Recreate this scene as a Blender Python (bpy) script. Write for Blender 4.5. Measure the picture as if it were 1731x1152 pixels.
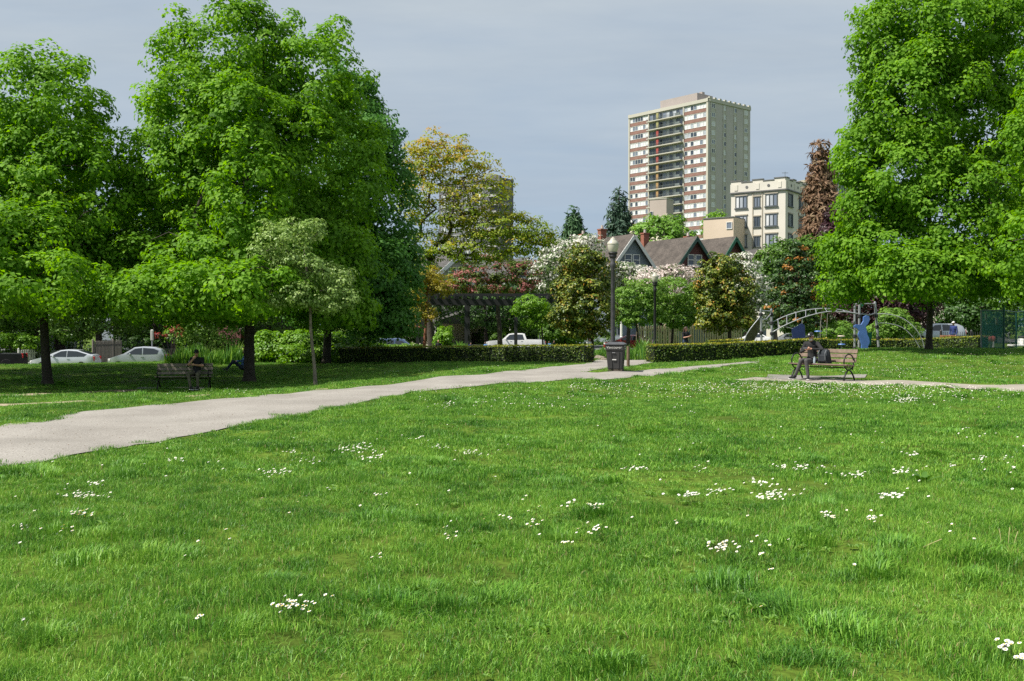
import bpy, bmesh, math, random
import numpy as np
from mathutils import Vector, Matrix, Euler
from mathutils import noise as mnoise

for o in list(bpy.data.objects):
    bpy.data.objects.remove(o)
S = bpy.context.scene
COL = S.collection
R = math.radians
rng = np.random.default_rng(7)
random.seed(7)

# ------------------------------------------------------------------ camera
CAMZ = 1.6
F = 1683.0                       # focal length in photo pixels (1731 wide)
PITCH = math.atan(26 / F)
cd = bpy.data.cameras.new('camera')
cd.lens = 35.0; cd.sensor_width = 36.0
cd.clip_start = 0.1; cd.clip_end = 3000
cam = bpy.data.objects.new('camera', cd); COL.objects.link(cam)
cam.location = (0, 0, CAMZ); cam.rotation_euler = (R(90) - PITCH, 0, 0)
S.camera = cam

# ------------------------------------------------------------------ sky, sun, exposure
SUN_EL = 54.0
SUN_DIR = Vector((-0.94, -0.34, 0)).normalized()          # horizontal direction towards the sun
SUN_DIR = (SUN_DIR * math.cos(R(SUN_EL)) + Vector((0, 0, math.sin(R(SUN_EL))))).normalized()
wd = bpy.data.worlds.new('World'); S.world = wd; wd.use_nodes = True
nt = wd.node_tree; nt.nodes.clear()
def wn(t): return nt.nodes.new(t)
sky = wn('ShaderNodeTexSky'); sky.sky_type = 'NISHITA'; sky.sun_disc = False
sky.sun_elevation = R(SUN_EL); sky.sun_rotation = math.atan2(SUN_DIR.x, SUN_DIR.y)
sky.air_density = 1.0; sky.dust_density = 1.6; sky.ozone_density = 1.2
tc = wn('ShaderNodeTexCoord'); sep = wn('ShaderNodeSeparateXYZ')
nt.links.new(tc.outputs['Generated'], sep.inputs[0])
def wmath(op, a, b=None):
    m = wn('ShaderNodeMath'); m.operation = op
    for i, v in enumerate((a, b)):
        if v is None: continue
        if isinstance(v, (int, float)): m.inputs[i].default_value = v
        else: nt.links.new(v, m.inputs[i])
    return m.outputs[0]
zc = wmath('ADD', wmath('MAXIMUM', sep.outputs[2], 0.0), 0.09)     # project the view onto a cloud deck
cx = wmath('DIVIDE', sep.outputs[0], zc); cy = wmath('DIVIDE', sep.outputs[1], zc)
cmb = wn('ShaderNodeCombineXYZ'); nt.links.new(cx, cmb.inputs[0]); nt.links.new(cy, cmb.inputs[1])
mp = wn('ShaderNodeMapping'); mp.inputs['Scale'].default_value = (0.42, 0.85, 1); mp.inputs['Rotation'].default_value = (0, 0, R(8))
nt.links.new(cmb.outputs[0], mp.inputs[0])
nz = wn('ShaderNodeTexNoise'); nz.inputs['Scale'].default_value = 1.1; nz.inputs['Detail'].default_value = 7; nz.inputs['Roughness'].default_value = 0.55; nz.inputs['Distortion'].default_value = 0.5
nt.links.new(mp.outputs[0], nz.inputs['Vector'])
nz2 = wn('ShaderNodeTexNoise'); nz2.inputs['Scale'].default_value = 2.4; nz2.inputs['Detail'].default_value = 5; nz2.inputs['Roughness'].default_value = 0.6
nt.links.new(mp.outputs[0], nz2.inputs['Vector'])
rp = wn('ShaderNodeMapRange'); rp.inputs['From Min'].default_value = 0.32; rp.inputs['From Max'].default_value = 0.60
rp.inputs['To Min'].default_value = 0.86; rp.inputs['To Max'].default_value = 1.0
nt.links.new(nz.outputs['Fac'], rp.inputs['Value'])
cr = wn('ShaderNodeValToRGB')                                        # thin grey cloud, lighter and darker streaks
cr.color_ramp.elements[0].position = 0.3; cr.color_ramp.elements[0].color = (2.9, 3.38, 3.88, 1)
cr.color_ramp.elements[1].position = 0.7; cr.color_ramp.elements[1].color = (3.55, 3.98, 4.32, 1)
nt.links.new(nz2.outputs['Fac'], cr.inputs[0])
lowb = wn('ShaderNodeMapRange'); lowb.inputs['From Min'].default_value = 0.02; lowb.inputs['From Max'].default_value = 0.30; lowb.inputs['To Min'].default_value = 1.0; lowb.inputs['To Max'].default_value = 0.0
nt.links.new(wmath('ADD', sep.outputs[2], wmath('MULTIPLY', wmath('SUBTRACT', nz.outputs['Fac'], 0.5), 0.22)), lowb.inputs['Value'])
blu = wn('ShaderNodeMix'); blu.data_type = 'RGBA'; blu.inputs['B'].default_value = (2.0, 2.8, 3.85, 1)          # thinner, bluer cloud towards the horizon
nt.links.new(wmath('MULTIPLY', lowb.outputs[0], 0.75), blu.inputs['Factor']); nt.links.new(cr.outputs[0], blu.inputs['A'])
mx = wn('ShaderNodeMix'); mx.data_type = 'RGBA'
nt.links.new(rp.outputs[0], mx.inputs['Factor']); nt.links.new(sky.outputs[0], mx.inputs['A']); nt.links.new(blu.outputs['Result'], mx.inputs['B'])
bg = wn('ShaderNodeBackground'); bg.inputs['Strength'].default_value = 0.096
nt.links.new(mx.outputs['Result'], bg.inputs['Color'])
wo = wn('ShaderNodeOutputWorld'); nt.links.new(bg.outputs[0], wo.inputs[0])

sd = bpy.data.lights.new('sun', 'SUN'); sd.energy = 4.4; sd.angle = R(0.8); sd.color = (1.0, 0.95, 0.87)
sun = bpy.data.objects.new('sun', sd); COL.objects.link(sun)
sun.location = (-60, -40, 90); sun.rotation_euler = SUN_DIR.to_track_quat('Z', 'Y').to_euler()

S.view_settings.view_transform = 'Standard'; S.view_settings.look = 'None'
S.view_settings.gamma = 1.0; S.view_settings.exposure = 0.72; S.view_settings.use_curve_mapping = False
S.render.engine = 'CYCLES'
cy_ = S.cycles
cy_.max_bounces = 8; cy_.diffuse_bounces = 5; cy_.glossy_bounces = 2; cy_.transmission_bounces = 6; cy_.transparent_max_bounces = 6
cy_.caustics_reflective = False; cy_.caustics_refractive = False
cy_.use_adaptive_sampling = True; cy_.adaptive_threshold = 0.01
cy_.use_denoising = False
S.render.use_persistent_data = False

# ------------------------------------------------------------------ helpers: projection and terrain
def W(px, py, Y):
    """world point seen at photo pixel (px, py) at depth Y"""
    u = (px - 865.5) / F; v = (576 - py) / F
    f = math.cos(PITCH) + v * math.sin(PITCH); up = v * math.cos(PITCH) - math.sin(PITCH)
    return Vector((u * Y / f, Y, CAMZ + up / f * Y))
def ss(a, b, x):
    t = np.clip((np.asarray(x, float) - a) / (b - a), 0, 1)
    return t * t * (3 - 2 * t)
_lump = [(rng.uniform(0, 6.28), rng.uniform(0, 6.28), rng.uniform(0.5, 4.0)) for _ in range(16)]
def lumps(x, y):
    z = 0
    for a, p, k in _lump:
        z = z + np.sin((x * math.cos(a) + y * math.sin(a)) * k + p) * 0.013 / (0.5 + 0.4 * k)
    return z
def street_s(x, y): return (-27 * x + 45 * y) / 52.5
def gz(x, y, lump=True):
    x = np.asarray(x, float); y = np.asarray(y, float)
    z = -0.62 * ss(-1, -11, x) * (ss(19, 34, y) - 0.55 * ss(39, 50, y))
    z = z - 0.10 * ss(24, 36, y) * ss(8, -3, x)
    z = z + 0.50 * ss(7, 18, x) * ss(31, 44, y) * (1 - 0.9 * ss(46, 53, y))
    s = street_s(x, y)
    z = z - 1.25 * ss(54, 73, s) * ss(20, -20, x) - 0.75 * ss(50, 78, s) * (1 - ss(20, -20, x))
    if lump: z = z + lumps(x, y) * (1 - ss(30, 45, y))
    return z
def G(x, y): return float(gz(x, y))
def on_ground_many(px, py):
    """first ground point under each photo pixel (vectorised)"""
    px = np.asarray(px, float); py = np.asarray(py, float)
    u = (px - 865.5) / F; v = (576 - py) / F; f = math.cos(PITCH) + v * math.sin(PITCH)
    dx = u / f; dz = (v * math.cos(PITCH) - math.sin(PITCH)) / f
    Ys = 2.0 * 1.02 ** np.arange(0, 220); T = Ys[None, :]
    hit = CAMZ + dz[:, None] * T < gz(dx[:, None] * T, T + 0 * dx[:, None]); k = np.where(hit.any(1), hit.argmax(1), len(Ys) - 1)
    hi = Ys[k]; lo = Ys[np.maximum(k - 1, 0)]
    for _ in range(22):
        m = (lo + hi) / 2; below = CAMZ + dz * m < gz(dx * m, m)
        hi = np.where(below, m, hi); lo = np.where(below, lo, m)
    return np.stack([dx * hi, hi, gz(dx * hi, hi)], -1)
def on_ground(px, py): return Vector(on_ground_many([px], [py])[0])
def at(px, Y):
    """ground point in the column of photo pixel px at depth Y"""
    x = (px - 865.5) / F * Y
    return Vector((x, Y, G(x, Y)))

# ------------------------------------------------------------------ helpers: materials
MATS = {}
def nodes(name):
    m = bpy.data.materials.new(name); m.use_nodes = True
    t = m.node_tree; t.nodes.clear()
    return m, t
def mat(name, rgb, rough=0.7, var=0.18, scale=3.0, bump=0.0, bscale=40.0, metal=0.0, spec=0.4, rgb2=None, coat=0.0, detail=4):
    """principled with a noise-driven colour variation and fine relief"""
    if name in MATS: return MATS[name]
    m, t = nodes(name); N = t.nodes.new; L = t.links.new
    out = N('ShaderNodeOutputMaterial'); p = N('ShaderNodeBsdfPrincipled')
    p.inputs['Roughness'].default_value = rough; p.inputs['Metallic'].default_value = metal
    p.inputs['Specular IOR Level'].default_value = spec; p.inputs['Coat Weight'].default_value = coat
    tcn = N('ShaderNodeTexCoord'); nn = N('ShaderNodeTexNoise'); nn.inputs['Scale'].default_value = scale; nn.inputs['Detail'].default_value = detail
    L(tcn.outputs['Object'], nn.inputs['Vector'])
    r = N('ShaderNodeValToRGB'); c2 = rgb2 or tuple(min(1, c * (1 + var)) for c in rgb); c1 = tuple(c * (1 - var) for c in rgb) if rgb2 is None else rgb
    r.color_ramp.elements[0].position = 0.3; r.color_ramp.elements[0].color = (*c1, 1)
    r.color_ramp.elements[1].position = 0.7; r.color_ramp.elements[1].color = (*c2, 1)
    L(nn.outputs['Fac'], r.inputs[0]); L(r.outputs[0], p.inputs['Base Color'])
    if bump > 0:
        n2 = N('ShaderNodeTexNoise'); n2.inputs['Scale'].default_value = bscale; n2.inputs['Detail'].default_value = 6
        L(tcn.outputs['Object'], n2.inputs['Vector'])
        b = N('ShaderNodeBump'); b.inputs['Strength'].default_value = bump; b.inputs['Distance'].default_value = 0.03
        L(n2.outputs['Fac'], b.inputs['Height']); L(b.outputs[0], p.inputs['Normal'])
    L(p.outputs[0], out.inputs[0]); MATS[name] = m
    return m
def leafmat(name, cols, rough=0.45, trans=0.35, spec=0.35, pos=None):
    """leaf: colour from the per-leaf 'tint' attribute, light passes through the blade"""
    if name in MATS: return MATS[name]
    m, t = nodes(name); N = t.nodes.new; L = t.links.new
    out = N('ShaderNodeOutputMaterial'); p = N('ShaderNodeBsdfPrincipled'); tr = N('ShaderNodeBsdfTranslucent')
    p.inputs['Roughness'].default_value = rough; p.inputs['Specular IOR Level'].default_value = spec
    a = N('ShaderNodeAttribute'); a.attribute_name = 'tint'
    r = N('ShaderNodeValToRGB'); e = r.color_ramp.elements
    while len(e) < len(cols): e.new(0.5)
    for i, c in enumerate(cols):
        e[i].position = pos[i] if pos else i / (len(cols) - 1)
        e[i].color = (*c, 1)
    L(a.outputs['Fac'], r.inputs[0]); L(r.outputs[0], p.inputs['Base Color'])
    hs = N('ShaderNodeHueSaturation'); hs.inputs['Saturation'].default_value = 1.1; hs.inputs['Value'].default_value = 1.25; hs.inputs['Hue'].default_value = 0.497
    L(r.outputs[0], hs.inputs['Color']); L(hs.outputs[0], tr.inputs[0])
    mx = N('ShaderNodeMixShader'); mx.inputs[0].default_value = trans
    L(p.outputs[0], mx.inputs[1]); L(tr.outputs[0], mx.inputs[2]); L(mx.outputs[0], out.inputs[0])
    MATS[name] = m
    return m
def glassmat(name, rgb=(0.03, 0.04, 0.05), rough=0.06):
    if name in MATS: return MATS[name]
    m, t = nodes(name); N = t.nodes.new
    out = N('ShaderNodeOutputMaterial'); p = N('ShaderNodeBsdfPrincipled')
    p.inputs['Base Color'].default_value = (*rgb, 1); p.inputs['Roughness'].default_value = rough; p.inputs['Specular IOR Level'].default_value = 0.8
    t.links.new(p.outputs[0], out.inputs[0]); MATS[name] = m
    return m

# ------------------------------------------------------------------ helpers: meshes
class MB:
    def __init__(s): s.v = []; s.f = []; s.m = []; s.mi = 0
    def add(s, vs, fs):
        o = len(s.v); s.v += [tuple(v) for v in vs]; s.f += [tuple(i + o for i in f) for f in fs]; s.m += [s.mi] * len(fs)
        return s
    def box(s, c, d, rot=None):
        x, y, z = d[0] / 2, d[1] / 2, d[2] / 2
        vs = [Vector(p) for p in ((-x, -y, -z), (x, -y, -z), (x, y, -z), (-x, y, -z), (-x, -y, z), (x, -y, z), (x, y, z), (-x, y, z))]
        if rot is not None: vs = [rot @ v for v in vs]
        c = Vector(c)
        return s.add([v + c for v in vs], [(0, 3, 2, 1), (4, 5, 6, 7), (0, 1, 5, 4), (1, 2, 6, 5), (2, 3, 7, 6), (3, 0, 4, 7)])
    def bar(s, a, b, w, h=None, up=(0, 0, 1)):
        """square bar between two points"""
        a = Vector(a); b = Vector(b); h = h or w; d = (b - a); n = d.normalized()
        u = Vector(up)
        if abs(n.dot(u)) > 0.98: u = Vector((0, 1, 0))
        x = n.cross(u).normalized(); y = x.cross(n).normalized()
        vs = []
        for p in (a, b):
            vs += [p - x * w / 2 - y * h / 2, p + x * w / 2 - y * h / 2, p + x * w / 2 + y * h / 2, p - x * w / 2 + y * h / 2]
        return s.add(vs, [(0, 1, 2, 3), (7, 6, 5, 4), (0, 4, 5, 1), (1, 5, 6, 2), (2, 6, 7, 3), (3, 7, 4, 0)])
    def tube(s, pts, rad, n=8, cap=True):
        pts = [Vector(p) for p in pts]
        if isinstance(rad, (int, float)): rad = [rad] * len(pts)
        ref = Vector((0, 0, 1)); vs = []; fs = []; px = None
        for i, p in enumerate(pts):
            d = (pts[min(i + 1, len(pts) - 1)] - pts[max(i - 1, 0)]).normalized()
            if px is None:
                r0 = ref if abs(d.dot(ref)) < 0.95 else Vector((1, 0, 0))
                px = d.cross(r0).normalized()
            else:
                px = (px - d * px.dot(d))
                px = px.normalized() if px.length > 1e-5 else d.orthogonal().normalized()
            py = d.cross(px)
            for k in range(n):
                a = 2 * math.pi * k / n
                vs.append(p + (px * math.cos(a) + py * math.sin(a)) * rad[i])
        for i in range(len(pts) - 1):
            for k in range(n):
                fs.append((i * n + k, i * n + (k + 1) % n, (i + 1) * n + (k + 1) % n, (i + 1) * n + k))
        if cap:
            fs.append(tuple(range(n - 1, -1, -1))); e = (len(pts) - 1) * n; fs.append(tuple(range(e, e + n)))
        return s.add(vs, fs)
    def lathe(s, prof, n=16, c=(0, 0, 0)):
        c = Vector(c); vs = []; fs = []
        for r, z in prof:
            for k in range(n):
                a = 2 * math.pi * k / n; vs.append(c + Vector((r * math.cos(a), r * math.sin(a), z)))
        for i in range(len(prof) - 1):
            for k in range(n): fs.append((i * n + k, i * n + (k + 1) % n, (i + 1) * n + (k + 1) % n, (i + 1) * n + k))
        fs.append(tuple(range(n - 1, -1, -1))); e = (len(prof) - 1) * n; fs.append(tuple(range(e, e + n)))
        return s.add(vs, fs)
    def prism(s, poly, a, b):
        """extrude a list of points (Vectors) by the offset vectors a .. b"""
        a = Vector(a); b = Vector(b); n = len(poly)
        vs = [Vector(p) + a for p in poly] + [Vector(p) + b for p in poly]
        fs = [tuple(range(n - 1, -1, -1)), tuple(range(n, 2 * n))] + [(i, (i + 1) % n, n + (i + 1) % n, n + i) for i in range(n)]
        return s.add(vs, fs)
    def mesh(s, name, mats, smooth=False, bevel=0.0):
        me = bpy.data.meshes.new(name); me.from_pydata(s.v, [], s.f)
        for m in (mats if isinstance(mats, (list, tuple)) else [mats]): me.materials.append(m)
        if any(s.m): me.polygons.foreach_set('material_index', s.m)
        bm = bmesh.new(); bm.from_mesh(me); bmesh.ops.recalc_face_normals(bm, faces=bm.faces)
        if bevel > 0: bmesh.ops.bevel(bm, geom=list(bm.edges), offset=bevel, segments=1, affect='EDGES', clamp_overlap=True)
        bm.to_mesh(me); bm.free()
        if smooth:
            me.polygons.foreach_set('use_smooth', [True] * len(me.polygons))
            if smooth != 'all':
                me.set_sharp_from_angle(angle=R(40))
        return me
    def build(s, name, mats, parent=None, smooth=False, bevel=0.0):
        return link(name, s.mesh(name, mats, smooth, bevel), parent)
def link(name, me, parent=None, loc=None, rz=None):
    o = bpy.data.objects.new(name, me); COL.objects.link(o)
    if parent is not None: o.parent = parent
    if loc is not None: o.location = loc
    if rz is not None: o.rotation_euler = (0, 0, rz)
    return o
def tag(o, label, cat, group=None, kind=None):
    if label: o['label'] = label
    if cat: o['category'] = cat
    if group: o['group'] = group
    o['kind'] = kind or 'thing'
    return o
def thing(name, label, cat, loc=(0, 0, 0), rz=0.0, group=None):
    o = bpy.data.objects.new(name, None); COL.objects.link(o)
    o.empty_display_size = 0.3
    o.location = loc; o.rotation_euler = (0, 0, rz)
    return tag(o, label, cat, group)
def copy_tree(o, loc=None, rz=None, label=None, parent=None):
    c = o.copy(); COL.objects.link(c)
    if parent is not None: c.parent = parent
    if loc is not None: c.location = loc
    if rz is not None: c.rotation_euler = (0, 0, rz)
    if label: c['label'] = label
    for ch in o.children: copy_tree(ch, parent=c)
    return c
def mesh_np(name, verts, faces, mats, tint=None, smooth=False, matidx=None):
    """fast mesh from numpy arrays; faces (n,k)"""
    me = bpy.data.meshes.new(name); nv = len(verts); nf, k = faces.shape
    me.vertices.add(nv); me.vertices.foreach_set('co', np.ascontiguousarray(verts, dtype=np.float32).ravel())
    me.loops.add(nf * k); me.loops.foreach_set('vertex_index', faces.astype(np.int32).ravel())
    me.polygons.add(nf); me.polygons.foreach_set('loop_start', np.arange(0, nf * k, k, dtype=np.int32))
    for m in (mats if isinstance(mats, (list, tuple)) else [mats]): me.materials.append(m)
    if matidx is not None: me.polygons.foreach_set('material_index', matidx.astype(np.int32))
    if smooth: me.polygons.foreach_set('use_smooth', np.ones(nf, bool))
    me.update(calc_edges=True)
    if tint is not None:
        at_ = me.attributes.new('tint', 'FLOAT', 'POINT'); at_.data.foreach_set('value', np.ascontiguousarray(tint, dtype=np.float32))
    return me
# ================================================================== ground, road, paths
def ground_mat():
    m, t = nodes('lawn_soil'); N = t.nodes.new; L = t.links.new
    out = N('ShaderNodeOutputMaterial'); p = N('ShaderNodeBsdfPrincipled'); p.inputs['Roughness'].default_value = 0.95; p.inputs['Specular IOR Level'].default_value = 0.1
    g = N('ShaderNodeNewGeometry')
    n1 = N('ShaderNodeTexNoise'); n1.inputs['Scale'].default_value = 0.9; n1.inputs['Detail'].default_value = 8
    n2 = N('ShaderNodeTexNoise'); n2.inputs['Scale'].default_value = 22; n2.inputs['Detail'].default_value = 4
    L(g.outputs['Position'], n1.inputs['Vector']); L(g.outputs['Position'], n2.inputs['Vector'])
    r = N('ShaderNodeValToRGB'); r.color_ramp.elements[0].position = 0.35; r.color_ramp.elements[0].color = (0.060, 0.100, 0.014, 1)
    r.color_ramp.elements[1].position = 0.7; r.color_ramp.elements[1].color = (0.13, 0.215, 0.028, 1)
    L(n1.outputs['Fac'], r.inputs[0])
    r2 = N('ShaderNodeValToRGB'); r2.color_ramp.elements[0].position = 0.3; r2.color_ramp.elements[0].color = (0.55, 0.5, 0.4, 1); r2.color_ramp.elements[1].position = 0.7; r2.color_ramp.elements[1].color = (1.1, 1.1, 1.0, 1)
    L(n2.outputs['Fac'], r2.inputs[0])
    mm = N('ShaderNodeMix'); mm.data_type = 'RGBA'; mm.blend_type = 'MULTIPLY'; mm.inputs['Factor'].default_value = 1
    L(r.outputs[0], mm.inputs['A']); L(r2.outputs[0], mm.inputs['B']); L(mm.outputs['Result'], p.inputs['Base Color'])
    L(p.outputs[0], out.inputs[0]); return m
xs = np.concatenate([[-1600, -800, -400, -220, -140, -90, -65, -52], np.arange(-46, 46.1, 0.5), [52, 65, 90, 140, 220, 400, 800, 1600]])
ys = np.concatenate([[-300, -120, -40, -15, -6], np.arange(-2, 72.1, 0.5), np.arange(74, 140, 3.0), [150, 180, 230, 320, 500, 900, 1800]])
gx, gy = np.meshgrid(xs, ys); nx, ny = len(xs), len(ys)
gv = np.stack([gx, gy, gz(gx, gy)], -1).reshape(-1, 3)
ii = (np.arange(ny - 1)[:, None] * nx + np.arange(nx - 1)[None, :]).ravel()
gf = np.stack([ii, ii + 1, ii + nx + 1, ii + nx], -1)
ground = link('ground', mesh_np('ground', gv, gf, ground_mat(), smooth=True)); ground['kind'] = 'structure'

def inpoly(x, y, poly):
    x = np.asarray(x); y = np.asarray(y); c = np.zeros(x.shape, bool); n = len(poly); j = n - 1
    for i in range(n):
        xi, yi = poly[i]; xj, yj = poly[j]
        k = ((yi > y) != (yj > y)) & (x < (xj - xi) * (y - yi) / (yj - yi + 1e-12) + xi)
        c ^= k; j = i
    return c
def rough_edge(pts, step=0.22, amp=0.05):
    """subdivide a closed polygon and jitter it so the turf edge is ragged"""
    out = []; n = len(pts)
    for i in range(n):
        a = Vector(pts[i]); b = Vector(pts[(i + 1) % n]); k = max(1, int((b - a).length / step))
        d = (b - a); nn = Vector((-d.y, d.x)).normalized() if d.length > 0 else Vector((0, 0))
        for q in range(k):
            p = a + d * (q / k)
            w = mnoise.noise(Vector((p.x * 1.3, p.y * 1.3, 3.1))) * amp * 1.1 + mnoise.noise(Vector((p.x * 5, p.y * 5, 9.7))) * amp
            out.append(p + nn * w)
    return [(p.x, p.y) for p in out]
def sheet(name, poly, mt, off, grid=0.6, kind='structure', lump=True):
    bm = bmesh.new(); vs = [bm.verts.new((x, y, 0)) for x, y in poly]
    es = [bm.edges.new((vs[i], vs[(i + 1) % len(vs)])) for i in range(len(vs))]
    bmesh.ops.triangle_fill(bm, use_beauty=True, edges=es)
    X = [p[0] for p in poly]; Y = [p[1] for p in poly]
    for ax, lo, hi in ((0, min(X), max(X)), (1, min(Y), max(Y))):
        q = math.ceil(lo / grid) * grid
        while q < hi:
            no = (1, 0, 0) if ax == 0 else (0, 1, 0); co = (q, 0, 0) if ax == 0 else (0, q, 0)
            bmesh.ops.bisect_plane(bm, geom=bm.verts[:] + bm.edges[:] + bm.faces[:], plane_co=co, plane_no=no); q += grid
    for v in bm.verts: v.co.z = float(gz(v.co.x, v.co.y, lump)) + off
    bmesh.ops.recalc_face_normals(bm, faces=bm.faces)
    me = bpy.data.meshes.new(name); bm.to_mesh(me); bm.free(); me.materials.append(mt)
    if sum(p.normal.z for p in me.polygons) < 0: me.flip_normals()
    me.polygons.foreach_set('use_smooth', [True] * len(me.polygons))
    o = link(name, me)
    if kind: o['kind'] = kind
    return o
def gp(px, py):
    v = on_ground(px, py); return (v.x, v.y)
def gravel_mat(name, a, b, c):
    m, t = nodes(name); N = t.nodes.new; L = t.links.new
    out = N('ShaderNodeOutputMaterial'); p = N('ShaderNodeBsdfPrincipled'); p.inputs['Roughness'].default_value = 0.95; p.inputs['Specular IOR Level'].default_value = 0.15
    g = N('ShaderNodeNewGeometry')
    n1 = N('ShaderNodeTexNoise'); n1.inputs['Scale'].default_value = 0.7; n1.inputs['Detail'].default_value = 7
    n2 = N('ShaderNodeTexNoise'); n2.inputs['Scale'].default_value = 45; n2.inputs['Detail'].default_value = 5; n2.inputs['Roughness'].default_value = 0.7
    n3 = N('ShaderNodeTexVoronoi'); n3.inputs['Scale'].default_value = 60
    for n in (n1, n2, n3): L(g.outputs['Position'], n.inputs['Vector'])
    r = N('ShaderNodeValToRGB'); e = r.color_ramp.elements; e[0].position = 0.3; e[0].color = (*a, 1); e[1].position = 0.72; e[1].color = (*b, 1)
    L(n1.outputs['Fac'], r.inputs[0])
    r2 = N('ShaderNodeValToRGB'); e = r2.color_ramp.elements; e[0].position = 0.3; e[0].color = (*c, 1); e[1].position = 0.68; e[1].color = (1.12, 1.12, 1.12, 1)
    L(n2.outputs['Fac'], r2.inputs[0])
    mm = N('ShaderNodeMix'); mm.data_type = 'RGBA'; mm.blend_type = 'MULTIPLY'; mm.inputs['Factor'].default_value = 1
    L(r.outputs[0], mm.inputs['A']); L(r2.outputs[0], mm.inputs['B']); L(mm.outputs['Result'], p.inputs['Base Color'])
    b_ = N('ShaderNodeBump'); b_.inputs['Strength'].default_value = 0.5; b_.inputs['Distance'].default_value = 0.012
    L(n2.outputs['Fac'], b_.inputs['Height']); L(b_.outputs[0], p.inputs['Normal'])
    L(p.outputs[0], out.inputs[0]); return m
GRAVEL = gravel_mat('gravel', (0.275, 0.255, 0.23), (0.375, 0.352, 0.32), (0.5, 0.49, 0.47))
WORN = gravel_mat('worn_earth', (0.30, 0.24, 0.16), (0.42, 0.36, 0.27), (0.55, 0.5, 0.42))
CONC = gravel_mat('concrete', (0.22, 0.215, 0.205), (0.29, 0.285, 0.275), (0.8, 0.8, 0.8))
main_px = [(-330, 842), (-160, 815), (0, 791), (100, 775), (200, 759), (300, 741), (400, 722), (470, 708), (560, 690), (640, 675), (720, 662), (800, 654), (900, 648),
           (1000, 643), (1060, 640), (1110, 634), (1160, 628), (1220, 620), (1285, 612.5), (1262, 612), (1160, 620.5), (1075, 628), (1010, 631), (990, 629.5), (1050, 622), (1104, 613.5), (1120, 609), (1090, 606.5), (1010, 609), (985, 616.5),
           (920, 622), (860, 628), (800, 635), (700, 645), (600, 656), (500, 665), (400, 674), (300, 683), (200, 692), (100, 705), (0, 722), (-160, 742), (-330, 760)]
PATH = rough_edge([gp(*p) for p in main_px], 0.22, 0.045)
sheet('gravel_path', PATH, GRAVEL, 0.015, 0.25)
side_px = [(1228, 642), (1262, 640.5), (1310, 639), (1380, 641), (1450, 643.5), (1560, 646), (1731, 650.5), (1850, 654), (1850, 668), (1731, 663.5), (1640, 658), (1560, 654.5), (1450, 651), (1350, 647.5), (1280, 645.5)]
SIDE = rough_edge([gp(*p) for p in side_px], 0.25, 0.05)
sheet('side_path', SIDE, gravel_mat('gravel_side', (0.29, 0.265, 0.23), (0.38, 0.35, 0.30), (0.65, 0.62, 0.57)), 0.014, 0.25)
worn_px = [[(-60, 671), (0, 668), (90, 666), (160, 662.5), (232, 659), (232, 662), (160, 666), (80, 669.5), (-60, 674)],
           [(-60, 686), (0, 684), (60, 682), (150, 678), (165, 680), (90, 684), (0, 687.5), (-60, 689)],
           [(216, 674), (250, 671.5), (285, 670.5), (280, 673.5), (240, 675.5)], [(308, 670), (352, 667), (356, 669), (315, 672.5)],
           [(520, 660), (548, 657.5), (556, 659.5), (530, 662)]]
WORNS = [rough_edge([gp(*p) for p in w], 0.25, 0.05) for w in worn_px]
for w in WORNS: sheet('worn_track', w, WORN, 0.013, 0.25)

# street beyond the park
SD = Vector((45, 27, 0)).normalized(); SN = Vector((-27, 45, 0)).normalized()       # along, across (away from camera)
def SP(along, s, z=0.0):
    v = SD * along + SN * s
    return Vector((v.x, v.y, G(v.x, v.y) + z))
def strip(name, s0, s1, z0, z1, mt, a0=-140, a1=170):
    b = MB(); n = 60
    for i in range(n):
        A = a0 + (a1 - a0) * i / n; Bq = a0 + (a1 - a0) * (i + 1) / n
        p = [SP(A, s0), SP(Bq, s0), SP(Bq, s1), SP(A, s1)]
        b.add([v + Vector((0, 0, z1)) for v in p], [(0, 1, 2, 3)])
        if z1 > 0.05:
            b.add([p[0] + Vector((0, 0, z0)), p[1] + Vector((0, 0, z0)), p[1] + Vector((0, 0, z1)), p[0] + Vector((0, 0, z1))], [(0, 1, 2, 3)])
            b.add([p[3] + Vector((0, 0, z0)), p[2] + Vector((0, 0, z0)), p[2] + Vector((0, 0, z1)), p[3] + Vector((0, 0, z1))], [(3, 2, 1, 0)])
    o = b.build(name, mt); o['kind'] = 'structure'; return o
ASPH = mat('asphalt', (0.05, 0.05, 0.052), 0.9, 0.2, 2, 0.3, 60)
strip('road', 79.5, 89.5, 0, 0.02, ASPH)
strip('pavement', 76.6, 79.5, -0.1, 0.13, CONC)
strip('pavement', 89.5, 92.2, -0.1, 0.13, CONC)

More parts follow.
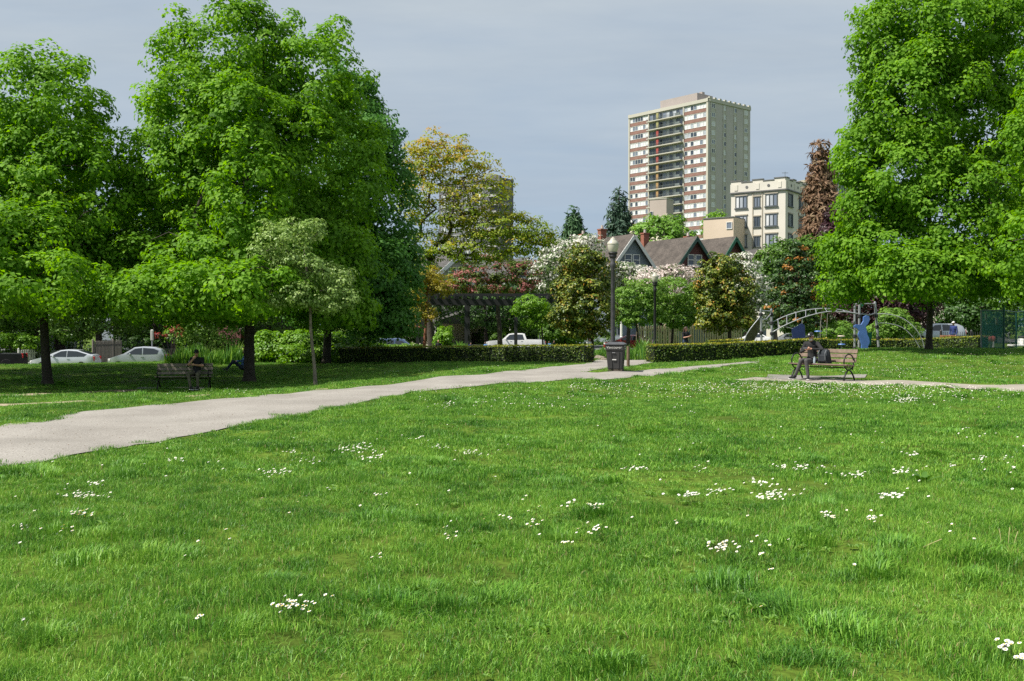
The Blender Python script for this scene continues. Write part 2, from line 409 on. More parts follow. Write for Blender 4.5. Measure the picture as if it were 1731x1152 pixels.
# ------------------------------------------------------------------ lawn grass
def grass_mat():
    m, t = nodes('grass_blade'); N = t.nodes.new; L = t.links.new
    out = N('ShaderNodeOutputMaterial'); p = N('ShaderNodeBsdfPrincipled'); tr = N('ShaderNodeBsdfTranslucent')
    p.inputs['Roughness'].default_value = 0.48; p.inputs['Specular IOR Level'].default_value = 0.35
    g = N('ShaderNodeNewGeometry'); a = N('ShaderNodeAttribute'); a.attribute_name = 'tint'
    n1 = N('ShaderNodeTexNoise'); n1.inputs['Scale'].default_value = 0.55; n1.inputs['Detail'].default_value = 5; n1.inputs['Roughness'].default_value = 0.62
    n2 = N('ShaderNodeTexNoise'); n2.inputs['Scale'].default_value = 2.6; n2.inputs['Detail'].default_value = 3
    L(g.outputs['Position'], n1.inputs['Vector']); L(g.outputs['Position'], n2.inputs['Vector'])
    def mth(op, x, y):
        q = N('ShaderNodeMath'); q.operation = op
        for i, v in enumerate((x, y)):
            if isinstance(v, (int, float)): q.inputs[i].default_value = v
            else: L(v, q.inputs[i])
        return q.outputs[0]
    s = mth('ADD', mth('MULTIPLY', n1.outputs['Fac'], 1.15), mth('MULTIPLY', n2.outputs['Fac'], 0.75))
    s = mth('ADD', mth('SUBTRACT', s, 0.80), mth('MULTIPLY', a.outputs['Fac'], 0.72))
    r = N('ShaderNodeValToRGB'); e = r.color_ramp.elements
    e[0].position = 0.12; e[0].color = (0.040, 0.142, 0.014, 1)
    e[1].position = 0.95; e[1].color = (0.325, 0.52, 0.07, 1)
    for q, c in ((0.38, (0.095, 0.258, 0.022)), (0.62, (0.180, 0.385, 0.038))):
        z = e.new(q); z.color = (*c, 1)
    L(s, r.inputs[0])
    # a few dry straw-coloured blades
    dry = N('ShaderNodeMapRange'); dry.inputs['From Min'].default_value = 0.955; dry.inputs['From Max'].default_value = 0.965; L(a.outputs['Fac'], dry.inputs['Value'])
    md = N('ShaderNodeMix'); md.data_type = 'RGBA'; L(dry.outputs[0], md.inputs['Factor']); L(r.outputs[0], md.inputs['A']); md.inputs['B'].default_value = (0.36, 0.30, 0.13, 1)
    L(md.outputs['Result'], p.inputs['Base Color']); L(md.outputs['Result'], tr.inputs[0])
    mx = N('ShaderNodeMixShader'); mx.inputs[0].default_value = 0.3
    L(p.outputs[0], mx.inputs[1]); L(tr.outputs[0], mx.inputs[2]); L(mx.outputs[0], out.inputs[0])
    return m
GRASS = grass_mat()
def grass_patch(name, n, rad, hmin, hmax, w, seed):
    q = np.random.default_rng(seed)
    a = q.uniform(0, 2 * np.pi, n); d = rad * np.sqrt(q.uniform(0, 1, n))
    bx, by = d * np.cos(a), d * np.sin(a)
    h = q.uniform(hmin, hmax, n) * (1 - 0.25 * (d / rad) ** 2)
    lean = q.uniform(0.15, 1.0, n) ** 1.3 * h * 0.95; la = q.uniform(0, 2 * np.pi, n)
    lx, ly = np.cos(la) * lean, np.sin(la) * lean
    fa = q.uniform(0, 2 * np.pi, n); wx, wy = np.cos(fa) * w / 2, np.sin(fa) * w / 2
    ww = q.uniform(0.6, 1.25, n); wx *= ww; wy *= ww
    V = np.zeros((n, 5, 3))
    V[:, 0] = np.stack([bx - wx, by - wy, -0.015 + 0 * h], -1); V[:, 1] = np.stack([bx + wx, by + wy, -0.015 + 0 * h], -1)
    V[:, 2] = np.stack([bx - wx * .8 + lx * .35, by - wy * .8 + ly * .35, h * .6], -1); V[:, 3] = np.stack([bx + wx * .8 + lx * .35, by + wy * .8 + ly * .35, h * .6], -1)
    V[:, 4] = np.stack([bx + lx, by + ly, h * (1 - 0.25 * lean / h)], -1)
    o = (np.arange(n) * 5)[:, None]
    Fc = np.concatenate([o + np.array([[0, 1, 3]]), o + np.array([[0, 3, 2]]), o + np.array([[2, 3, 4]])], 0)
    tint = np.repeat(q.uniform(0, 1, n), 5)
    return mesh_np(name, V.reshape(-1, 3), Fc, GRASS, tint)
def instancer(name, label, pts, rot, scl, idx, meshes, cat):
    c = bpy.data.collections.new(name + '_source')
    for i, me in enumerate(meshes):
        ob = bpy.data.objects.new('%s_tuft_%02d' % (name, i), me); c.objects.link(ob)
    me = bpy.data.meshes.new(name); me.vertices.add(len(pts)); me.vertices.foreach_set('co', np.ascontiguousarray(pts, np.float32).ravel())
    for nm, ty, arr in (('rot', 'FLOAT_VECTOR', rot), ('scl', 'FLOAT_VECTOR', scl)):
        at_ = me.attributes.new(nm, ty, 'POINT'); at_.data.foreach_set('vector', np.ascontiguousarray(arr, np.float32).ravel())
    at_ = me.attributes.new('idx', 'INT', 'POINT'); at_.data.foreach_set('value', np.ascontiguousarray(idx, np.int32))
    o = link(name, me); tag(o, label, cat, kind='stuff')
    g = bpy.data.node_groups.new(name, 'GeometryNodeTree')
    g.interface.new_socket('Geometry', in_out='INPUT', socket_type='NodeSocketGeometry'); g.interface.new_socket('Geometry', in_out='OUTPUT', socket_type='NodeSocketGeometry')
    N = g.nodes.new; L = g.links.new
    gi = N('NodeGroupInput'); go = N('NodeGroupOutput'); ip = N('GeometryNodeInstanceOnPoints'); ci = N('GeometryNodeCollectionInfo')
    ci.inputs['Collection'].default_value = c; ci.inputs['Separate Children'].default_value = True; ci.inputs['Reset Children'].default_value = True
    def na(nm, ty):
        q = N('GeometryNodeInputNamedAttribute'); q.data_type = ty; q.inputs['Name'].default_value = nm
        return [s for s in q.outputs if s.name == 'Attribute' and s.enabled][0]
    L(gi.outputs[0], ip.inputs['Points']); L(ci.outputs[0], ip.inputs['Instance']); ip.inputs['Pick Instance'].default_value = True
    L(na('idx', 'INT'), ip.inputs['Instance Index']); L(na('rot', 'FLOAT_VECTOR'), ip.inputs['Rotation']); L(na('scl', 'FLOAT_VECTOR'), ip.inputs['Scale'])
    L(ip.outputs[0], go.inputs[0])
    md = o.modifiers.new('grass', 'NODES'); md.node_group = g
    return o
NO_GRASS = []          # extra polygons (bench pads, tree rings ...), filled below
def pad(px0, px1, py0, py1, name, mt):
    a = on_ground(px0, py1); b = on_ground(px1, py1); c = on_ground(px1 + 4, py0); d = on_ground(px0 + 6, py0)
    poly = rough_edge([(v.x, v.y) for v in (a, b, c, d)], 0.4, 0.015)
    NO_GRASS.append(poly); sheet(name, poly, mt, 0.02, 0.25)
pad(228, 352, 655.5, 658.5, 'bench_pad', CONC)
pad(1292, 1462, 634.0, 640.0, 'bench_pad', gravel_mat('pad_concrete', (0.20, 0.19, 0.175), (0.28, 0.265, 0.245), (0.6, 0.58, 0.55)))
def fbm(x, y, s, seed=0.0):
    """cheap smooth noise 0..1 from summed sines"""
    q = np.random.default_rng(int(seed * 100) + 5); z = 0; tot = 0
    for o in range(10):
        a = q.uniform(0, 6.28); k = s * q.uniform(0.5, 3.0); p = q.uniform(0, 6.28); w = 1 / (0.6 + k / s)
        z = z + np.sin((x * math.cos(a) + y * math.sin(a)) * k + p + 1.7 * np.sin((x * math.sin(a * 1.7) - y * math.cos(a)) * k * 0.6 + p * 2)) * w; tot += w
    return 0.5 + 0.9 * z / tot
def lawn(name, label, y0, y1, dens, meshes, base, seed):
    q = np.random.default_rng(seed)
    hw = lambda y: 0.56 * y + 2.2
    A = (y1 - y0) * 2 * hw(y1); n = int(A * dens)
    y = q.uniform(y0, y1, n); x = q.uniform(-1, 1, n) * hw(y1); k = np.abs(x) < hw(y); x, y = x[k], y[k]
    jx = x + q.normal(0, 0.07, len(x)); jy = y + q.normal(0, 0.07, len(x))          # turf creeps raggedly over the edges
    ok = ~inpoly(jx, jy, PATH) & ~inpoly(jx, jy, SIDE)
    for w in WORNS + NO_GRASS: ok &= ~inpoly(jx, jy, w)
    ok &= street_s(x, y) < 74.5
    x, y = x[ok], y[ok]
    tall = np.clip(0.6 * fbm(x, y, 2.4, 1.0) + 0.4 * fbm(x, y, 0.9, 4.0) + 0.02, 0, 1); big = np.clip(fbm(x, y, 0.35, 2.0), 0, 1)
    thin = np.clip(fbm(x, y, 1.9, 3.0), 0, 1)
    keep = q.uniform(0, 1, len(x)) > np.clip((0.30 - thin) * 3.0, 0, 0.45)          # sparse spots where moss and soil show
    x, y, tall, big, thin = x[keep], y[keep], tall[keep], big[keep], thin[keep]
    hs = base * (0.40 + 1.25 * tall ** 2.6 + 0.22 * big) * (0.55 + 0.45 * np.clip((thin - 0.12) * 4, 0, 1))
    z = gz(x, y)
    pts = np.stack([x, y, z], -1); n = len(x)
    rot = np.stack([q.normal(0, 0.10, n), q.normal(0, 0.10, n), q.uniform(0, 6.28, n)], -1)
    xy = base * q.uniform(0.85, 1.2, n)
    scl = np.stack([xy, xy, hs * q.uniform(0.85, 1.15, n)], -1)
    return instancer(name, label, pts, rot, scl, q.integers(0, len(meshes), n), meshes, 'grass')
near = [grass_patch('near_tuft', 150, 0.13, 0.025, 0.085, 0.0036, 100 + i) for i in range(7)]
mid = [grass_patch('mid_tuft', 130, 0.20, 0.025, 0.085, 0.0062, 200 + i) for i in range(6)]
far = [grass_patch('far_tuft', 100, 0.36, 0.025, 0.08, 0.013, 300 + i) for i in range(6)]
lawn('near_grass', 'short bright green lawn grass in the foreground', 2.6, 10.0, 85, near, 1.0, 11)
lawn('middle_grass', 'green lawn grass around the gravel path', 10.0, 22.0, 40, mid, 1.0, 12)
lawn('distant_grass', 'green lawn grass under the trees and up to the hedges', 22.0, 62.0, 12, far, 0.85, 13)

# taller, darker tussocks of uncut grass standing out of the lawn
def tussock(name, n, rad, hmin, hmax, w, seed):
    q = np.random.default_rng(seed); a = q.uniform(0, 2 * np.pi, n); d = rad * q.uniform(0, 1, n) ** 0.6
    bx, by = d * np.cos(a) * 0.75, d * np.sin(a) * 0.75; h = q.uniform(hmin, hmax, n) * (1 - 0.45 * (d / rad) ** 2)
    la = np.where(q.uniform(0, 1, n) < 0.6, a + q.normal(0, .5, n), q.normal(seed, 0.6, n)); lean = q.uniform(0.25, 0.95, n) * h
    lx, ly = np.cos(la) * lean, np.sin(la) * lean; wx, wy = -np.sin(la) * w / 2, np.cos(la) * w / 2; z0 = -0.02 + 0 * h
    V = np.zeros((n, 5, 3)); V[:, 0] = np.stack([bx - wx, by - wy, z0], -1); V[:, 1] = np.stack([bx + wx, by + wy, z0], -1)
    V[:, 2] = np.stack([bx - wx * .8 + lx * .3, by - wy * .8 + ly * .3, h * .62], -1); V[:, 3] = np.stack([bx + wx * .8 + lx * .3, by + wy * .8 + ly * .3, h * .62], -1); V[:, 4] = np.stack([bx + lx, by + ly, h * (1 - .3 * lean / h)], -1)
    o = (np.arange(n) * 5)[:, None]; Fc = np.concatenate([o + np.array([[0, 1, 3]]), o + np.array([[0, 3, 2]]), o + np.array([[2, 3, 4]])], 0)
    return mesh_np(name, V.reshape(-1, 3), Fc, GRASS, np.repeat(q.uniform(0.12, 0.80, n), 5))
def tussocks(name, label, y0, y1, dens, meshes, seed):
    q = np.random.default_rng(seed); hw = lambda y: 0.56 * y + 2.0; n = int((y1 - y0) * 2 * hw(y1) * dens); y = q.uniform(y0, y1, n); x = q.uniform(-1, 1, n) * hw(y1)
    ok = (np.abs(x) < hw(y)) & (fbm(x, y, 1.5, 6.0) + q.normal(0, 0.06, n) > 0.52) & ~inpoly(x, y, PATH) & ~inpoly(x, y, SIDE)
    for w in WORNS + NO_GRASS: ok &= ~inpoly(x, y, w)
    x, y = x[ok], y[ok]; n = len(x); s = q.uniform(0.4, 1.3, n)
    return instancer(name, label, np.stack([x, y, gz(x, y)], -1), np.stack([q.normal(0, .08, n), q.normal(0, .08, n), q.uniform(0, 6.28, n)], -1), np.stack([s * q.uniform(.9, 1.5, n), s, s * q.uniform(.75, 1.15, n)], -1), q.integers(0, len(meshes), n), meshes, 'grass')
tussocks('near_tussocks', 'longer dark green tussocks standing out of the near lawn', 3.0, 13.0, 3.4, [tussock('tussock', 330, 0.21, 0.05, 0.125, 0.0042, 400 + i) for i in range(4)], 61)
tussocks('distant_tussocks', 'longer dark green tussocks in the farther lawn', 13.0, 42.0, 1.0, [tussock('far_tussock', 220, 0.32, 0.05, 0.125, 0.010, 500 + i) for i in range(4)], 62)

# flat rosettes of plantain and clover between the blades
def rosette(name, n, L, w, seed, lm):
    q = np.random.default_rng(seed); V = []; Fc = []; T = []
    for i in range(n):
        a = i * 2.4 + q.normal(0, .2); l = L * q.uniform(.6, 1.1); u = np.array([math.cos(a), math.sin(a), 0]); s = np.array([-u[1], u[0], 0]); o = len(V); z = q.uniform(.015, .035)
        V += [u * .004, u * l * .5 + s * w / 2 + [0, 0, z], u * l + [0, 0, z * .5], u * l * .5 - s * w / 2 + [0, 0, z]]; Fc.append([o, o + 1, o + 2]); Fc.append([o, o + 2, o + 3]); T += [q.uniform(0, 1)] * 4
    return mesh_np(name, np.array(V), np.array(Fc), lm, np.array(T))
WLF = leafmat('weed_leaf', [(0.09, 0.21, 0.03), (0.17, 0.31, 0.05), (0.28, 0.42, 0.10)], .5, .3)
q = np.random.default_rng(88); n = 1500; y = 3.0 + 15 * q.uniform(0, 1, n) ** 0.7; x = q.uniform(-1, 1, n) * (0.56 * y + 1.5); ok = ~inpoly(x, y, PATH) & (fbm(x, y, 1.3, 8.0) > 0.47); x, y = x[ok], y[ok]; n = len(x); s = q.uniform(.4, .95, n)
instancer('lawn_weeds', 'small flat leaf rosettes of weeds between the grass blades', np.stack([x, y, gz(x, y) + .02], -1), np.stack([q.normal(0, .15, n), q.normal(0, .15, n), q.uniform(0, 6.28, n)], -1), np.stack([s, s, s], -1), q.integers(0, 4, n), [rosette('rosette', 8, .07, .026, 1, WLF), rosette('rosette', 14, .035, .022, 2, WLF), rosette('rosette', 11, .05, .02, 3, WLF), rosette('rosette', 6, .085, .035, 4, WLF)], 'weeds')

# ------------------------------------------------------------------ daisies
PETAL = mat('daisy_petal', (0.70, 0.69, 0.67), 0.6, 0.05, 30)
YOLK = mat('daisy_eye', (0.62, 0.42, 0.03), 0.8, 0.2, 200)
STEM = mat('daisy_stem', (0.10, 0.22, 0.03), 0.6, 0.2, 30)
def daisy_mesh(cup, lean, npet=13):
    b = MB(); H = 0.075; top = Vector((lean * 0.03, 0, H)); n = Vector((-0.40 + lean * 0.3, -0.10, 1)).normalized()   # turned to the sun
    b.mi = 2; b.tube([(0, 0, -0.01), (lean * 0.01, 0, H * 0.5), top], 0.0016, 3, False)
    u = n.orthogonal().normalized(); v = n.cross(u); b.mi = 0; r = 0.0096
    for i in range(npet):
        a = 2 * math.pi * i / npet; d = u * math.cos(a) + v * math.sin(a); s = n.cross(d)
        rr = r * (0.9 + 0.2 * ((i * 7) % 5) / 5); w = 0.0031
        b.add([top + d * 0.003 - s * 0.0012, top + d * 0.003 + s * 0.0012, top + d * rr + s * w + n * cup * rr, top + d * (rr * 1.08) + n * cup * rr, top + d * rr - s * w + n * cup * rr], [(0, 4, 3, 2, 1)])
    b.mi = 1; vs = [top + n * 0.0042]; k = 7
    for i in range(k):
        a = 2 * math.pi * i / k; vs.append(top + (u * math.cos(a) + v * math.sin(a)) * 0.0048 + n * 0.0015)
    b.add(vs, [(0, i + 1, (i + 1) % k + 1) for i in range(k)])
    return b.mesh('daisy', [PETAL, YOLK, STEM])
CL = [(600, 770, 26, 5, 46), (632, 786, 22, 5, 22), (468, 813, 18, 5, 24), (140, 853, 40, 5, 42), (165, 833, 14, 3, 12), (136, 887, 20, 4, 18), (45, 913, 16, 3, 10), (111, 913, 9, 3, 7),
      (298, 790, 13, 4, 12), (355, 795, 10, 3, 4), (525, 792, 14, 4, 9), (495, 776, 14, 3, 10), (710, 750, 8, 2, 7), (742, 768, 18, 3, 9), (800, 778, 20, 4, 20), (640, 856, 10, 3, 5), (640, 960, 5, 3, 4),
      (858, 892, 10, 4, 7), (902, 902, 12, 6, 8), (755, 915, 6, 4, 3), (770, 928, 16, 8, 5), (962, 870, 14, 4, 8), (1005, 915, 20, 7, 18), (1003, 872, 16, 3, 10), (960, 937, 9, 4, 3), (1222, 946, 24, 8, 30), (1290, 950, 12, 10, 5),
      (1165, 851, 16, 4, 18), (1210, 846, 12, 4, 10), (1310, 852, 26, 8, 32), (1285, 830, 26, 6, 16), (1350, 803, 28, 5, 22), (1400, 889, 13, 5, 10), (1480, 894, 11, 5, 8), (1505, 853, 18, 5, 22),
      (1440, 816, 26, 4, 14), (1522, 813, 15, 5, 14), (1545, 781, 12, 4, 10), (1670, 790, 32, 7, 10), (1610, 800, 5, 2, 3), (1716, 805, 6, 3, 4), (1075, 806, 20, 3, 14), (1190, 800, 30, 12, 5), (1125, 850, 8, 4, 2),
      (498, 1048, 24, 8, 30), (470, 1058, 8, 4, 4), (112, 1076, 2, 2, 1), (40, 1075, 3, 2, 2), (330, 1073, 6, 3, 3), (1286, 1052, 2, 2, 1), (1302, 986, 3, 3, 2), (1335, 936, 3, 2, 1), (1440, 980, 4, 3, 2), (1700, 1122, 14, 8, 15), (1725, 1140, 8, 6, 6), (556, 1030, 4, 3, 2),
      (1530, 682, 18, 4, 40), (1540, 676, 30, 6, 16), (1170, 705, 6, 2, 3), (885, 855, 3, 2, 2), (1140, 902, 8, 3, 3), (1660, 742, 40, 12, 7), (900, 690, 20, 4, 8), (760, 690, 16, 3, 14), (820, 684, 20, 3, 8), (660, 632, 16, 4, 30), (560, 845, 6, 4, 2), (505, 860, 4, 3, 2), (20, 852, 6, 3, 2), (60, 880, 12, 3, 2)]
q = np.random.default_rng(55); dp = []
for (px, py, sx, sy, n) in CL:
    for _ in range(int(n * (1.4 if py < 900 else 1.0))): dp.append((px + q.normal(0, sx * 0.62), py + q.normal(0, sy * 0.62)))
for _ in range(110): dp.append((q.uniform(-60, 1790), 700 + 260 * q.uniform(0, 1) ** 1.3))
for _ in range(900): dp.append((q.uniform(960, 1800), 652 + abs(q.normal(0, 15))))
for _ in range(650): dp.append((q.normal(1400, 130), 658 + q.normal(0, 6)))
for _ in range(420): dp.append((q.uniform(1420, 1790), q.uniform(598, 646)))
for _ in range(160): dp.append((q.uniform(1150, 1440), q.uniform(612, 634)))
for _ in range(120): dp.append((q.uniform(700, 1000), q.uniform(655, 700)))
for _ in range(90): dp.append((q.uniform(150, 420), q.normal(666, 4)))
for _ in range(60): dp.append((q.uniform(640, 1000), q.normal(628, 4)))
g_ = on_ground_many([p[0] for p in dp], [p[1] for p in dp]); ok = g_[:, 1] < 55
for w in [PATH, SIDE] + NO_GRASS: ok &= ~inpoly(g_[:, 0], g_[:, 1], w)
DA = [(float(v[1]), float(v[0]), float(v[2])) for v in g_[ok]]
DA.sort()
dm = [daisy_mesh(0.12, 0.2), daisy_mesh(0.35, -0.3), daisy_mesh(0.02, 0.5), daisy_mesh(0.6, 0.0)]
for i, (y, x, z) in enumerate(DA[:300]):
    o = link('daisy', dm[int(q.integers(0, 4))], None, (x, y, z + q.uniform(-0.006, 0.014)), q.uniform(-0.9, 0.9))
    s = q.uniform(0.85, 1.15); o.scale = (s, s, q.uniform(0.95, 1.3))
    tag(o, 'small white daisy with a yellow eye on the near lawn', 'daisy', 'white daisies dotted over the near lawn')
b = MB()
for (y, x, z) in DA[300:]:
    s = q.uniform(0.9, 1.25); c = Vector((x, y, z + 0.082 + q.uniform(-0.01, 0.02))); n = Vector((-0.42 + q.normal(0, 0.2), -0.12 + q.normal(0, 0.2), 1)).normalized(); u = n.orthogonal().normalized(); v = n.cross(u)
    k = 6; r = 0.0115 * s
    b.mi = 0; b.add([c + (u * math.cos(2 * math.pi * i / k) + v * math.sin(2 * math.pi * i / k)) * r + n * 0.003 for i in range(k)] + [c], [(i, (i + 1) % k, k) for i in range(k)])
    b.mi = 1; b.add([c + (u * math.cos(2 * math.pi * i / 4) + v * math.sin(2 * math.pi * i / 4)) * r * 0.36 + n * 0.0045 for i in range(4)], [(0, 1, 2, 3)])
o = b.build('daisies', [PETAL, YOLK]); tag(o, 'many tiny white daisies scattered over the farther lawn', 'daisies', kind='stuff')
# broad-leaved dock weed and dry stalks in the lawn
WEED = leafmat('dock_leaf', [(0.07, 0.17, 0.02), (0.16, 0.30, 0.05)], 0.4, 0.25)
def blade_leaf(b, base, tip, w, sag=0.0):
    base = Vector(base); tip = Vector(tip); d = tip - base; sd_ = Vector((-d.y, d.x, 0)).normalized(); vs = []
    prof = [(0, .15), (.25, .8), (.55, 1), (.8, .7), (1, .05)]
    for t_, k in prof:
        p = base + d * t_ + Vector((0, 0, sag * math.sin(math.pi * t_)))
        vs += [p - sd_ * w * k / 2 + Vector((0, 0, .12 * w * k)), p, p + sd_ * w * k / 2 + Vector((0, 0, .12 * w * k))]
    fs = []
    for i in range(len(prof) - 1):
        a = i * 3; fs += [(a, a + 1, a + 4, a + 3), (a + 1, a + 2, a + 5, a + 4)]
    b.add(vs, fs)
g0 = on_ground(1560, 822); wt = thing('dock_weed', 'clump of broad dock leaves standing in the lawn on the right', 'weed', g0)
for i in range(9):
    a = i * 0.7 + 0.3; r = 0.10 + 0.05 * (i % 3); b = MB(); blade_leaf(b, (0, 0, 0.01), (r * math.cos(a), r * math.sin(a), 0.10 + 0.03 * (i % 2)), 0.055, 0.03); b.build('leaf', WEED, wt, smooth='all')
STRAW = mat('straw', (0.42, 0.36, 0.17), 0.7, 0.15, 20)
g0 = on_ground(1697, 925); b = MB()
for dx, h in ((-0.02, .13), (0.03, .14), (0.07, .11)): b.tube([(dx, 0, 0), (dx * 1.2, 0, h * .6), (dx * 1.5, 0.01, h)], 0.0022, 4)
o = b.build('dry_stalk', STRAW); o.location = g0; tag(o, 'upright dry straw stalks at the edge of the lawn', 'stalk')
g0 = on_ground(1575, 938); b = MB(); b.tube([(-.06, 0, .05), (0, .01, .075), (.08, .03, .10)], 0.003, 4); o = b.build('dry_stalk', STRAW); o.location = g0; tag(o, 'single bent straw stalk lying over the grass', 'stalk')

# loose stones and bits of litter on the gravel
q = np.random.default_rng(77); b = MB(); P_ = on_ground_many(q.uniform(-40, 1250, 4200), q.uniform(612, 795, 4200)); k_ = inpoly(P_[:, 0], P_[:, 1], PATH)
for x, y, z in P_[k_]:
    s = q.uniform(0.004, 0.012); c = Vector((x, y, z + 0.015 + s * 0.25)); b.mi = int(q.integers(0, 3)); a0 = q.uniform(0, 6.28)
    b.add([c + Vector((math.cos(a0 + i * 1.5708) * s * q.uniform(.6, 1.3), math.sin(a0 + i * 1.5708) * s * q.uniform(.6, 1.3), -s * .3)) for i in range(4)] + [c + Vector((0, 0, s * .55))], [(0, 1, 4), (1, 2, 4), (2, 3, 4), (3, 0, 4)])
o = b.build('path_gravel', [mat('pebble_grey', (.24, .235, .225), .9, .2, 20), mat('pebble_pale', (.42, .40, .37), .9, .2, 20), mat('litter_brown', (.16, .11, .07), .9, .3, 20)]); tag(o, 'loose pebbles and bits of litter lying on the gravel path', 'gravel', kind='stuff')
# ================================================================== trees and shrubs
def unit(v): return v / (np.linalg.norm(v, axis=-1, keepdims=True) + 1e-9)
def lobe(px, py, rx, ry, Y, dy=0.0, deep=None):
    """crown lobe: seen at photo pixel (px,py) with radii in photo pixels, at depth Y+dy"""
    D = Y + dy; c = W(px, py, D); k = D / F
    return (np.array(c), np.array([rx * k, (deep if deep is not None else rx * 0.9) * k, ry * k]))
def clumps_in(lobes, n, q, inner=0.5, rough=0.16):
    """points near the skin of a union of ellipsoids, with outward directions and how far out they lie"""
    w = np.array([(r[0] * r[1] * r[2]) ** 0.62 for _, r in lobes]); w /= w.sum(); P = []; O = []; D = []
    C = np.array([c for c, _ in lobes]); RR = np.array([r for _, r in lobes])
    k = q.choice(len(lobes), n * 3, p=w); d = unit(q.normal(0, 1, (n * 3, 3)))
    f = inner + (1 - inner) * np.sqrt(q.uniform(0, 1, n * 3))
    wob = 1 + rough * (np.sin(d[:, 0] * 5.1 + d[:, 2] * 3.7 + k * 1.7) + np.sin(d[:, 1] * 6.3 - d[:, 2] * 4.9 + k * 2.9)) * 0.7
    p = C[k] + d * RR[k] * (f * wob)[:, None]
    e = ((p[:, None, :] - C[None]) / RR[None]); dist = np.sqrt((e ** 2).sum(-1)); dist[np.arange(len(k)), k] = 9
    keep = dist.min(1) > 0.62
    p, d, f = p[keep][:n], (d / RR[k])[keep][:n], f[keep][:n]
    return p, unit(d), f
def leaves_np(P, O, Fo, per, rc, size, q, flat=0.65, tint0=None, spread=0.22, up=0.4, aspect=0.72, droop=0.35, hemi=0.5):
    """kite-shaped folded leaves in umbrella-like clumps; returns verts, faces, tint"""
    n = len(P) * per; ci = np.repeat(np.arange(len(P)), per)
    d = unit(q.normal(0, 1, (n, 3)) + np.array([0, 0, hemi]) + O[ci] * hemi * 0.8)
    rr = rc * q.uniform(0.75, 1.3, len(P))[ci] * q.uniform(0.35, 1.0, n) ** 0.6
    pos = P[ci] + d * rr[:, None] * np.array([1, 1, flat])
    nrm = unit(d * 0.9 + np.array([0, 0, up]) + O[ci] * 0.35 + q.normal(0, 0.30, (n, 3)))
    t = q.normal(0, 1, (n, 3)) + d * 0.5 - np.array([0, 0, droop]); t = unit(t - nrm * (t * nrm).sum(-1, keepdims=True))
    s = np.cross(nrm, t); L = size * q.uniform(0.65, 1.25, n)[:, None]; w = L * aspect * 0.5
    V = np.empty((n, 4, 3)); V[:, 0] = pos; V[:, 1] = pos + t * L * 0.42 + s * w + nrm * w * 0.25; V[:, 2] = pos + t * L - nrm * L * 0.1; V[:, 3] = pos + t * L * 0.42 - s * w + nrm * w * 0.25
    o = (np.arange(n) * 4)[:, None]
    Fc = np.concatenate([o + np.array([[0, 1, 2]]), o + np.array([[0, 2, 3]])], 0)
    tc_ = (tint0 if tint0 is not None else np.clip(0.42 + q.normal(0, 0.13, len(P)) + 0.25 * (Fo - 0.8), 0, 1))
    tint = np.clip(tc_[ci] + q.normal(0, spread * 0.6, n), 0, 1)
    return V.reshape(-1, 3), Fc, np.repeat(tint, 4)
def limbs(b, base, top, r0, targets, q, sag=0.15, minr=0.012, lean=None, nseg=7, low=0.55):
    """branch skeleton: a trunk, then every target joins the nearest wood that is nearer to the root"""
    base = Vector(base); top = Vector(top); tr = []
    for i in range(nseg + 1):
        t = i / nseg; p = base.lerp(top, t) + Vector((mnoise.noise(Vector((t * 2.3, base.x, 1))), mnoise.noise(Vector((t * 2.3, base.y, 7))), 0)) * 0.5 * r0 * 3 * math.sin(math.pi * min(1, t * 1.2) * 0.8)
        tr.append(p)
    npos = [np.array(p) for p in tr]; par = [-1] + list(range(nseg)); load = [0.0] * (nseg + 1)
    first = max(1, int(nseg * low))
    T = [np.array(t) for t in targets]; T.sort(key=lambda t: np.linalg.norm(t - npos[-1]))
    for t in T:
        A = np.array(npos[first:]); dv = t - A; dist = np.linalg.norm(dv, axis=1)
        cost = dist * (1 + 0.9 * np.clip(-dv[:, 2] / (dist + 1e-6), 0, 1)) ; j = int(cost.argmin()) + first
        a = npos[j]; k = max(1, int(dist[j - first] / 0.8)); prev = j
        for s_ in range(1, k + 1):
            u = s_ / k; p = a + (t - a) * u + np.array([0, 0, sag * dist[j - first] * math.sin(math.pi * u)]) + q.normal(0, 0.04 * dist[j - first], 3) * math.sin(math.pi * u)
            npos.append(p); par.append(prev); load.append(0.0); prev = len(npos) - 1
        load[prev] += 1
    for i in range(len(npos) - 1, 0, -1): load[par[i]] += load[i]
    L0 = max(load[0], 1)
    rad = [max(minr, r0 * 0.8 * (max(l, 0.4) / L0) ** 0.5) for l in load]
    for i in range(nseg + 1): rad[i] = max(rad[i], r0 * (1 - 0.55 * i / nseg))
    pts = [Vector(p) for p in tr]; rr = [r0 * (1.55 if i == 0 else 1.0) * (1 - 0.5 * i / nseg) for i in range(nseg + 1)]
    fl = pts[0].lerp(pts[1], 0.22)
    b.tube([pts[0] - Vector((0, 0, 0.25)), pts[0], fl] + pts[1:], [r0 * 1.7, r0 * 1.45, r0 * 1.05] + rr[1:], 10)
    kids = {}
    for i in range(nseg + 1, len(npos)): kids.setdefault(par[i], []).append(i)
    done = set()
    for i in range(nseg + 1, len(npos)):
        if i in done: continue
        ch = [par[i], i]; done.add(i); j = i
        while j in kids:
            j = max(kids[j], key=lambda c: load[c]); 
            if j in done: break
            ch.append(j); done.add(j)
        ra = [min(rad[c], rad[ch[1]]) for c in ch]
        b.tube([npos[c] for c in ch], ra, 6 if ra[0] > 0.05 else 4, False)
BARK = mat('bark_grey', (0.060, 0.050, 0.040), 0.95, 0.35, 5, 0.9, 14)
BARK_PALE = mat('bark_pale', (0.20, 0.165, 0.13), 0.95, 0.35, 9, 0.8, 25)
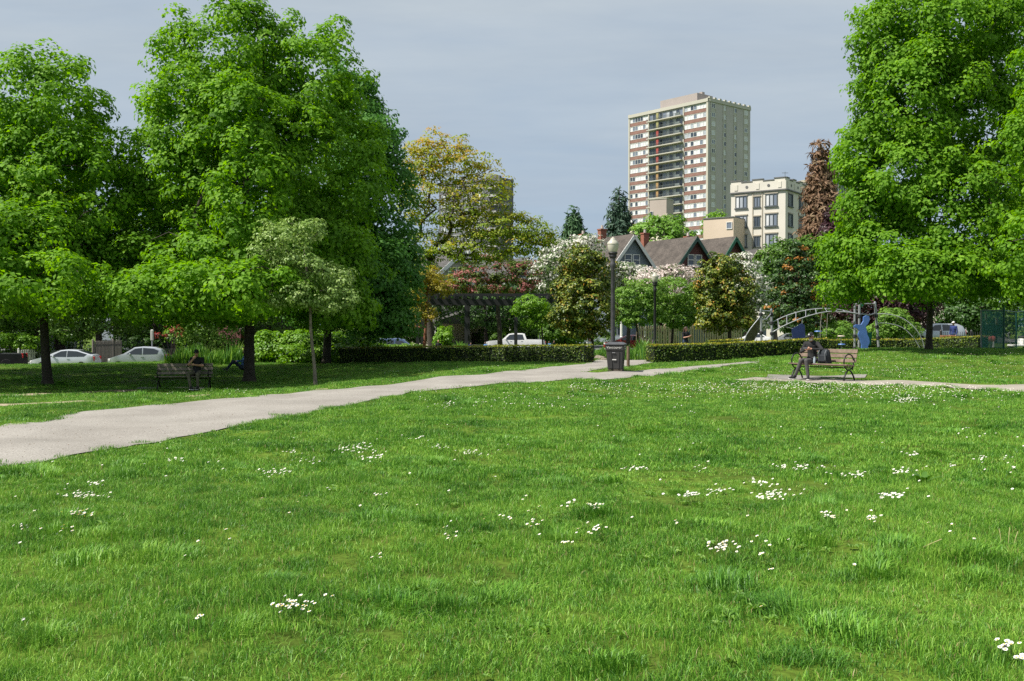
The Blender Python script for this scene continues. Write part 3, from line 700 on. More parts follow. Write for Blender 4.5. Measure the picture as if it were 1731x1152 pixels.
BARK_RED = mat('bark_copper', (0.22, 0.085, 0.045), 0.8, 0.35, 8, 0.6, 20)
def tree(name, label, base, top, r0, lobes, lm, nclump, per, rc, size, seed, cat='tree', nb=110, bark=None, group=None, inner=0.5, low=0.45, sag=0.1, clump_tint=None, minr=0.012, **kw):
    q = np.random.default_rng(seed); base = Vector(base)
    t = thing(name, label, cat, base, 0, group)
    P, O, Fo = clumps_in(lobes, nclump, q, inner)
    P = P.copy(); P[:, 2] = np.maximum(P[:, 2], G(base.x, base.y) + 0.15)
    t0 = clump_tint(P, Fo, q) if clump_tint else None
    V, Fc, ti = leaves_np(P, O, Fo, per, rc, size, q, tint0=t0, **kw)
    if r0 > 0:
        b = MB(); sel = q.permutation(len(P))[:nb]
        limbs(b, base, top, r0, P[sel], q, sag=sag, low=low, minr=minr)
        b.v = [tuple(Vector(v) - base) for v in b.v]
        b.build('trunk', bark or BARK, t, smooth='all')
    link('crown', mesh_np('crown', V - np.array(base), Fc, lm, ti), t)
    return t
G_LIME = leafmat('leaf_linden', [(0.075, 0.185, 0.012), (0.142, 0.305, 0.020), (0.212, 0.405, 0.030), (0.30, 0.50, 0.05)], 0.6, 0.48, 0.2)
G_BLUE = leafmat('leaf_bluish', [(0.060, 0.175, 0.030), (0.11, 0.265, 0.046), (0.17, 0.35, 0.058)], 0.55, 0.42, 0.25)
G_OLIVE = leafmat('leaf_olive', [(0.15, 0.26, 0.05), (0.26, 0.385, 0.095), (0.39, 0.49, 0.17)], 0.45, 0.3)
G_YEL = leafmat('leaf_ochre', [(0.17, 0.27, 0.025), (0.28, 0.37, 0.03), (0.40, 0.38, 0.04), (0.48, 0.29, 0.055)], 0.55, 0.45)
G_GOLD = leafmat('leaf_gold', [(0.17, 0.17, 0.015), (0.33, 0.29, 0.03), (0.42, 0.30, 0.05)], 0.5, 0.35)
G_BRIGHT = leafmat('leaf_bright', [(0.09, 0.22, 0.012), (0.17, 0.34, 0.022), (0.29, 0.46, 0.05)], 0.45, 0.36)
G_SOFT = leafmat('leaf_soft', [(0.10, 0.215, 0.03), (0.18, 0.33, 0.045), (0.28, 0.42, 0.085)], 0.5, 0.36)
G_DARK = leafmat('leaf_dark', [(0.022, 0.065, 0.012), (0.050, 0.120, 0.018), (0.09, 0.175, 0.03)], 0.45, 0.25)
G_MID = leafmat('leaf_mid', [(0.045, 0.110, 0.012), (0.09, 0.19, 0.020), (0.16, 0.28, 0.035)], 0.45, 0.3)
G_MAG = leafmat('leaf_magnolia', [(0.030, 0.065, 0.010), (0.08, 0.135, 0.014), (0.20, 0.25, 0.028), (0.33, 0.30, 0.05), (0.38, 0.20, 0.03)], 0.42, 0.18, 0.35, pos=[0, .3, .6, .86, 1])
B_WHITE = leafmat('blossom_white', [(0.07, 0.15, 0.03), (0.14, 0.22, 0.06), (0.66, 0.64, 0.56), (0.80, 0.78, 0.74)], 0.6, 0.25, pos=[0, .26, .34, 1])
B_PINKW = leafmat('blossom_blush', [(0.09, 0.15, 0.04), (0.62, 0.52, 0.48), (0.78, 0.72, 0.68)], 0.6, 0.25, pos=[0, .25, 1])
B_PINK = leafmat('blossom_rose', [(0.06, 0.11, 0.012), (0.12, 0.17, 0.02), (0.34, 0.10, 0.10), (0.48, 0.22, 0.20)], 0.6, 0.28, pos=[0, .5, .56, 1])
B_ORANGE = leafmat('blossom_orange', [(0.018, 0.055, 0.012), (0.055, 0.12, 0.025), (0.11, 0.18, 0.04), (0.34, 0.15, 0.03), (0.48, 0.21, 0.04)], 0.45, 0.2, pos=[0, .4, .78, .84, 1])
N_SPRUCE = leafmat('needle_spruce', [(0.026, 0.060, 0.036), (0.042, 0.090, 0.052), (0.07, 0.13, 0.075)], 0.6, 0.1)
N_FIR = leafmat('needle_fir', [(0.028, 0.075, 0.026), (0.055, 0.13, 0.045), (0.09, 0.18, 0.065)], 0.6, 0.1)
N_RUST = leafmat('needle_rust', [(0.11, 0.062, 0.034), (0.20, 0.115, 0.062), (0.26, 0.17, 0.10), (0.16, 0.15, 0.06)], 0.7, 0.15)
L_PLUM = leafmat('leaf_plum', [(0.022, 0.010, 0.012), (0.055, 0.022, 0.026), (0.10, 0.045, 0.045)], 0.45, 0.25)
L_RED = leafmat('leaf_red', [(0.16, 0.03, 0.03), (0.40, 0.07, 0.06), (0.5, 0.14, 0.1)], 0.5, 0.35)
B_CHEST = leafmat('leaf_chestnut', [(0.075, 0.19, 0.02), (0.15, 0.31, 0.03), (0.24, 0.40, 0.06), (0.70, 0.64, 0.52)], 0.5, 0.3, pos=[0, .4, .88, .9])

def Lb(Y, *a): return [lobe(x, y, rx, ry, Y, *r) for (x, y, rx, ry, *r) in a]
# --- the big lindens on the left
Y1 = 38.5
tree('linden_tree', 'tall leafy green tree at the left edge, nearest the black pickup', at(80, Y1), W(66, 300, Y1), 0.18,
     Lb(Y1, (95, 190, 85, 105), (40, 170, 70, 80), (60, 330, 130, 130), (130, 320, 85, 110, -1), (-70, 330, 130, 170), (40, 460, 130, 80, -1.5), (-70, 480, 110, 60), (140, 450, 70, 70, -1), (20, 420, 90, 90, -3), (60, 480, 110, 50, -5), (-60, 430, 120, 90, -4), (40, 380, 140, 120, 5), (-60, 360, 140, 140, 5), (90, 260, 90, 110, 4), (60, 450, 130, 60, 8)),
     G_LIME, 1900, 60, 0.56, 0.175, 21, nb=170, low=0.5)
tree('linden_tree', 'leafy tree just outside the left edge shading the lawn there', at(-330, 37), W(-340, 300, 37), 0.2,
     Lb(37, (-330, 300, 150, 190), (-250, 420, 110, 90), (-400, 420, 120, 90), (-330, 420, 140, 90, -4), (-330, 400, 140, 110, 5)), G_LIME, 700, 50, 0.6, 0.2, 27, nb=60, low=0.4)
Y2 = 40.0
tree('linden_tree', 'tallest leafy green tree, between the left bench and the young tree', at(421, Y2), W(415, 200, Y2), 0.215,
     Lb(Y2, (395, 85, 82, 100), (455, 110, 70, 90, 1), (292, 95, 34, 66), (330, 200, 75, 90, -1), (290, 270, 85, 110), (240, 350, 65, 90), (200, 450, 70, 60), (250, 480, 100, 70, -2), (420, 290, 130, 170, -1), (545, 140, 62, 100), (560, 290, 95, 140, 1), (420, 450, 150, 95, -2), (330, 500, 100, 50, -3), (540, 450, 95, 95), (170, 490, 40, 35, -1), (560, 520, 70, 42), (400, 495, 130, 45, -5), (260, 500, 90, 45, -5), (420, 380, 150, 130, 5), (300, 400, 130, 110, 5), (420, 220, 110, 120, 4), (420, 330, 60, 120, -4), (415, 200, 50, 70, -3)),
     G_LIME, 2700, 60, 0.56, 0.175, 22, nb=230, low=0.42)
Y3 = 50.0
tree('linden_tree', 'dark bluish green tree beside the ochre maple, its trunk before the bright shrub', at(551, Y3), W(570, 250, Y3), 0.20,
     Lb(Y3, (590, 210, 55, 110), (620, 290, 60, 110, -1), (655, 370, 50, 120), (665, 470, 50, 85), (610, 480, 80, 80, -2), (530, 430, 90, 110), (650, 540, 52, 36, -1)),
     G_BLUE, 1000, 60, 0.64, 0.19, 23, nb=90, low=0.45)
YY = 34.5
tree('young_tree', 'slim young tree with sparse pale olive leaves beside the gravel path', at(533, YY), W(516, 430, YY), 0.062,
     Lb(YY, (475, 405, 50, 30), (505, 392, 40, 22, .4), (448, 425, 28, 16), (515, 455, 50, 30), (562, 470, 40, 24, .3), (490, 500, 52, 22, -.4), (562, 505, 40, 28), (470, 455, 34, 12)),
     G_OLIVE, 380, 28, 0.26, 0.105, 24, nb=150, bark=BARK_PALE, low=0.5, inner=0.35, minr=0.006, flat=0.5, droop=0.8)
# --- the big maples on the right
YR = 44.0
tree('maple_tree', 'big leafy green tree on the right with its trunk by the clipped hedge', at(1570, YR), W(1572, 200, YR), 0.14,
     Lb(YR, (1485, 60, 42, 70), (1520, 110, 70, 90), (1600, 40, 120, 90), (1560, 170, 100, 90, -1), (1490, 220, 60, 60), (1450, 270, 36, 48), (1530, 300, 105, 80, -1), (1470, 350, 52, 50, -1), (1640, 200, 100, 130, 1), (1500, 430, 85, 62, -1), (1440, 430, 45, 44), (1435, 485, 40, 30), (1620, 360, 110, 110, -2), (1560, 460, 95, 48, -3), (1680, 450, 90, 55, -2), (1700, 300, 90, 110), (1700, 90, 80, 120)),
     G_LIME, 2100, 60, 0.58, 0.18, 25, nb=190, low=0.3)
YQ = 34.0
tree('maple_tree', 'nearer leafy green tree reaching in from the right edge', at(1905, YQ), W(1890, 250, YQ), 0.28,
     Lb(YQ, (1760, 250, 66, 80), (1750, 420, 70, 70), (1850, 330, 120, 150), (1850, 150, 120, 130), (1780, 480, 60, 36), (1930, 420, 120, 120), (1960, 250, 110, 160)),
     G_LIME, 800, 60, 0.46, 0.15, 26, nb=60, low=0.3)
# --- trees behind the hedges, centre
YM = 68.0
tree('ochre_maple_tree', 'spreading maple with ochre spring leaves and open dark branches', at(732, YM), W(728, 440, YM), 0.30,
     Lb(YM, (745, 250, 48, 32), (715, 285, 40, 40), (790, 275, 45, 35), (745, 320, 60, 30), (826, 328, 44, 44), (700, 345, 28, 40), (770, 370, 50, 24), (825, 388, 55, 26), (870, 380, 46, 24), (900, 394, 36, 20), (790, 420, 75, 24), (862, 415, 56, 22), (920, 405, 18, 10), (725, 410, 40, 26), (710, 450, 38, 24)),
     G_YEL, 820, 26, 0.60, 0.19, 31, nb=380, low=0.7, inner=0.25, sag=0.12, minr=0.02, flat=0.35, up=0.7, clump_tint=lambda P, Fo, q: np.clip(0.22 + 0.5 * (P[:, 2] - 6) / 9 + q.normal(0, 0.2, len(P)), 0, 1))
YB = 55.0
tree('paperbark_maple', 'small copper-barked maple with golden yellow leaves at the pergola end', at(716, YB), W(722, 490, YB), 0.10,
     Lb(YB, (722, 470, 40, 20), (705, 500, 22, 14), (745, 486, 30, 14), (716, 530, 24, 16), (682, 552, 24, 9)), G_GOLD, 190, 24, 0.3, 0.14, 32, nb=60, bark=BARK_RED, low=0.2, inner=0.2, flat=0.5)
YP = 74.0
tree('pink_dogwood', 'pink flowering dogwood over the pergola roof', at(846, YP), W(842, 480, YP), 0.22,
     Lb(YP, (835, 455, 62, 26), (800, 475, 50, 24), (885, 462, 40, 24), (850, 485, 60, 16), (770, 492, 26, 12)), B_PINK, 330, 26, 0.42, 0.19, 33, nb=90, low=0.4, flat=0.4, up=0.8,
     clump_tint=lambda P, Fo, q: np.where(q.uniform(0, 1, len(P)) < 0.28, 0.72, 0.2))
tree('white_dogwood', 'white flowering tree between the pink dogwood and the tall lamp', at(955, 88), W(958, 470, 88), 0.2,
     Lb(88, (955, 435, 46, 30), (985, 420, 34, 22), (930, 455, 36, 28), (1000, 450, 30, 30), (925, 480, 26, 16)), B_WHITE, 330, 30, 0.6, 0.24, 34, nb=60, low=0.4, flat=0.5, clump_tint=lambda P, Fo, q: np.clip(0.36 + q.normal(0, 0.16, len(P)), 0, 1), spread=0.3)
tree('white_dogwood', 'white flowering tree below the grey gabled house', at(1062, 90), W(1062, 475, 90), 0.2,
     Lb(90, (1062, 464, 30, 18), (1040, 470, 24, 26), (1085, 474, 30, 16)), B_WHITE, 200, 30, 0.6, 0.24, 35, nb=60, low=0.4, flat=0.5, clump_tint=lambda P, Fo, q: np.clip(0.36 + q.normal(0, 0.16, len(P)), 0, 1), spread=0.3)
tree('blush_cherry', 'blush white cherry tree behind the second lamp', at(1135, 84), W(1130, 480, 84), 0.2,
     Lb(84, (1110, 470, 36, 18), (1150, 468, 36, 18), (1175, 480, 26, 18), (1130, 490, 50, 20)), B_PINKW, 240, 30, 0.6, 0.22, 36, nb=60, low=0.4, flat=0.5, clump_tint=lambda P, Fo, q: np.clip(0.34 + q.normal(0, 0.2, len(P)), 0, 1), spread=0.3)
tree('white_dogwood', 'white flowering tree behind the slide', at(1268, 76), W(1268, 490, 76), 0.18,
     Lb(76, (1262, 470, 26, 30), (1278, 500, 24, 34), (1255, 445, 18, 16), (1285, 535, 16, 22)), B_WHITE, 220, 30, 0.5, 0.2, 37, nb=60, low=0.4, flat=0.5, clump_tint=lambda P, Fo, q: np.clip(0.36 + q.normal(0, 0.16, len(P)), 0, 1), spread=0.3)
tree('white_dogwood', 'low white flowering branches beside the orange flowered tree', at(1368, 66), W(1366, 500, 66), 0.1,
     Lb(66, (1368, 478, 20, 9), (1335, 484, 16, 5), (1378, 490, 12, 6)), B_WHITE, 50, 26, 0.32, 0.17, 38, nb=40, low=0.4, flat=0.4)
tint_mag = lambda P, Fo, q: np.clip(0.45 + q.normal(0, 0.16, len(P)), 0, 1)
tree('magnolia_tree', 'dense glossy magnolia tree left of the tall lamp post', at(1003, 52), W(998, 470, 52), 0.10,
     Lb(52, (985, 440, 34, 24), (1010, 470, 32, 40, .6), (965, 480, 30, 36), (990, 510, 42, 44, -.6), (960, 535, 30, 26), (1015, 535, 28, 30), (985, 560, 34, 12)), G_MAG, 520, 36, 0.27, 0.145, 39, nb=90, low=0.2, clump_tint=tint_mag, spread=0.34)
tree('magnolia_tree', 'dense glossy magnolia tree beside the climbing frame slide', at(1234, 60), W(1230, 480, 60), 0.13,
     Lb(60, (1222, 450, 32, 20), (1205, 485, 30, 36), (1240, 490, 32, 40), (1215, 530, 36, 30), (1250, 535, 30, 24), (1195, 545, 16, 16)), G_MAG, 480, 36, 0.3, 0.16, 40, nb=90, low=0.2, clump_tint=tint_mag, spread=0.34)
tree('soft_maple', 'light green rounded tree just right of the tall lamp post', at(1078, 60), W(1076, 520, 60), 0.09,
     Lb(60, (1072, 500, 34, 26), (1098, 492, 26, 20), (1060, 530, 26, 22), (1092, 525, 28, 24)), G_SOFT, 300, 32, 0.3, 0.13, 41, nb=100, low=0.1, flat=0.4)
tree('soft_maple', 'light green rounded tree just right of the second lamp', at(1135, 62), W(1140, 520, 62), 0.10,
     Lb(62, (1140, 492, 44, 24), (1165, 515, 28, 28), (1125, 520, 30, 26), (1150, 540, 30, 16)), G_SOFT, 330, 32, 0.3, 0.13, 42, nb=110, low=0.1, flat=0.4)
tree('yellow_green_maple', 'small yellow-green layered tree in front of the pickup tailgate', at(919, 55), W(912, 520, 55), 0.055,
     Lb(55, (900, 512, 30, 12), (890, 526, 22, 10), (915, 530, 22, 12), (905, 545, 22, 8)), G_BRIGHT, 170, 28, 0.26, 0.12, 43, nb=60, low=0.25, flat=0.35)
tint_or = lambda P, Fo, q: np.where(q.uniform(0, 1, len(P)) < 0.10, 0.90, np.clip(0.35 + q.normal(0, 0.16, len(P)), 0, 0.74))
tree('orange_flowered_tree', 'dark layered tree with orange flowers behind the arched ladder', at(1348, 64), W(1346, 420, 64), 0.16,
     Lb(64, (1348, 420, 16, 14), (1345, 445, 34, 16), (1340, 470, 46, 18), (1350, 495, 50, 18), (1345, 522, 50, 20), (1345, 548, 44, 16)), B_ORANGE, 430, 30, 0.34, 0.17, 44, nb=120, low=0.15, clump_tint=tint_or, spread=0.1, flat=0.35)
tree('garden_tree', 'mid green rounded tree behind the orange flowered tree', at(1312, 84), W(1312, 450, 84), 0.2,
     Lb(84, (1312, 440, 32, 34), (1300, 480, 30, 30), (1385, 430, 30, 34), (1350, 425, 30, 20)), G_MID, 300, 40, 0.6, 0.24, 45, nb=60, low=0.3)
# --- conifers and far trees
def conifer(name, label, px, top, bot, half, Y, lm, seed, n=420, per=26, size=0.5, base=None, aspect=0.28, ragged=0.25, power=1.0):
    q = np.random.default_rng(seed); B = at(px, Y) if base is None else base
    zt = W(px, top, Y).z; zb = W(px, bot, Y).z; hw = half * Y / F; H = zt - zb
    t = thing(name, label, 'tree', B)
    b = MB(); b.tube([(0, 0, -.3), (0, 0, (zb - B.z + zt - B.z) / 2), (0, 0, zt - B.z)], [hw * .12 + .1, hw * .07 + .05, 0.03], 8)
    u = 1 - np.sqrt(q.uniform(0, 1, n)); whorl = np.round(u * 13) / 13 + q.normal(0, .012, n); a = q.uniform(0, 6.28, n)
    rr = hw * np.clip(1 - whorl, 0.02, 1) ** power * (1 - ragged * q.uniform(0, 1, n)) * (1 + 0.18 * np.sin(a * 3 + whorl * 20)); f = q.uniform(0.35, 1, n) ** 0.5
    P = np.stack([np.cos(a) * rr * f, np.sin(a) * rr * f, zb - B.z + H * whorl - rr * f * 0.25], -1); O = unit(np.stack([np.cos(a), np.sin(a), -0.2 + 0 * a], -1))
    V, Fc, ti = leaves_np(P, O, f, per, 0.055 * H + 0.12, size, q, flat=0.4, aspect=aspect, droop=0.6, hemi=0.2, up=0.5)
    for i in range(0, n, 5): b.tube([(0, 0, P[i][2] + rr[i] * f[i] * .1), tuple(P[i])], [0.05, 0.015], 4, False)
    b.build('trunk', BARK, t, smooth='all'); link('crown', mesh_np('crown', V, Fc, lm, ti), t)
    return t
conifer('fir_tree', 'green pointed conifer left of the chimney with no neighbour close by', 970, 354, 470, 50, 172, N_FIR, 51, 380, 30, 1.1)
conifer('spruce_tree', 'dark blue-green conifer beside the tower block', 1046, 321, 500, 62, 168, N_SPRUCE, 52, 480, 26, 1.1, ragged=0.5)
conifer('rust_cedar', 'rust-brown dying cedar beside the cream apartment block', 1386, 243, 470, 40, 118, N_RUST, 53, 620, 30, 0.75, ragged=0.4, power=0.62)
tree('chestnut_tree', 'bright green horse chestnut with cream flower candles behind the red gabled house', at(1120, 162), W(1120, 410, 162), 0.5,
     Lb(162, (1120, 392, 40, 26), (1092, 402, 26, 20), (1146, 402, 26, 20), (1120, 420, 48, 24)), B_CHEST, 330, 34, 1.0, 0.5, 54, nb=30, low=0.4,
     clump_tint=lambda P, Fo, q: np.where(q.uniform(0, 1, len(P)) < 0.16, 0.97, np.clip(0.45 + q.normal(0, 0.15, len(P)), 0, 0.85)), spread=0.08)
tree('far_tree', 'small bright green tree top by the foot of the tower block', at(1212, 215), W(1212, 390, 215), 0.3, Lb(215, (1212, 370, 14, 12), (1203, 378, 12, 12), (1222, 380, 12, 12), (1212, 395, 20, 14)), G_BRIGHT, 90, 30, 1.2, 0.5, 55, nb=20)
tree('purple_plum_tree', 'dark purple plum tree right of the rust-brown cedar', at(1418, 112), W(1418, 420, 112), 0.25, Lb(112, (1418, 372, 22, 26), (1408, 410, 28, 34), (1432, 400, 24, 30), (1440, 360, 18, 20)), L_PLUM, 260, 36, 0.8, 0.32, 56, nb=60)
tree('copper_beech', 'dark copper-purple tree in the shade behind the climbing frame', at(1515, 80), W(1515, 520, 80), 0.25, Lb(80, (1500, 535, 40, 26), (1540, 520, 40, 30), (1470, 520, 30, 30), (1520, 500, 50, 24), (1440, 525, 26, 30)), L_PLUM, 330, 36, 0.6, 0.24, 57, nb=60)
# --- trees across the street, behind the lindens
BG = [(-70, 88, (-70, 470, 100, 80), (-60, 540, 80, 40)), (60, 92, (50, 450, 90, 90), (60, 520, 70, 44), (20, 555, 40, 22)), (167, 84, (160, 480, 80, 66), (185, 530, 60, 36), (130, 540, 44, 28)), (262, 96, (260, 470, 90, 80), (255, 540, 60, 40)),
      (352, 92, (350, 480, 90, 80), (350, 555, 60, 30)), (455, 97, (450, 470, 90, 90), (460, 545, 70, 30)), (560, 96, (560, 480, 90, 80), (540, 548, 60, 26)), (650, 94, (655, 500, 70, 70), (640, 555, 50, 26))]
bgl = ['dark street tree at the far left behind the black pickup', 'dark street tree over the little porch', 'street tree with a forked trunk behind the white hybrid car', 'dark street tree behind the silver hatchback', 'dark street tree behind the sword-leaved plants', 'dark street tree left of the bright shrub', 'dark street tree right above the bright shrub', 'dark street tree above the blue van']
for i, (px, Y, *ls) in enumerate(BG):
    tree('street_tree', bgl[i], at(px, Y), W(px, 470, Y), 0.3, Lb(Y, *ls), [G_MID, G_SOFT, G_MID][i % 3], 330, 40, 0.75, 0.26, 60 + i, nb=50, low=0.3, group='trees along the far side of the street')
BR = [(1600, 92, G_DARK, 'dark tree behind the right trunk and its parked cars', (1590, 520, 70, 40), (1620, 480, 80, 60)), (1680, 88, G_DARK, 'dark drooping tree behind the person in the white hat', (1660, 530, 60, 40), (1700, 490, 80, 60)), (1790, 84, G_MID, 'dark tree behind the green court fence', (1760, 520, 70, 50), (1800, 470, 90, 70)),
      (820, 104, G_DARK, 'dark leafy tree behind the pergola', (820, 520, 60, 40), (760, 500, 50, 40), (880, 515, 50, 40)), (950, 108, G_DARK, 'dark tree behind the left magnolia', (950, 530, 60, 40), (930, 500, 50, 30)), (1190, 120, G_DARK, 'dark tree behind the right magnolia', (1260, 520, 40, 40), (1300, 500, 40, 40), (1200, 520, 50, 30)), (1400, 108, G_MID, 'leafy tree behind the arched ladder', (1400, 500, 50, 50), (1450, 470, 50, 60), (1370, 540, 50, 30))]
for i, (px, Y, m_, lab, *ls) in enumerate(BR):
    tree('background_tree', lab, at(px, Y), W(px, 520, Y), 0.25, Lb(Y, *ls), m_, 300, 40, 0.75, 0.27, 80 + i, nb=50, low=0.3)
def bush(name, label, lobes, lm, n, per, rc, size, seed, cat='shrub', **kw):
    c = np.mean([l[0] for l in lobes], 0); base = Vector((c[0], c[1], G(c[0], c[1])))
    q = np.random.default_rng(seed); t = thing(name, label, cat, base)
    P, O, Fo = clumps_in(lobes, n, q, 0.35); P = P.copy(); zg = gz(P[:, 0], P[:, 1]); P[:, 2] = np.maximum(P[:, 2], zg + 0.12)
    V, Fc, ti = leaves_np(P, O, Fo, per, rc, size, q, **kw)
    b = MB()
    for i in range(14):
        p = P[int(q.integers(0, len(P)))]; b.tube([(q.normal(0, .2), q.normal(0, .1), -0.1), tuple((Vector(p) - base) * 0.5 + Vector((0, 0, .1))), tuple(Vector(p) - base)], [.03, .02, .008], 5, False)
    b.build('stem', BARK, t); link('foliage', mesh_np('foliage', V - np.array(base), Fc, lm, ti), t)
    return t
YS = 53.0
bush('bright_shrub', 'large bright lime green shrub between the two left trunks', Lb(YS, (470, 590, 48, 24), (520, 585, 50, 26), (575, 588, 45, 22), (620, 592, 40, 18), (440, 598, 26, 18), (545, 600, 70, 16, -1)), G_BRIGHT, 520, 40, 0.34, 0.17, 71)
bush('low_shrub', 'low pale green shrub below the blue van', Lb(56, (650, 592, 30, 8), (690, 590, 26, 6)), G_SOFT, 120, 36, 0.25, 0.13, 72)
bush('garden_shrub', 'bright green bush in the pergola next to its second post', Lb(60, (752, 565, 12, 12), (748, 578, 16, 9)), G_BRIGHT, 60, 36, 0.25, 0.13, 73)
bush('garden_shrub', 'leafy green bush behind the two people on the right of the pergola', Lb(62, (935, 560, 24, 18), (965, 570, 26, 12)), G_MID, 130, 36, 0.3, 0.14, 74)
bush('garden_shrub', 'mid green bush behind the white pickup', Lb(106, (880, 558, 50, 9), (940, 556, 30, 12)), G_MID, 120, 36, 0.5, 0.22, 75)
bush('garden_shrub', 'light green bush between the climbing frame and its looped ladder', Lb(63, (1510, 540, 26, 22), (1530, 560, 26, 14), (1490, 560, 24, 14), (1412, 560, 40, 14)), G_SOFT, 230, 36, 0.3, 0.15, 76)
bush('garden_shrub', 'tall dark bush above the blue van', Lb(97, (690, 560, 34, 22), (655, 565, 30, 16), (725, 560, 20, 16)), G_MID, 220, 36, 0.5, 0.22, 83)
bush('red_japanese_maple', 'red leafed shrub in the shade behind the sword-leaved plants', Lb(82, (290, 552, 14, 8), (305, 562, 16, 6), (275, 566, 12, 5)), L_RED, 14, 18, 0.3, 0.17, 77)
bush('garden_shrub', 'yellow-green bush left of the porch at the far left', Lb(86, (45, 580, 20, 12), (20, 575, 20, 12)), G_BRIGHT, 70, 36, 0.4, 0.2, 78)
bush('garden_shrub', 'leafy bush behind the white hybrid car', Lb(90, (120, 560, 40, 18), (145, 550, 24, 16)), G_SOFT, 110, 36, 0.45, 0.2, 79)
# long row of dark garden shrubs behind the far pavement
for i, (a_, lab) in enumerate(((-62, 'dark garden shrubbery left of the porch house'), (-44, 'dark garden shrubbery behind the hatchback'), (-26, 'dark garden shrubbery behind the bright shrub'), (-6, 'dark garden shrubbery behind the blue van'), (14, 'dark garden shrubbery behind the pergola people'), (56, 'dark garden shrubbery behind the white car by the slide'), (80, 'dark garden shrubbery under the right trees'))):
    ls = []
    for k in range(5):
        p = SP(a_ + k * 3.6, 97 + (k % 2)); ls.append((np.array(p + Vector((0, 0, 1.0))), np.array([2.4, 1.6, 1.7 + 0.4 * (k % 3)])))
    bush('garden_shrub', lab, ls, [G_DARK, G_MID][i % 2], 300, 30, 0.45, 0.22, 200 + i)
# sword-leaved irises
IRIS = leafmat('iris_leaf', [(0.05, 0.15, 0.03), (0.12, 0.27, 0.04), (0.26, 0.42, 0.07)], 0.4, 0.3)
def irises(name, label, px0, px1, Y, h, n, seed, depth=2.0):
    q = np.random.default_rng(seed); a0 = at((px0 + px1) / 2, Y); wx = abs(px1 - px0) * Y / F / 2
    x = a0.x + q.uniform(-wx, wx, n); y = Y + q.uniform(-depth / 2, depth / 2, n); z = gz(x, y); hh = h * q.uniform(0.35, 1.1, n) * (0.75 + 0.35 * np.sin(x * 2.3) * np.sin(x * 5.1 + 1)); la = q.uniform(0, 6.28, n); ln = q.uniform(0.05, 0.4, n) * hh; fa = q.uniform(0, 6.28, n); w = 0.022
    wx_, wy_ = np.cos(fa) * w, np.sin(fa) * w; lx, ly = np.cos(la) * ln, np.sin(la) * ln; V = np.zeros((n, 5, 3))
    V[:, 0] = np.stack([x - wx_, y - wy_, z], -1); V[:, 1] = np.stack([x + wx_, y + wy_, z], -1); V[:, 2] = np.stack([x - wx_ + lx * .4, y - wy_ + ly * .4, z + hh * .65], -1); V[:, 3] = np.stack([x + wx_ + lx * .4, y + wy_ + ly * .4, z + hh * .65], -1); V[:, 4] = np.stack([x + lx, y + ly, z + hh * (1 - .2 * ln / hh)], -1)
    o = (np.arange(n) * 5)[:, None]; Fc = np.concatenate([o + np.array([[0, 1, 3]]), o + np.array([[0, 3, 2]]), o + np.array([[2, 3, 4]])], 0)
    t = thing(name, label, 'plant', a0); link('foliage', mesh_np('foliage', V.reshape(-1, 3) - np.array(a0), Fc, IRIS, np.repeat(q.uniform(0, 1, n), 5)), t)
irises('iris_clump', 'bed of tall sword-leaved green plants behind the left bench', 286, 408, 50.5, 1.15, 1700, 91)
irises('iris_clump', 'bed of sword-leaved plants behind the black bin', 1040, 1100, 47, 0.95, 900, 92, 3)
irises('iris_clump', 'sword-leaved plants in the gap left of the black bin', 985, 1025, 49, 0.6, 500, 93, 2)
irises('iris_clump', 'sword-leaved tuft below the pergola beam', 770, 790, 58, 0.9, 300, 94, 1)
# ================================================================== buildings
class Face:
    """a vertical facade: p0 -> p1 runs left to right seen from outside"""
    def __init__(s, p0, p1, base):
        s.p = Vector((p0[0], p0[1], 0)); e = Vector((p1[0], p1[1], 0)) - s.p; s.L = e.length; s.u = e / s.L
        s.n = Vector((s.u.y, -s.u.x, 0)); s.rz = math.atan2(s.u.y, s.u.x); s.base = Vector(base)
    def pt(s, t, z, o=0.0): return s.p + s.u * t + s.n * o + Vector((0, 0, z)) - s.base
    def box(s, b, t0, t1, z0, z1, o0, o1):
        q = [s.pt(t, z, o) for z in (z0, z1) for (t, o) in ((t0, o1), (t1, o1), (t1, o0), (t0, o0))]
        return b.add(q, [(0, 3, 2, 1), (4, 5, 6, 7), (0, 1, 5, 4), (1, 2, 6, 5), (2, 3, 7, 6), (3, 0, 4, 7)])
    def put(s, name, me, parent, t, z, o=0.0): return link(name, me, parent, s.pt(t, z, o), s.rz)
GLASS = glassmat('window_glass', (0.05, 0.065, 0.085), 0.08)
GLASS_PALE = glassmat('window_sky', (0.17, 0.20, 0.25), 0.12)
CURT = mat('curtain', (0.62, 0.63, 0.64), 0.7, 0.1, 0.6)
CURT2 = mat('curtain_grey', (0.36, 0.39, 0.43), 0.6, 0.15, 0.8)
WHITE = mat('white_paint', (0.72, 0.71, 0.68), 0.6, 0.08, 2)
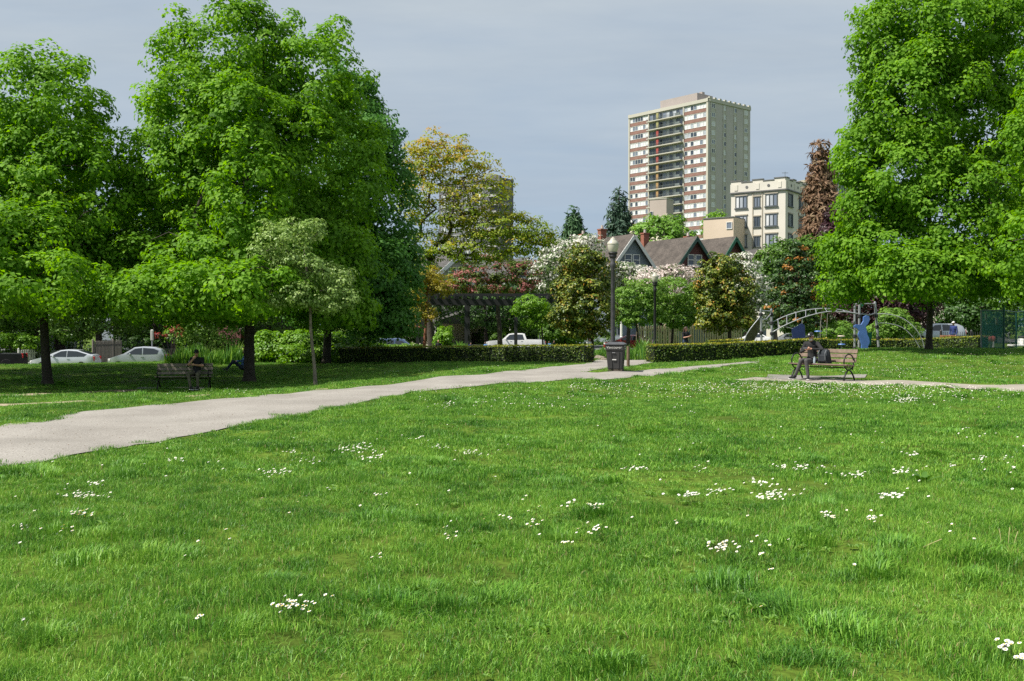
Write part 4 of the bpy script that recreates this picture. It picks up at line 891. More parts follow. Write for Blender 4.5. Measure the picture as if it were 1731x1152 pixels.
def window_mesh(w, h, cols, rows=1, fr=0.06, depth=0.10, panes=(0,), frame=None, sill=0.0, seed=0, split=None):
    """window in local x (along), -y (out), z (up): proud frame bars, panes set back; panes pick from four glass looks"""
    q = random.Random(seed); b = MB(); b.mi = 0
    xs_ = [w * i / cols for i in range(cols + 1)]; zs_ = [h * (i / rows) for i in range(rows + 1)] if split is None else [0, h * split, h]
    for x in xs_: b.box((min(max(x, fr / 2), w - fr / 2), -depth / 2, h / 2), (fr, depth, h))
    for k, z in enumerate(zs_): b.box((w / 2, -depth / 2 - 0.004, min(max(z, fr / 2), h - fr / 2)), (w - 0.004, depth - 0.01, fr))
    if sill: b.box((w / 2, -depth * 0.9, -sill / 2 - 0.003), (w + 0.3, depth * 1.8, sill))
    for i in range(cols):
        for k in range(len(zs_) - 1):
            b.mi = 1 + q.choice(panes); x0, x1, z0, z1 = xs_[i], xs_[i + 1], zs_[k], zs_[k + 1]
            b.add([(x0, -0.02, z0), (x1, -0.02, z0), (x1, -0.02, z1), (x0, -0.02, z1)], [(0, 1, 2, 3)])
    me = b.mesh('window', [frame or WHITE, GLASS, GLASS_PALE, CURT, CURT2]); return me
# ---------------------------------------------------------------- the brick-banded tower block
BEIGE = mat('tower_beige', (0.46, 0.44, 0.375), 0.85, 0.06, 0.15, 0.2, 3)
TAUPE = mat('tower_penthouse', (0.34, 0.30, 0.275), 0.85, 0.06, 0.3)
SIDEW = mat('tower_side', (0.47, 0.435, 0.41), 0.85, 0.08, 0.12, 0.2, 3)
BRICK = mat('tower_brick', (0.24, 0.135, 0.11), 0.9, 0.15, 0.6)
DARKW = mat('balcony_recess', (0.10, 0.105, 0.11), 0.8, 0.3, 0.6)
RAIL = mat('balcony_rail', (0.12, 0.14, 0.14), 0.6, 0.3, 1)
Cn = (59.1, 300.0); Le = (38.1, 325.0); Re = (74.7, 313.1); Bk = (Le[0] + Re[0] - Cn[0], Le[1] + Re[1] - Cn[1])
tb = Vector((Cn[0], Cn[1], G(*Cn))); tower = thing('tower_block', 'tall apartment tower with brick bands, white windows and central balconies', 'tower', tb)
ZT = 69.0; FL = Face(Le, Cn, tb); FR = Face(Cn, Re, tb)
b = MB(); poly = [Vector((x, y, 0)) - tb for x, y in (Le, Cn, Re, Bk)]
b.prism(poly, (0, 0, tb.z - 2), (0, 0, ZT)); b.build('wall', SIDEW, tower)
Ll, Lr = FL.L, FR.L; N_ST = 17; SH = 2.71
b = MB()
for t0, t1 in ((0, .55), (Ll * .262, Ll * .275), (Ll * .70, Ll * .712), (Ll - .7, Ll)): FL.box(b, t0, t1, 8, ZT + .9, 0, .35)
b.build('pilaster', BEIGE, tower)
b = MB(); FL.box(b, 0, Ll, ZT - .25, ZT + .75, .0, .5); FR.box(b, 0.2, Lr, ZT - .2, ZT + .8, 0, .3)
for k in range(9): FR.box(b, Lr * k / 8.5, Lr * k / 8.5 + .9, ZT + .8, ZT + 1.25, -.3, .35)
b.build('parapet', BEIGE, tower)
rib = [window_mesh(Ll * .262 - .75, 1.5, 7, 1, .09, .12, (2, 2, 2, 2, 1, 3, 0), seed=i) for i in range(5)]
rib2 = [window_mesh(Ll * .27 - .35, 1.5, 7, 1, .09, .12, (2, 2, 2, 2, 1, 3, 0), seed=20 + i) for i in range(5)]
balw = [window_mesh(Ll * .425 - .1, 2.1, 10, 1, .10, .12, (0, 0, 0, 1, 3), frame=mat('balcony_frame', (.3, .32, .33), .6), seed=40 + i) for i in range(4)]
sw = [window_mesh(1.7, 1.55, 2, 1, .16, .1, p, seed=60 + i) for i, p in enumerate(((1, 2), (1, 1), (0, 1), (2, 2)))]
sw2 = [window_mesh(1.15, 1.55, 1, 1, .16, .1, p, seed=70 + i) for i, p in enumerate(((1,), (0,), (0,), (2,)))]
spm = {}
def bandmesh(w, h, d, mt, key):
    if key not in spm:
        bb = MB(); bb.box((w / 2, -d / 2, h / 2), (w, d, h)); spm[key] = bb.mesh(key, mt)
    return spm[key]
PANEL = [mat('panel_yellow', (.30, .28, .12), .7), mat('panel_red', (.33, .06, .05), .7), mat('panel_orange', (.36, .22, .09), .7)]
rr_ = random.Random(3)
for k in range(N_ST):
    z = ZT - .35 - 1.62 - k * SH
    FL.put('window', rib[rr_.randrange(5)], tower, .62, z, .02); FL.put('window', rib2[rr_.randrange(5)], tower, Ll * .713 + .05, z, .02)
    FL.put('brick_band', bandmesh(Ll * .262 - .65, .95, .16, BRICK, 'bb1'), tower, .56, z - 1.08, 0); FL.put('brick_band', bandmesh(Ll * .288 - .75, .95, .16, BRICK, 'bb2'), tower, Ll * .713, z - 1.08, 0)
    FL.put('window', balw[rr_.randrange(4)], tower, Ll * .276, z - .75, .02)
    bal = FL.put('balcony', bandmesh(Ll * .435, .28, 1.5, BEIGE, 'bal'), tower, Ll * .27, z - 1.12, 0.02)
    key = 'rail'
    if key not in spm:
        bb = MB(); w = Ll * .42
        for i in range(40): bb.box((w * i / 39, -1.42, .65), (.05, .05, .8))
        bb.box((w / 2, -1.42, 1.06), (w, .07, .06)); bb.box((w / 2 + w * .43, -1.44, .70), (w * .13, .08, .72)); spm[key] = bb.mesh('railing', [RAIL])
    link('railing', spm[key], bal, (0.05, 0, 0))
    if k < 14: link('privacy_panel', bandmesh(.95, 2.1, .1, PANEL[0 if k < 2 else 1 if k < 6 else 2], 'pp%d' % (0 if k < 2 else 1 if k < 6 else 2)), bal, (Ll * .435 * .27, -1.0, .3))
    for t, ms in ((Lr * .06, sw), (Lr * .345, sw2), (Lr * .60, sw2), (Lr * .845, sw)): FR.put('window', ms[rr_.randrange(4)], tower, t, z - .05, .02)
b = MB()
for t, w in ((Lr * .06, 1.7), (Lr * .345, .95), (Lr * .60, .95), (Lr * .845, 1.7)):
    for k in range(N_ST): zz = ZT - .35 - 1.62 - k * SH; FR.box(b, t, t + w, zz - 1.15, zz - .1, 0, .06)
    for dt in (-.35, w + .05): FR.box(b, t + dt, t + dt + .28, 10, ZT - .3, 0, .12)
b.build('facade_strip', BEIGE, tower)
c0 = W(1160, 180, 316); b = MB(); Rz = Matrix.Rotation(FL.rz, 3, 'Z')
b.box(Vector((c0.x, c0.y, ZT + 1.9)) - tb, (15, 7.5, 4.6), Rz); b.box(Vector((c0.x + 4.0, c0.y - 5, ZT + 4.6)) - tb, (1.2, 1.2, .9), Rz)
b.build('penthouse', TAUPE, tower)
# pinkish service block before the tower's foot
p0 = W(1098, 338, 250); p1 = W(1136, 338, 262); tb2 = Vector((p0.x, p0.y, G(p0.x, p0.y))); o = thing('service_block', 'plain pinkish-grey block in front of the tower block', 'building', tb2)
f1 = Face((p0.x, p0.y), (p0.x + 3.9, p0.y - 2.2), tb2); b = MB(); f1.box(b, 0, f1.L, tb2.z, p0.z, -5, 0); b.build('wall', mat('block_pink', (.44, .37, .33), .85, .05, .3), o)
f1.put('window', window_mesh(.9, 1.2, 1, 1, .08, .1, (0,)), o, .1, W(1100, 366, 250).z, .02)
b = MB(); f1.box(b, -.1, f1.L + .1, p0.z, p0.z + .2, -5.1, .12); b.build('coping', BEIGE, o)
# ---------------------------------------------------------------- cream apartment block with battlements
CREAM = mat('cream_render', (0.63, 0.595, 0.52), 0.85, 0.05, 0.3, 0.15, 5)
CREAM_D = mat('cream_trim', (0.40, 0.355, 0.28), 0.85, 0.08, 0.5)
TEALF = mat('window_frame_dark', (0.075, 0.09, 0.095), 0.6, 0.1, 3)
CAP = mat('coping_dark', (0.14, 0.14, 0.14), 0.8, 0.1, 2)
Cc = W(1328, 299, 160); Lc = W(1236, 307, 165.3); dv = Vector((Lc.x - Cc.x, Lc.y - Cc.y)); pv = Vector((-dv.y, dv.x)) * -1.0
pv = Vector((dv.y, -dv.x)) if dv.y > 0 else pv
Rc = (Cc.x + pv.x * 1.7, Cc.y + pv.y * 1.7); tb = Vector((Cc.x, Cc.y, G(Cc.x, Cc.y)))
cream = thing('apartment_block', 'cream rendered apartment block with battlemented roof line', 'building', tb)
FL = Face((Lc.x, Lc.y), (Cc.x, Cc.y), tb); FR = Face((Cc.x, Cc.y), Rc, tb); ZT = Cc.z - 1.9
b = MB(); b.prism([Vector((x, y, 0)) - tb for x, y in ((Lc.x, Lc.y), (Cc.x, Cc.y), Rc, (Lc.x + pv.x * 1.7, Lc.y + pv.y * 1.7))], (0, 0, tb.z - 1), (0, 0, ZT)); b.build('wall', CREAM, cream)
b = MB(); cp = MB()
for f in (FL, FR):
    f.box(b, -.1, f.L + .1, ZT - .02, ZT + 1.35, -.4, .12); n = max(3, int(f.L / 1.55))
    for i in range(n):
        t = f.L * i / n; w = f.L / n
        hh = .42 if i % 2 == 0 else .14
        f.box(b, t + .02, t + w - .02, ZT + 1.35, ZT + 1.35 + hh, -.35, .10); f.box(cp, t - .04, t + w + .02, ZT + 1.35 + hh, ZT + 1.5 + hh, -.42, .2)
    f.box(cp, -.15, f.L + .15, ZT - .22, ZT - .02, -.1, .3)
    for i in range(n):
        if i % 2: c = f.pt(f.L * (i + .5) / n, ZT + .72, .12); cp.lathe([(.10, 0), (.24, 0), (.24, .05), (.10, .05)], 10); v0 = len(cp.v) - 40; Rm = Matrix.Rotation(f.rz, 3, 'Z') @ Matrix.Rotation(R(90), 3, 'X'); cp.v[v0:] = [tuple(Rm @ Vector(v) + c) for v in cp.v[v0:]]
        else: f.box(b, f.L * (i + .35) / n, f.L * (i + .65) / n, ZT + .25, ZT + 1.2, .12, .2)
b.build('parapet', CREAM, cream); cp.build('coping', CAP, cream)
big = [window_mesh(2.0, 2.0, 3, 1, .10, .12, (0, 2, 1, 3), frame=TEALF, sill=.16, seed=80 + i) for i in range(4)]
nar = [window_mesh(1.05, 1.7, 2, 1, .10, .1, (0, 1), frame=TEALF, sill=.12, seed=90 + i) for i in range(3)]
b = MB()
for k in range(7):
    z = ZT - .55 - 2.1 - k * 3.22
    if z < 0.5: break
    for t, ms, w in ((FL.L * .085, big, 2.0), (FL.L * .43, nar, 1.05), (FL.L * .64, big, 2.0)):
        FL.put('window', ms[rr_.randrange(len(ms))], cream, t, z, .015); h_ = 2.0 if ms is big else 1.7
        FL.box(b, t - .12, t + w + .12, z + h_ + .02, z + h_ + .2, 0, .14)
    for t in (FR.L * .08, FR.L * .40, FR.L * .7): FR.put('window', big[rr_.randrange(4)], cream, t, z, .015); FR.box(b, t - .12, t + 2.12, z + 2.02, z + 2.2, 0, .14)
for t in (FL.L * .40, FL.L * .575): FL.box(b, t, t + .14, tb.z, ZT - .25, 0, .1)
b.build('moulding', CREAM_D, cream)
b = MB(); p = FL.pt(FL.L - .3, ZT + 1.6, -.6); b.tube([p, p + Vector((0, 0, 1.2))], .04, 5); b.tube([p + Vector((-.5, 0, 1.0)), p + Vector((.5, 0, 1.0))], .04, 5); b.build('roof_aerial', RAIL, cream)
# lower peach annex
pa = W(1189, 371, 163); pb_ = W(1240, 367, 160); tb = Vector((pa.x, pa.y, G(pa.x, pa.y))); an = thing('annex_block', 'low plain peach annex left of the cream apartment block', 'building', tb)
f1 = Face((pa.x, pa.y), (pb_.x, pb_.y), tb); b = MB(); f1.box(b, 0, f1.L, tb.z, pa.z, -6, 0); b.build('wall', mat('peach_render', (.60, .49, .38), .85, .05, .3), an)
b = MB(); f1.box(b, -.1, f1.L, pa.z, pa.z + .16, -6.1, .12); b.build('coping', CAP, an)
wm = window_mesh(1.0, 1.15, 1, 1, .09, .1, (2, 1)); f1.put('window', wm, an, f1.L * .77, pa.z - 1.85, .02); f1.put('window', wm, an, f1.L * .77, pa.z - 4.6, .02)
# far block behind the cedar
pa = W(1396, 302, 200); pb_ = W(1470, 310, 205); tb = Vector((pa.x, pa.y, G(pa.x, pa.y))); fb = thing('far_apartment', 'pale apartment block with a brown roof box behind the rust-brown cedar', 'building', tb)
f1 = Face((pa.x, pa.y), (pb_.x, pb_.y), tb); b = MB(); f1.box(b, 0, f1.L, tb.z, pa.z, -9, 0); b.build('wall', mat('pale_render', (.56, .50, .41), .85, .06, .3), fb)
b = MB(); f1.box(b, -.2, f1.L + .2, pa.z, pa.z + .5, -9, .25); b.build('coping', CREAM_D, fb)
b = MB(); f1.box(b, 1.9, 4.6, pa.z + .5, pa.z + 2.9, -6, -1.2); b.build('roof_box', BRICK, fb); b = MB(); f1.box(b, .1, 1.85, pa.z + .5, pa.z + 2.6, -5, -1.0); b.build('roof_lantern', GLASS_PALE, fb)
for k in range(5):
    for t in (.6, 2.9, 5.4): f1.put('window', big[(k + int(t)) % 4], fb, t, pa.z - 2.9 - k * 3.1, .02)
# dark tower behind the ochre maple
pa = W(742, 312, 360); pb_ = W(846, 304, 345); pc = W(866, 309, 352); tb = Vector((pb_.x, pb_.y, G(pb_.x, pb_.y))); dk = thing('dark_tower', 'dark grey balcony tower half hidden behind the ochre maple', 'tower', tb)
GREYT = mat('tower_grey', (.13, .13, .145), .8, .15, .3); GREYL = mat('tower_pale', (.38, .37, .36), .8, .1, .3)
FL = Face((pa.x, pa.y), (pb_.x, pb_.y), tb); FR = Face((pb_.x, pb_.y), (pb_.x + 2.6, pb_.y + 6), tb); ZT = pb_.z
b = MB(); FL.box(b, 0, FL.L, tb.z, ZT, -8, 0); b.build('wall', GREYT, dk)
wm = [window_mesh(3.2, 1.6, 4, 1, .1, .1, (0, 1, 2, 0), seed=100 + i) for i in range(3)]
for k in range(11):
    z = ZT - 2.4 - k * 2.9
    for i in range(4): FL.put('window', wm[(k + i) % 3], dk, 1.2 + i * 5.2, z, .02)
    bal = MB(); FL.box(bal, FL.L - 5.0, FL.L - .9, z - .55, z - .35, 0, 1.4); FL.box(bal, FL.L - 5.0, FL.L - .9, z - .35, z + .35, 1.3, 1.4); FR.box(bal, .6, 4.6, z - .5, z - .3, 0, 1.5); FR.box(bal, .6, 4.6, z - .3, z + .35, 1.4, 1.5)
    bal.build('balcony', GREYL, dk)
b = MB(); FL.box(b, -.2, FL.L + .2, ZT, ZT + .8, -8, .2); FL.box(b, FL.L - 6, FL.L - 3, ZT + .8, ZT + 2.2, -5, -2); b.build('parapet', GREYT, dk)
b = MB(); FL.box(b, FL.L - .9, FL.L, tb.z, ZT + 1.4, .02, .5); b.build('pilaster', GREYT, dk)
# ---------------------------------------------------------------- heritage houses across the street
def shingle(name, c1, c2):
    m, t = nodes(name); N = t.nodes.new; L = t.links.new
    out = N('ShaderNodeOutputMaterial'); p = N('ShaderNodeBsdfPrincipled'); p.inputs['Roughness'].default_value = .95
    tcn = N('ShaderNodeTexCoord'); sp_ = N('ShaderNodeSeparateXYZ'); cb = N('ShaderNodeCombineXYZ'); L(tcn.outputs['Object'], sp_.inputs[0]); L(sp_.outputs[1], cb.inputs[0]); L(sp_.outputs[2], cb.inputs[1])
    br = N('ShaderNodeTexBrick'); br.inputs['Scale'].default_value = 2.2; br.inputs['Color1'].default_value = (*c1, 1); br.inputs['Color2'].default_value = (*c2, 1); br.inputs['Mortar'].default_value = tuple(c * .45 for c in c1) + (1,); br.inputs['Mortar Size'].default_value = .03
    L(cb.outputs[0], br.inputs['Vector'])
    nn = N('ShaderNodeTexNoise'); nn.inputs['Scale'].default_value = .8; nn.inputs['Detail'].default_value = 6; L(tcn.outputs['Object'], nn.inputs['Vector'])
    mm = N('ShaderNodeMix'); mm.data_type = 'RGBA'; mm.blend_type = 'OVERLAY'; mm.inputs['Factor'].default_value = .7; L(br.outputs['Color'], mm.inputs['A']); L(nn.outputs['Fac'], mm.inputs['B'])
    hs = N('ShaderNodeHueSaturation'); hs.inputs['Saturation'].default_value = .8; L(mm.outputs['Result'], hs.inputs['Color'])
    L(hs.outputs[0], p.inputs['Base Color']); L(p.outputs[0], out.inputs[0]); return m
SHING = shingle('shingle_brown', (.075, .060, .048), (.115, .092, .074)); SHING2 = shingle('shingle_grey', (.08, .075, .07), (.115, .105, .10))
CHIM = mat('chimney_brick', (.26, .10, .065), .9, .3, 5)
def siding(name, rgb):
    m = mat(name, rgb, .75, .07, .8); t = m.node_tree; N = t.nodes.new; L = t.links.new
    p = [n for n in t.nodes if n.type == 'BSDF_PRINCIPLED'][0]; tcn = N('ShaderNodeTexCoord'); w = N('ShaderNodeTexWave'); w.bands_direction = 'Z'; w.wave_profile = 'SAW'; w.inputs['Scale'].default_value = 1.6
    L(tcn.outputs['Object'], w.inputs['Vector']); bp = N('ShaderNodeBump'); bp.inputs['Strength'].default_value = .8; bp.inputs['Distance'].default_value = .03; L(w.outputs['Fac'], bp.inputs['Height']); L(bp.outputs[0], p.inputs['Normal']); return m
def house(label, px, ridge_y, Y, w, d, drop, walls, roofm, trim, chim=None, wins=True, porch=None, rz=R(31), win_panes=(0, 0, 1), gable_h=None):
    ap = W(px, ridge_y, Y); base = Vector((ap.x, ap.y, G(ap.x, ap.y) - .1)); h = thing('heritage_house', label, 'house', base, rz, 'gabled houses across the street')
    RZ = ap.z - base.z; EZ = RZ - drop; hw = w / 2
    b = MB(); b.prism([Vector((-hw, 0, 0)), Vector((hw, 0, 0)), Vector((hw, 0, EZ)), Vector((0, 0, RZ - .18)), Vector((-hw, 0, EZ))], (0, .35, 0), (0, d, 0)); b.build('wall', walls, h)
    ov = .45; k = ov * drop / hw; rf = MB()
    for s in (-1, 1):
        a = Vector((0, 0, RZ)); e = Vector((s * (hw + ov), 0, EZ - k)); up = Vector((-s * -drop, 0, hw)).normalized() * .16; up = Vector((s * drop, 0, hw)).normalized() * .16
        rf.prism([a, e, e + up, a + Vector((0, 0, .19))], (0, -.25, 0), (0, d + .3, 0))
    roof = rf.build('roof', roofm, h)
    bb = MB()
    for s in (-1, 1): bb.bar((0, -.29, RZ - .14), (s * (hw + ov), -.29, EZ - k - .14), .08, .42)
    bb.build('bargeboard', trim, h)
    b = MB(); b.box((0, .28, EZ + .05), (w - .2, .16, .22)); b.build('gable_band', trim, h)
    if chim:
        cx, cyy, ch = chim; zz = RZ - abs(cx) * drop / hw; c = MB(); c.box((cx, cyy, zz + ch / 2 - .8), (.95, .75, ch + 1.4)); c.box((cx, cyy, zz + ch + .0), (1.1, .9, .18)); c.build('chimney', CHIM, roof)
        c = MB(); c.lathe([(.2, 0), (.17, .5)], 8, (cx, cyy, zz + ch + .09)); c.build('chimney_pot', mat('pot_pale', (.45, .4, .36), .8), roof)
    if wins:
        wm1 = window_mesh(1.15, 1.5, 1, 2, .1, .12, win_panes, frame=trim if trim in (WHITE,) else WHITE, sill=.1, seed=int(px)); wm2 = window_mesh(1.3, 1.8, 2, 1, .1, .12, win_panes, sill=.1, seed=int(px) + 1)
        for x in (-1.25, .1): link('window', wm1, h, (x, .345, EZ + .45))
        z = EZ - 2.3
        while z > 2.8:
            for x in (-hw + .5, -.65, hw - 1.8): link('window', wm2, h, (x, .345, z))
            z -= 3.0
        link('window', wm2, h, (-hw + .6, .345, 1.0)); dr = MB(); dr.box((hw - 1.6, .3, 1.1), (1.0, .12, 2.1)); dr.build('door', mat('door_dark', (.07, .05, .045), .6), h)
    if porch:
        pm, pz = porch; b = MB(); pw = hw + .3
        b.prism([Vector((-pw, 0, pz)), Vector((pw, 0, pz)), Vector((pw, 0, pz + .25)), Vector((0, 0, pz + 1.5)), Vector((-pw, 0, pz + .25))], (0, -2.6, 0), (0, .3, 0)); b.build('porch_roof', roofm, h)
        for x in (-pw + .3, 0, pw - .3):
            c = MB(); c.lathe([(.2, 0.9), (.16, 1.0), (.14, pz)], 10, (x, -2.3, 0)); c.build('porch_column', pm, h)
        c = MB(); c.box((0, -1.2, .45), (2 * pw, 2.7, .9)); c.build('porch_base', walls, h)
    return h
BLUE_S = siding('siding_grey_blue', (.20, .235, .27)); RED_S = siding('siding_maroon', (.115, .042, .040)); GREEN_T = mat('trim_green', (.035, .085, .070), .6, .1, 2); CREAM_S = siding('siding_cream', (.50, .46, .38)); TEAL_S = siding('siding_teal', (.035, .10, .105)); WHITE_S = siding('siding_white', (.56, .58, .60))
house('grey-blue gabled house with white trim behind the tall lamp', 1071, 398, 130, 7.4, 12, 4.4, BLUE_S, SHING, WHITE, (-.3, 6.5, 1.6), porch=(WHITE, 6.6))
hr = house('maroon gabled house with dark green trim and red chimney', 1177, 402, 134, 7.2, 11.5, 4.2, RED_S, SHING, GREEN_T, (-.3, 10.6, 1.7), porch=(GREEN_T, 5.6))
house('maroon house with bright green bargeboards left of the cream block', 1243, 402, 137, 6.4, 9.5, 4.2, RED_S, SHING, mat('trim_bright_green', (.03, .14, .085), .6), (-1.0, 8.6, 2.0))
house('low dark grey gable below the cream block', 1279, 424, 140, 4.6, 9, 2.6, BLUE_S, SHING2, CREAM_D)
house('brown-roofed house left of the grey-blue gable', 1003, 410, 136, 6.4, 11, 3.6, CREAM_S, SHING, WHITE, (1.1, 4.0, 2.6))
house('cream house with a flower box behind the pergola', 775, 430, 112, 8, 10, 3.4, CREAM_S, SHING2, WHITE, porch=(WHITE, 3.2))
house('cream and teal house behind the white pickup', 893, 438, 116, 7.5, 10, 3.4, TEAL_S, SHING2, WHITE, porch=(WHITE, 3.2))
house('white house with a small porch behind the leftmost trunk', 60, 440, 97, 7.5, 10, 3.4, WHITE_S, SHING2, WHITE, porch=(WHITE, 2.9))
house('shaded grey house behind the hatchback', 260, 440, 104, 8, 10, 3.4, BLUE_S, SHING2, WHITE, porch=(WHITE, 2.9))
house('shaded brown house behind the tallest tree', 470, 440, 108, 8, 10, 3.4, RED_S, SHING2, WHITE, porch=(WHITE, 2.9))
house('shaded house behind the right hand trees', 1640, 420, 130, 8, 10, 3.4, CREAM_S, SHING2, WHITE, porch=(WHITE, 2.9))
# teal stair wall of the maroon house
g0 = at(1168, 118); st = thing('stair_wall', 'teal wooden stair wall behind the woman at the hedge', 'stairs', g0, R(20))
b = MB(); z0 = W(1168, 578, 118).z - g0.z - 1; zt = W(1168, 536, 118).z - g0.z
b.prism([Vector((-1.7, 0, z0)), Vector((1.9, 0, z0)), Vector((1.9, 0, z0 + 1.3)), Vector((.3, 0, zt)), Vector((-1.7, 0, zt))], (0, -.1, 0), (0, .1, 0)); b.build('side_panel', mat('stair_teal', (.03, .105, .105), .6, .1, 2), st)
b = MB(); b.bar((-1.7, -.14, zt + .05), (.3, -.14, zt + .05), .12, .2); b.bar((.3, -.14, zt + .05), (2.0, -.14, z0 + 1.3), .12, .2); b.build('handrail', mat('stair_rail', (.10, .17, .18), .6), st)
for i in range(6): b = MB(); b.box((.2 + i * .3, .6, zt - .2 - (i + 1) * .24), (.34, 1.0, .06)); b.build('step', CONC, st)
# ================================================================== hedges, pergola, lamps, benches, play equipment
HEDGE = leafmat('hedge_leaf', [(0.022, 0.060, 0.006), (0.065, 0.12, 0.010), (0.13, 0.185, 0.014), (0.25, 0.27, 0.020), (0.38, 0.31, 0.025)], 0.5, 0.2, pos=[0, .3, .55, .8, 1])
CORE = mat('hedge_core', (0.010, 0.018, 0.006), 0.95, 0.4, 8)
def hedge(label, pts, h, wid, seed, dens=330, size=0.085, gold=0.75):
    """clipped hedge along ground points: a dark woody core and a skin of small leaves, new yellow growth on the top"""
    q = np.random.default_rng(seed); P = [Vector(p) for p in pts]; base = P[0].copy(); t = thing('clipped_hedge', label, 'hedge', base)
    b = MB(); VV = []; FF = []; TT = []; off = 0
    for i in range(len(P) - 1):
        a, c = P[i], P[i + 1]; d = c - a; L = math.hypot(d.x, d.y); u = Vector((d.x, d.y, 0)) / L; n = Vector((u.y, -u.x, 0)); hw = wid / 2 - .05
        q8 = [a - base + n * hw - Vector((0, 0, .2)), c - base + n * hw - Vector((0, 0, .2)), c - base - n * hw - Vector((0, 0, .2)), a - base - n * hw - Vector((0, 0, .2))]
        b.add(q8 + [v + Vector((0, 0, h + .14)) for v in q8], [(0, 3, 2, 1), (4, 5, 6, 7), (0, 1, 5, 4), (1, 2, 6, 5), (2, 3, 7, 6), (3, 0, 4, 7)])
        un, nn_, dn = np.array(u), np.array(n), np.array(d)
        faces = [('f', L * h), ('b', L * h * .35), ('t', L * wid)]
        if i == 0: faces.append(('s', wid * h))
        if i == len(P) - 2: faces.append(('e', wid * h))
        for kind, ar in faces:
            m = int(ar * dens); r1 = q.uniform(0, 1, m); r2 = q.uniform(0, 1, m)
            A = np.array(a - base)
            bump = 0.05 * np.sin(r1 * L * 2.1 + seed) * np.sin(r2 * 5 + r1 * L * .9) + q.normal(0, .022, m)
            if kind in 'fb':
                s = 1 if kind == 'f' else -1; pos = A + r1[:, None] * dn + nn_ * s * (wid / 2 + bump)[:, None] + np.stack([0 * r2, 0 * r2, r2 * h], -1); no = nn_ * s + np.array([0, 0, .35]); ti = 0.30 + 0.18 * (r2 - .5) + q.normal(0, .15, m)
            elif kind == 't':
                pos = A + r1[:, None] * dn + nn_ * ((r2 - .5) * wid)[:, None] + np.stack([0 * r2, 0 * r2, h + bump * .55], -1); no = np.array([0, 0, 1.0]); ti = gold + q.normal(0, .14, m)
            else:
                e = 0 if kind == 's' else 1; s = -1 if kind == 's' else 1; pos = A + e * dn + un * s * (bump + .02)[:, None] + nn_ * ((r1 - .5) * wid)[:, None] + np.stack([0 * r2, 0 * r2, r2 * h], -1); no = un * s + np.array([0, 0, .3]); ti = 0.42 + q.normal(0, .16, m)
            nr = unit(no + q.normal(0, .55, (m, 3))); tt = q.normal(0, 1, (m, 3)) + np.array([0, 0, .6]); tt = unit(tt - nr * (tt * nr).sum(-1, keepdims=True)); sd_ = np.cross(nr, tt); S_ = size * q.uniform(.6, 1.3, m)[:, None]
            V = np.empty((m, 4, 3)); V[:, 0] = pos - tt * S_ * .4; V[:, 1] = pos + sd_ * S_ * .33; V[:, 2] = pos + tt * S_ * .6; V[:, 3] = pos - sd_ * S_ * .33
            o = (np.arange(m) * 4)[:, None] + off; FF.append(o + np.array([[0, 1, 2, 3]])); VV.append(V.reshape(-1, 3)); TT.append(np.repeat(np.clip(ti, 0, 1), 4)); off += m * 4
    b.build('core', CORE, t)
    link('foliage', mesh_np('foliage', np.concatenate(VV), np.concatenate(FF), HEDGE, np.concatenate(TT)), t)
    return t
def hp(px, Y, topy, h):
    p = W(px, topy, Y); return Vector((p.x, p.y, p.z - h))
hedge('long clipped hedge on the left with a yellow-green top, before the pergola', [hp(582, 50, 588.5, .80), hp(700, 48.5, 587, .80), hp(850, 46, 585, .80), hp(996, 43.5, 583.5, .80)], .80, .95, 1)
hedge('long clipped hedge on the right running from the bin to the right bench', [hp(1099, 43.2, 583.5, .80), hp(1200, 44, 581, .80), hp(1300, 45, 577, .80), hp(1388, 46.2, 572.5, .80)], .80, .95, 2, gold=.82)
hedge('clipped hedge behind the blue climbing figure', [hp(1394, 57, 575, .85), hp(1525, 57, 574, .85)], .85, .9, 3, gold=.85)
hedge('clipped hedge by the right trunk, up to the green court fence', [hp(1533, 56.5, 574, .85), hp(1600, 55, 571.5, .85), hp(1662, 53, 568, .85)], .85, .9, 4, gold=.85)
hedge('short low hedge strip behind the right hedge', [hp(1198, 58, 576, .8), hp(1262, 58, 573.5, .8)], .8, .8, 5, gold=.85)
# ---------------------------------------------------------------- pergola
PERG = mat('pergola_black', (0.018, 0.019, 0.02), 0.55, 0.2, 3)
PY = 62.0; pg = thing('pergola', 'long black pergola with open rafters behind the left hedge', 'pergola', at(790, PY)); pb0 = Vector(pg.location)
zb = W(800, 514, PY).z - pb0.z
cols = [706, 788, 872, 955]
for row, dY in ((0, 0), (1, 3.2)):
    for px in cols:
        p = at(px, PY) - pb0; b = MB(); b.box((p.x, dY, (zb + .0) / 2 - .2), (.20, .20, zb + .6)); b.box((p.x, dY, .1), (.34, .34, .3)); b.build('post', PERG, pg)
    x0 = at(700, PY).x - pb0.x - .3; x1 = at(962, PY).x - pb0.x + .5
    b = MB(); b.box(((x0 + x1) / 2, dY, zb + .12), (x1 - x0, .12, .34)); b.build('beam', PERG, pg)
n = 20
rafm = MB(); rafm.box((0, 1.6, 0), (.09, 4.4, .26)); rafm = rafm.mesh('rafter', PERG)
for i in range(n): link('rafter', rafm, pg, (x0 + .2 + (x1 - x0 - .4) * i / (n - 1), 0, zb + .43))
purm = MB(); purm.box(((x0 + x1) / 2, 0, 0), (x1 - x0, .06, .06)); purm = purm.mesh('batten', PERG)
for k in range(6): link('batten', purm, pg, (0, -.4 + k * .8, zb + .6))
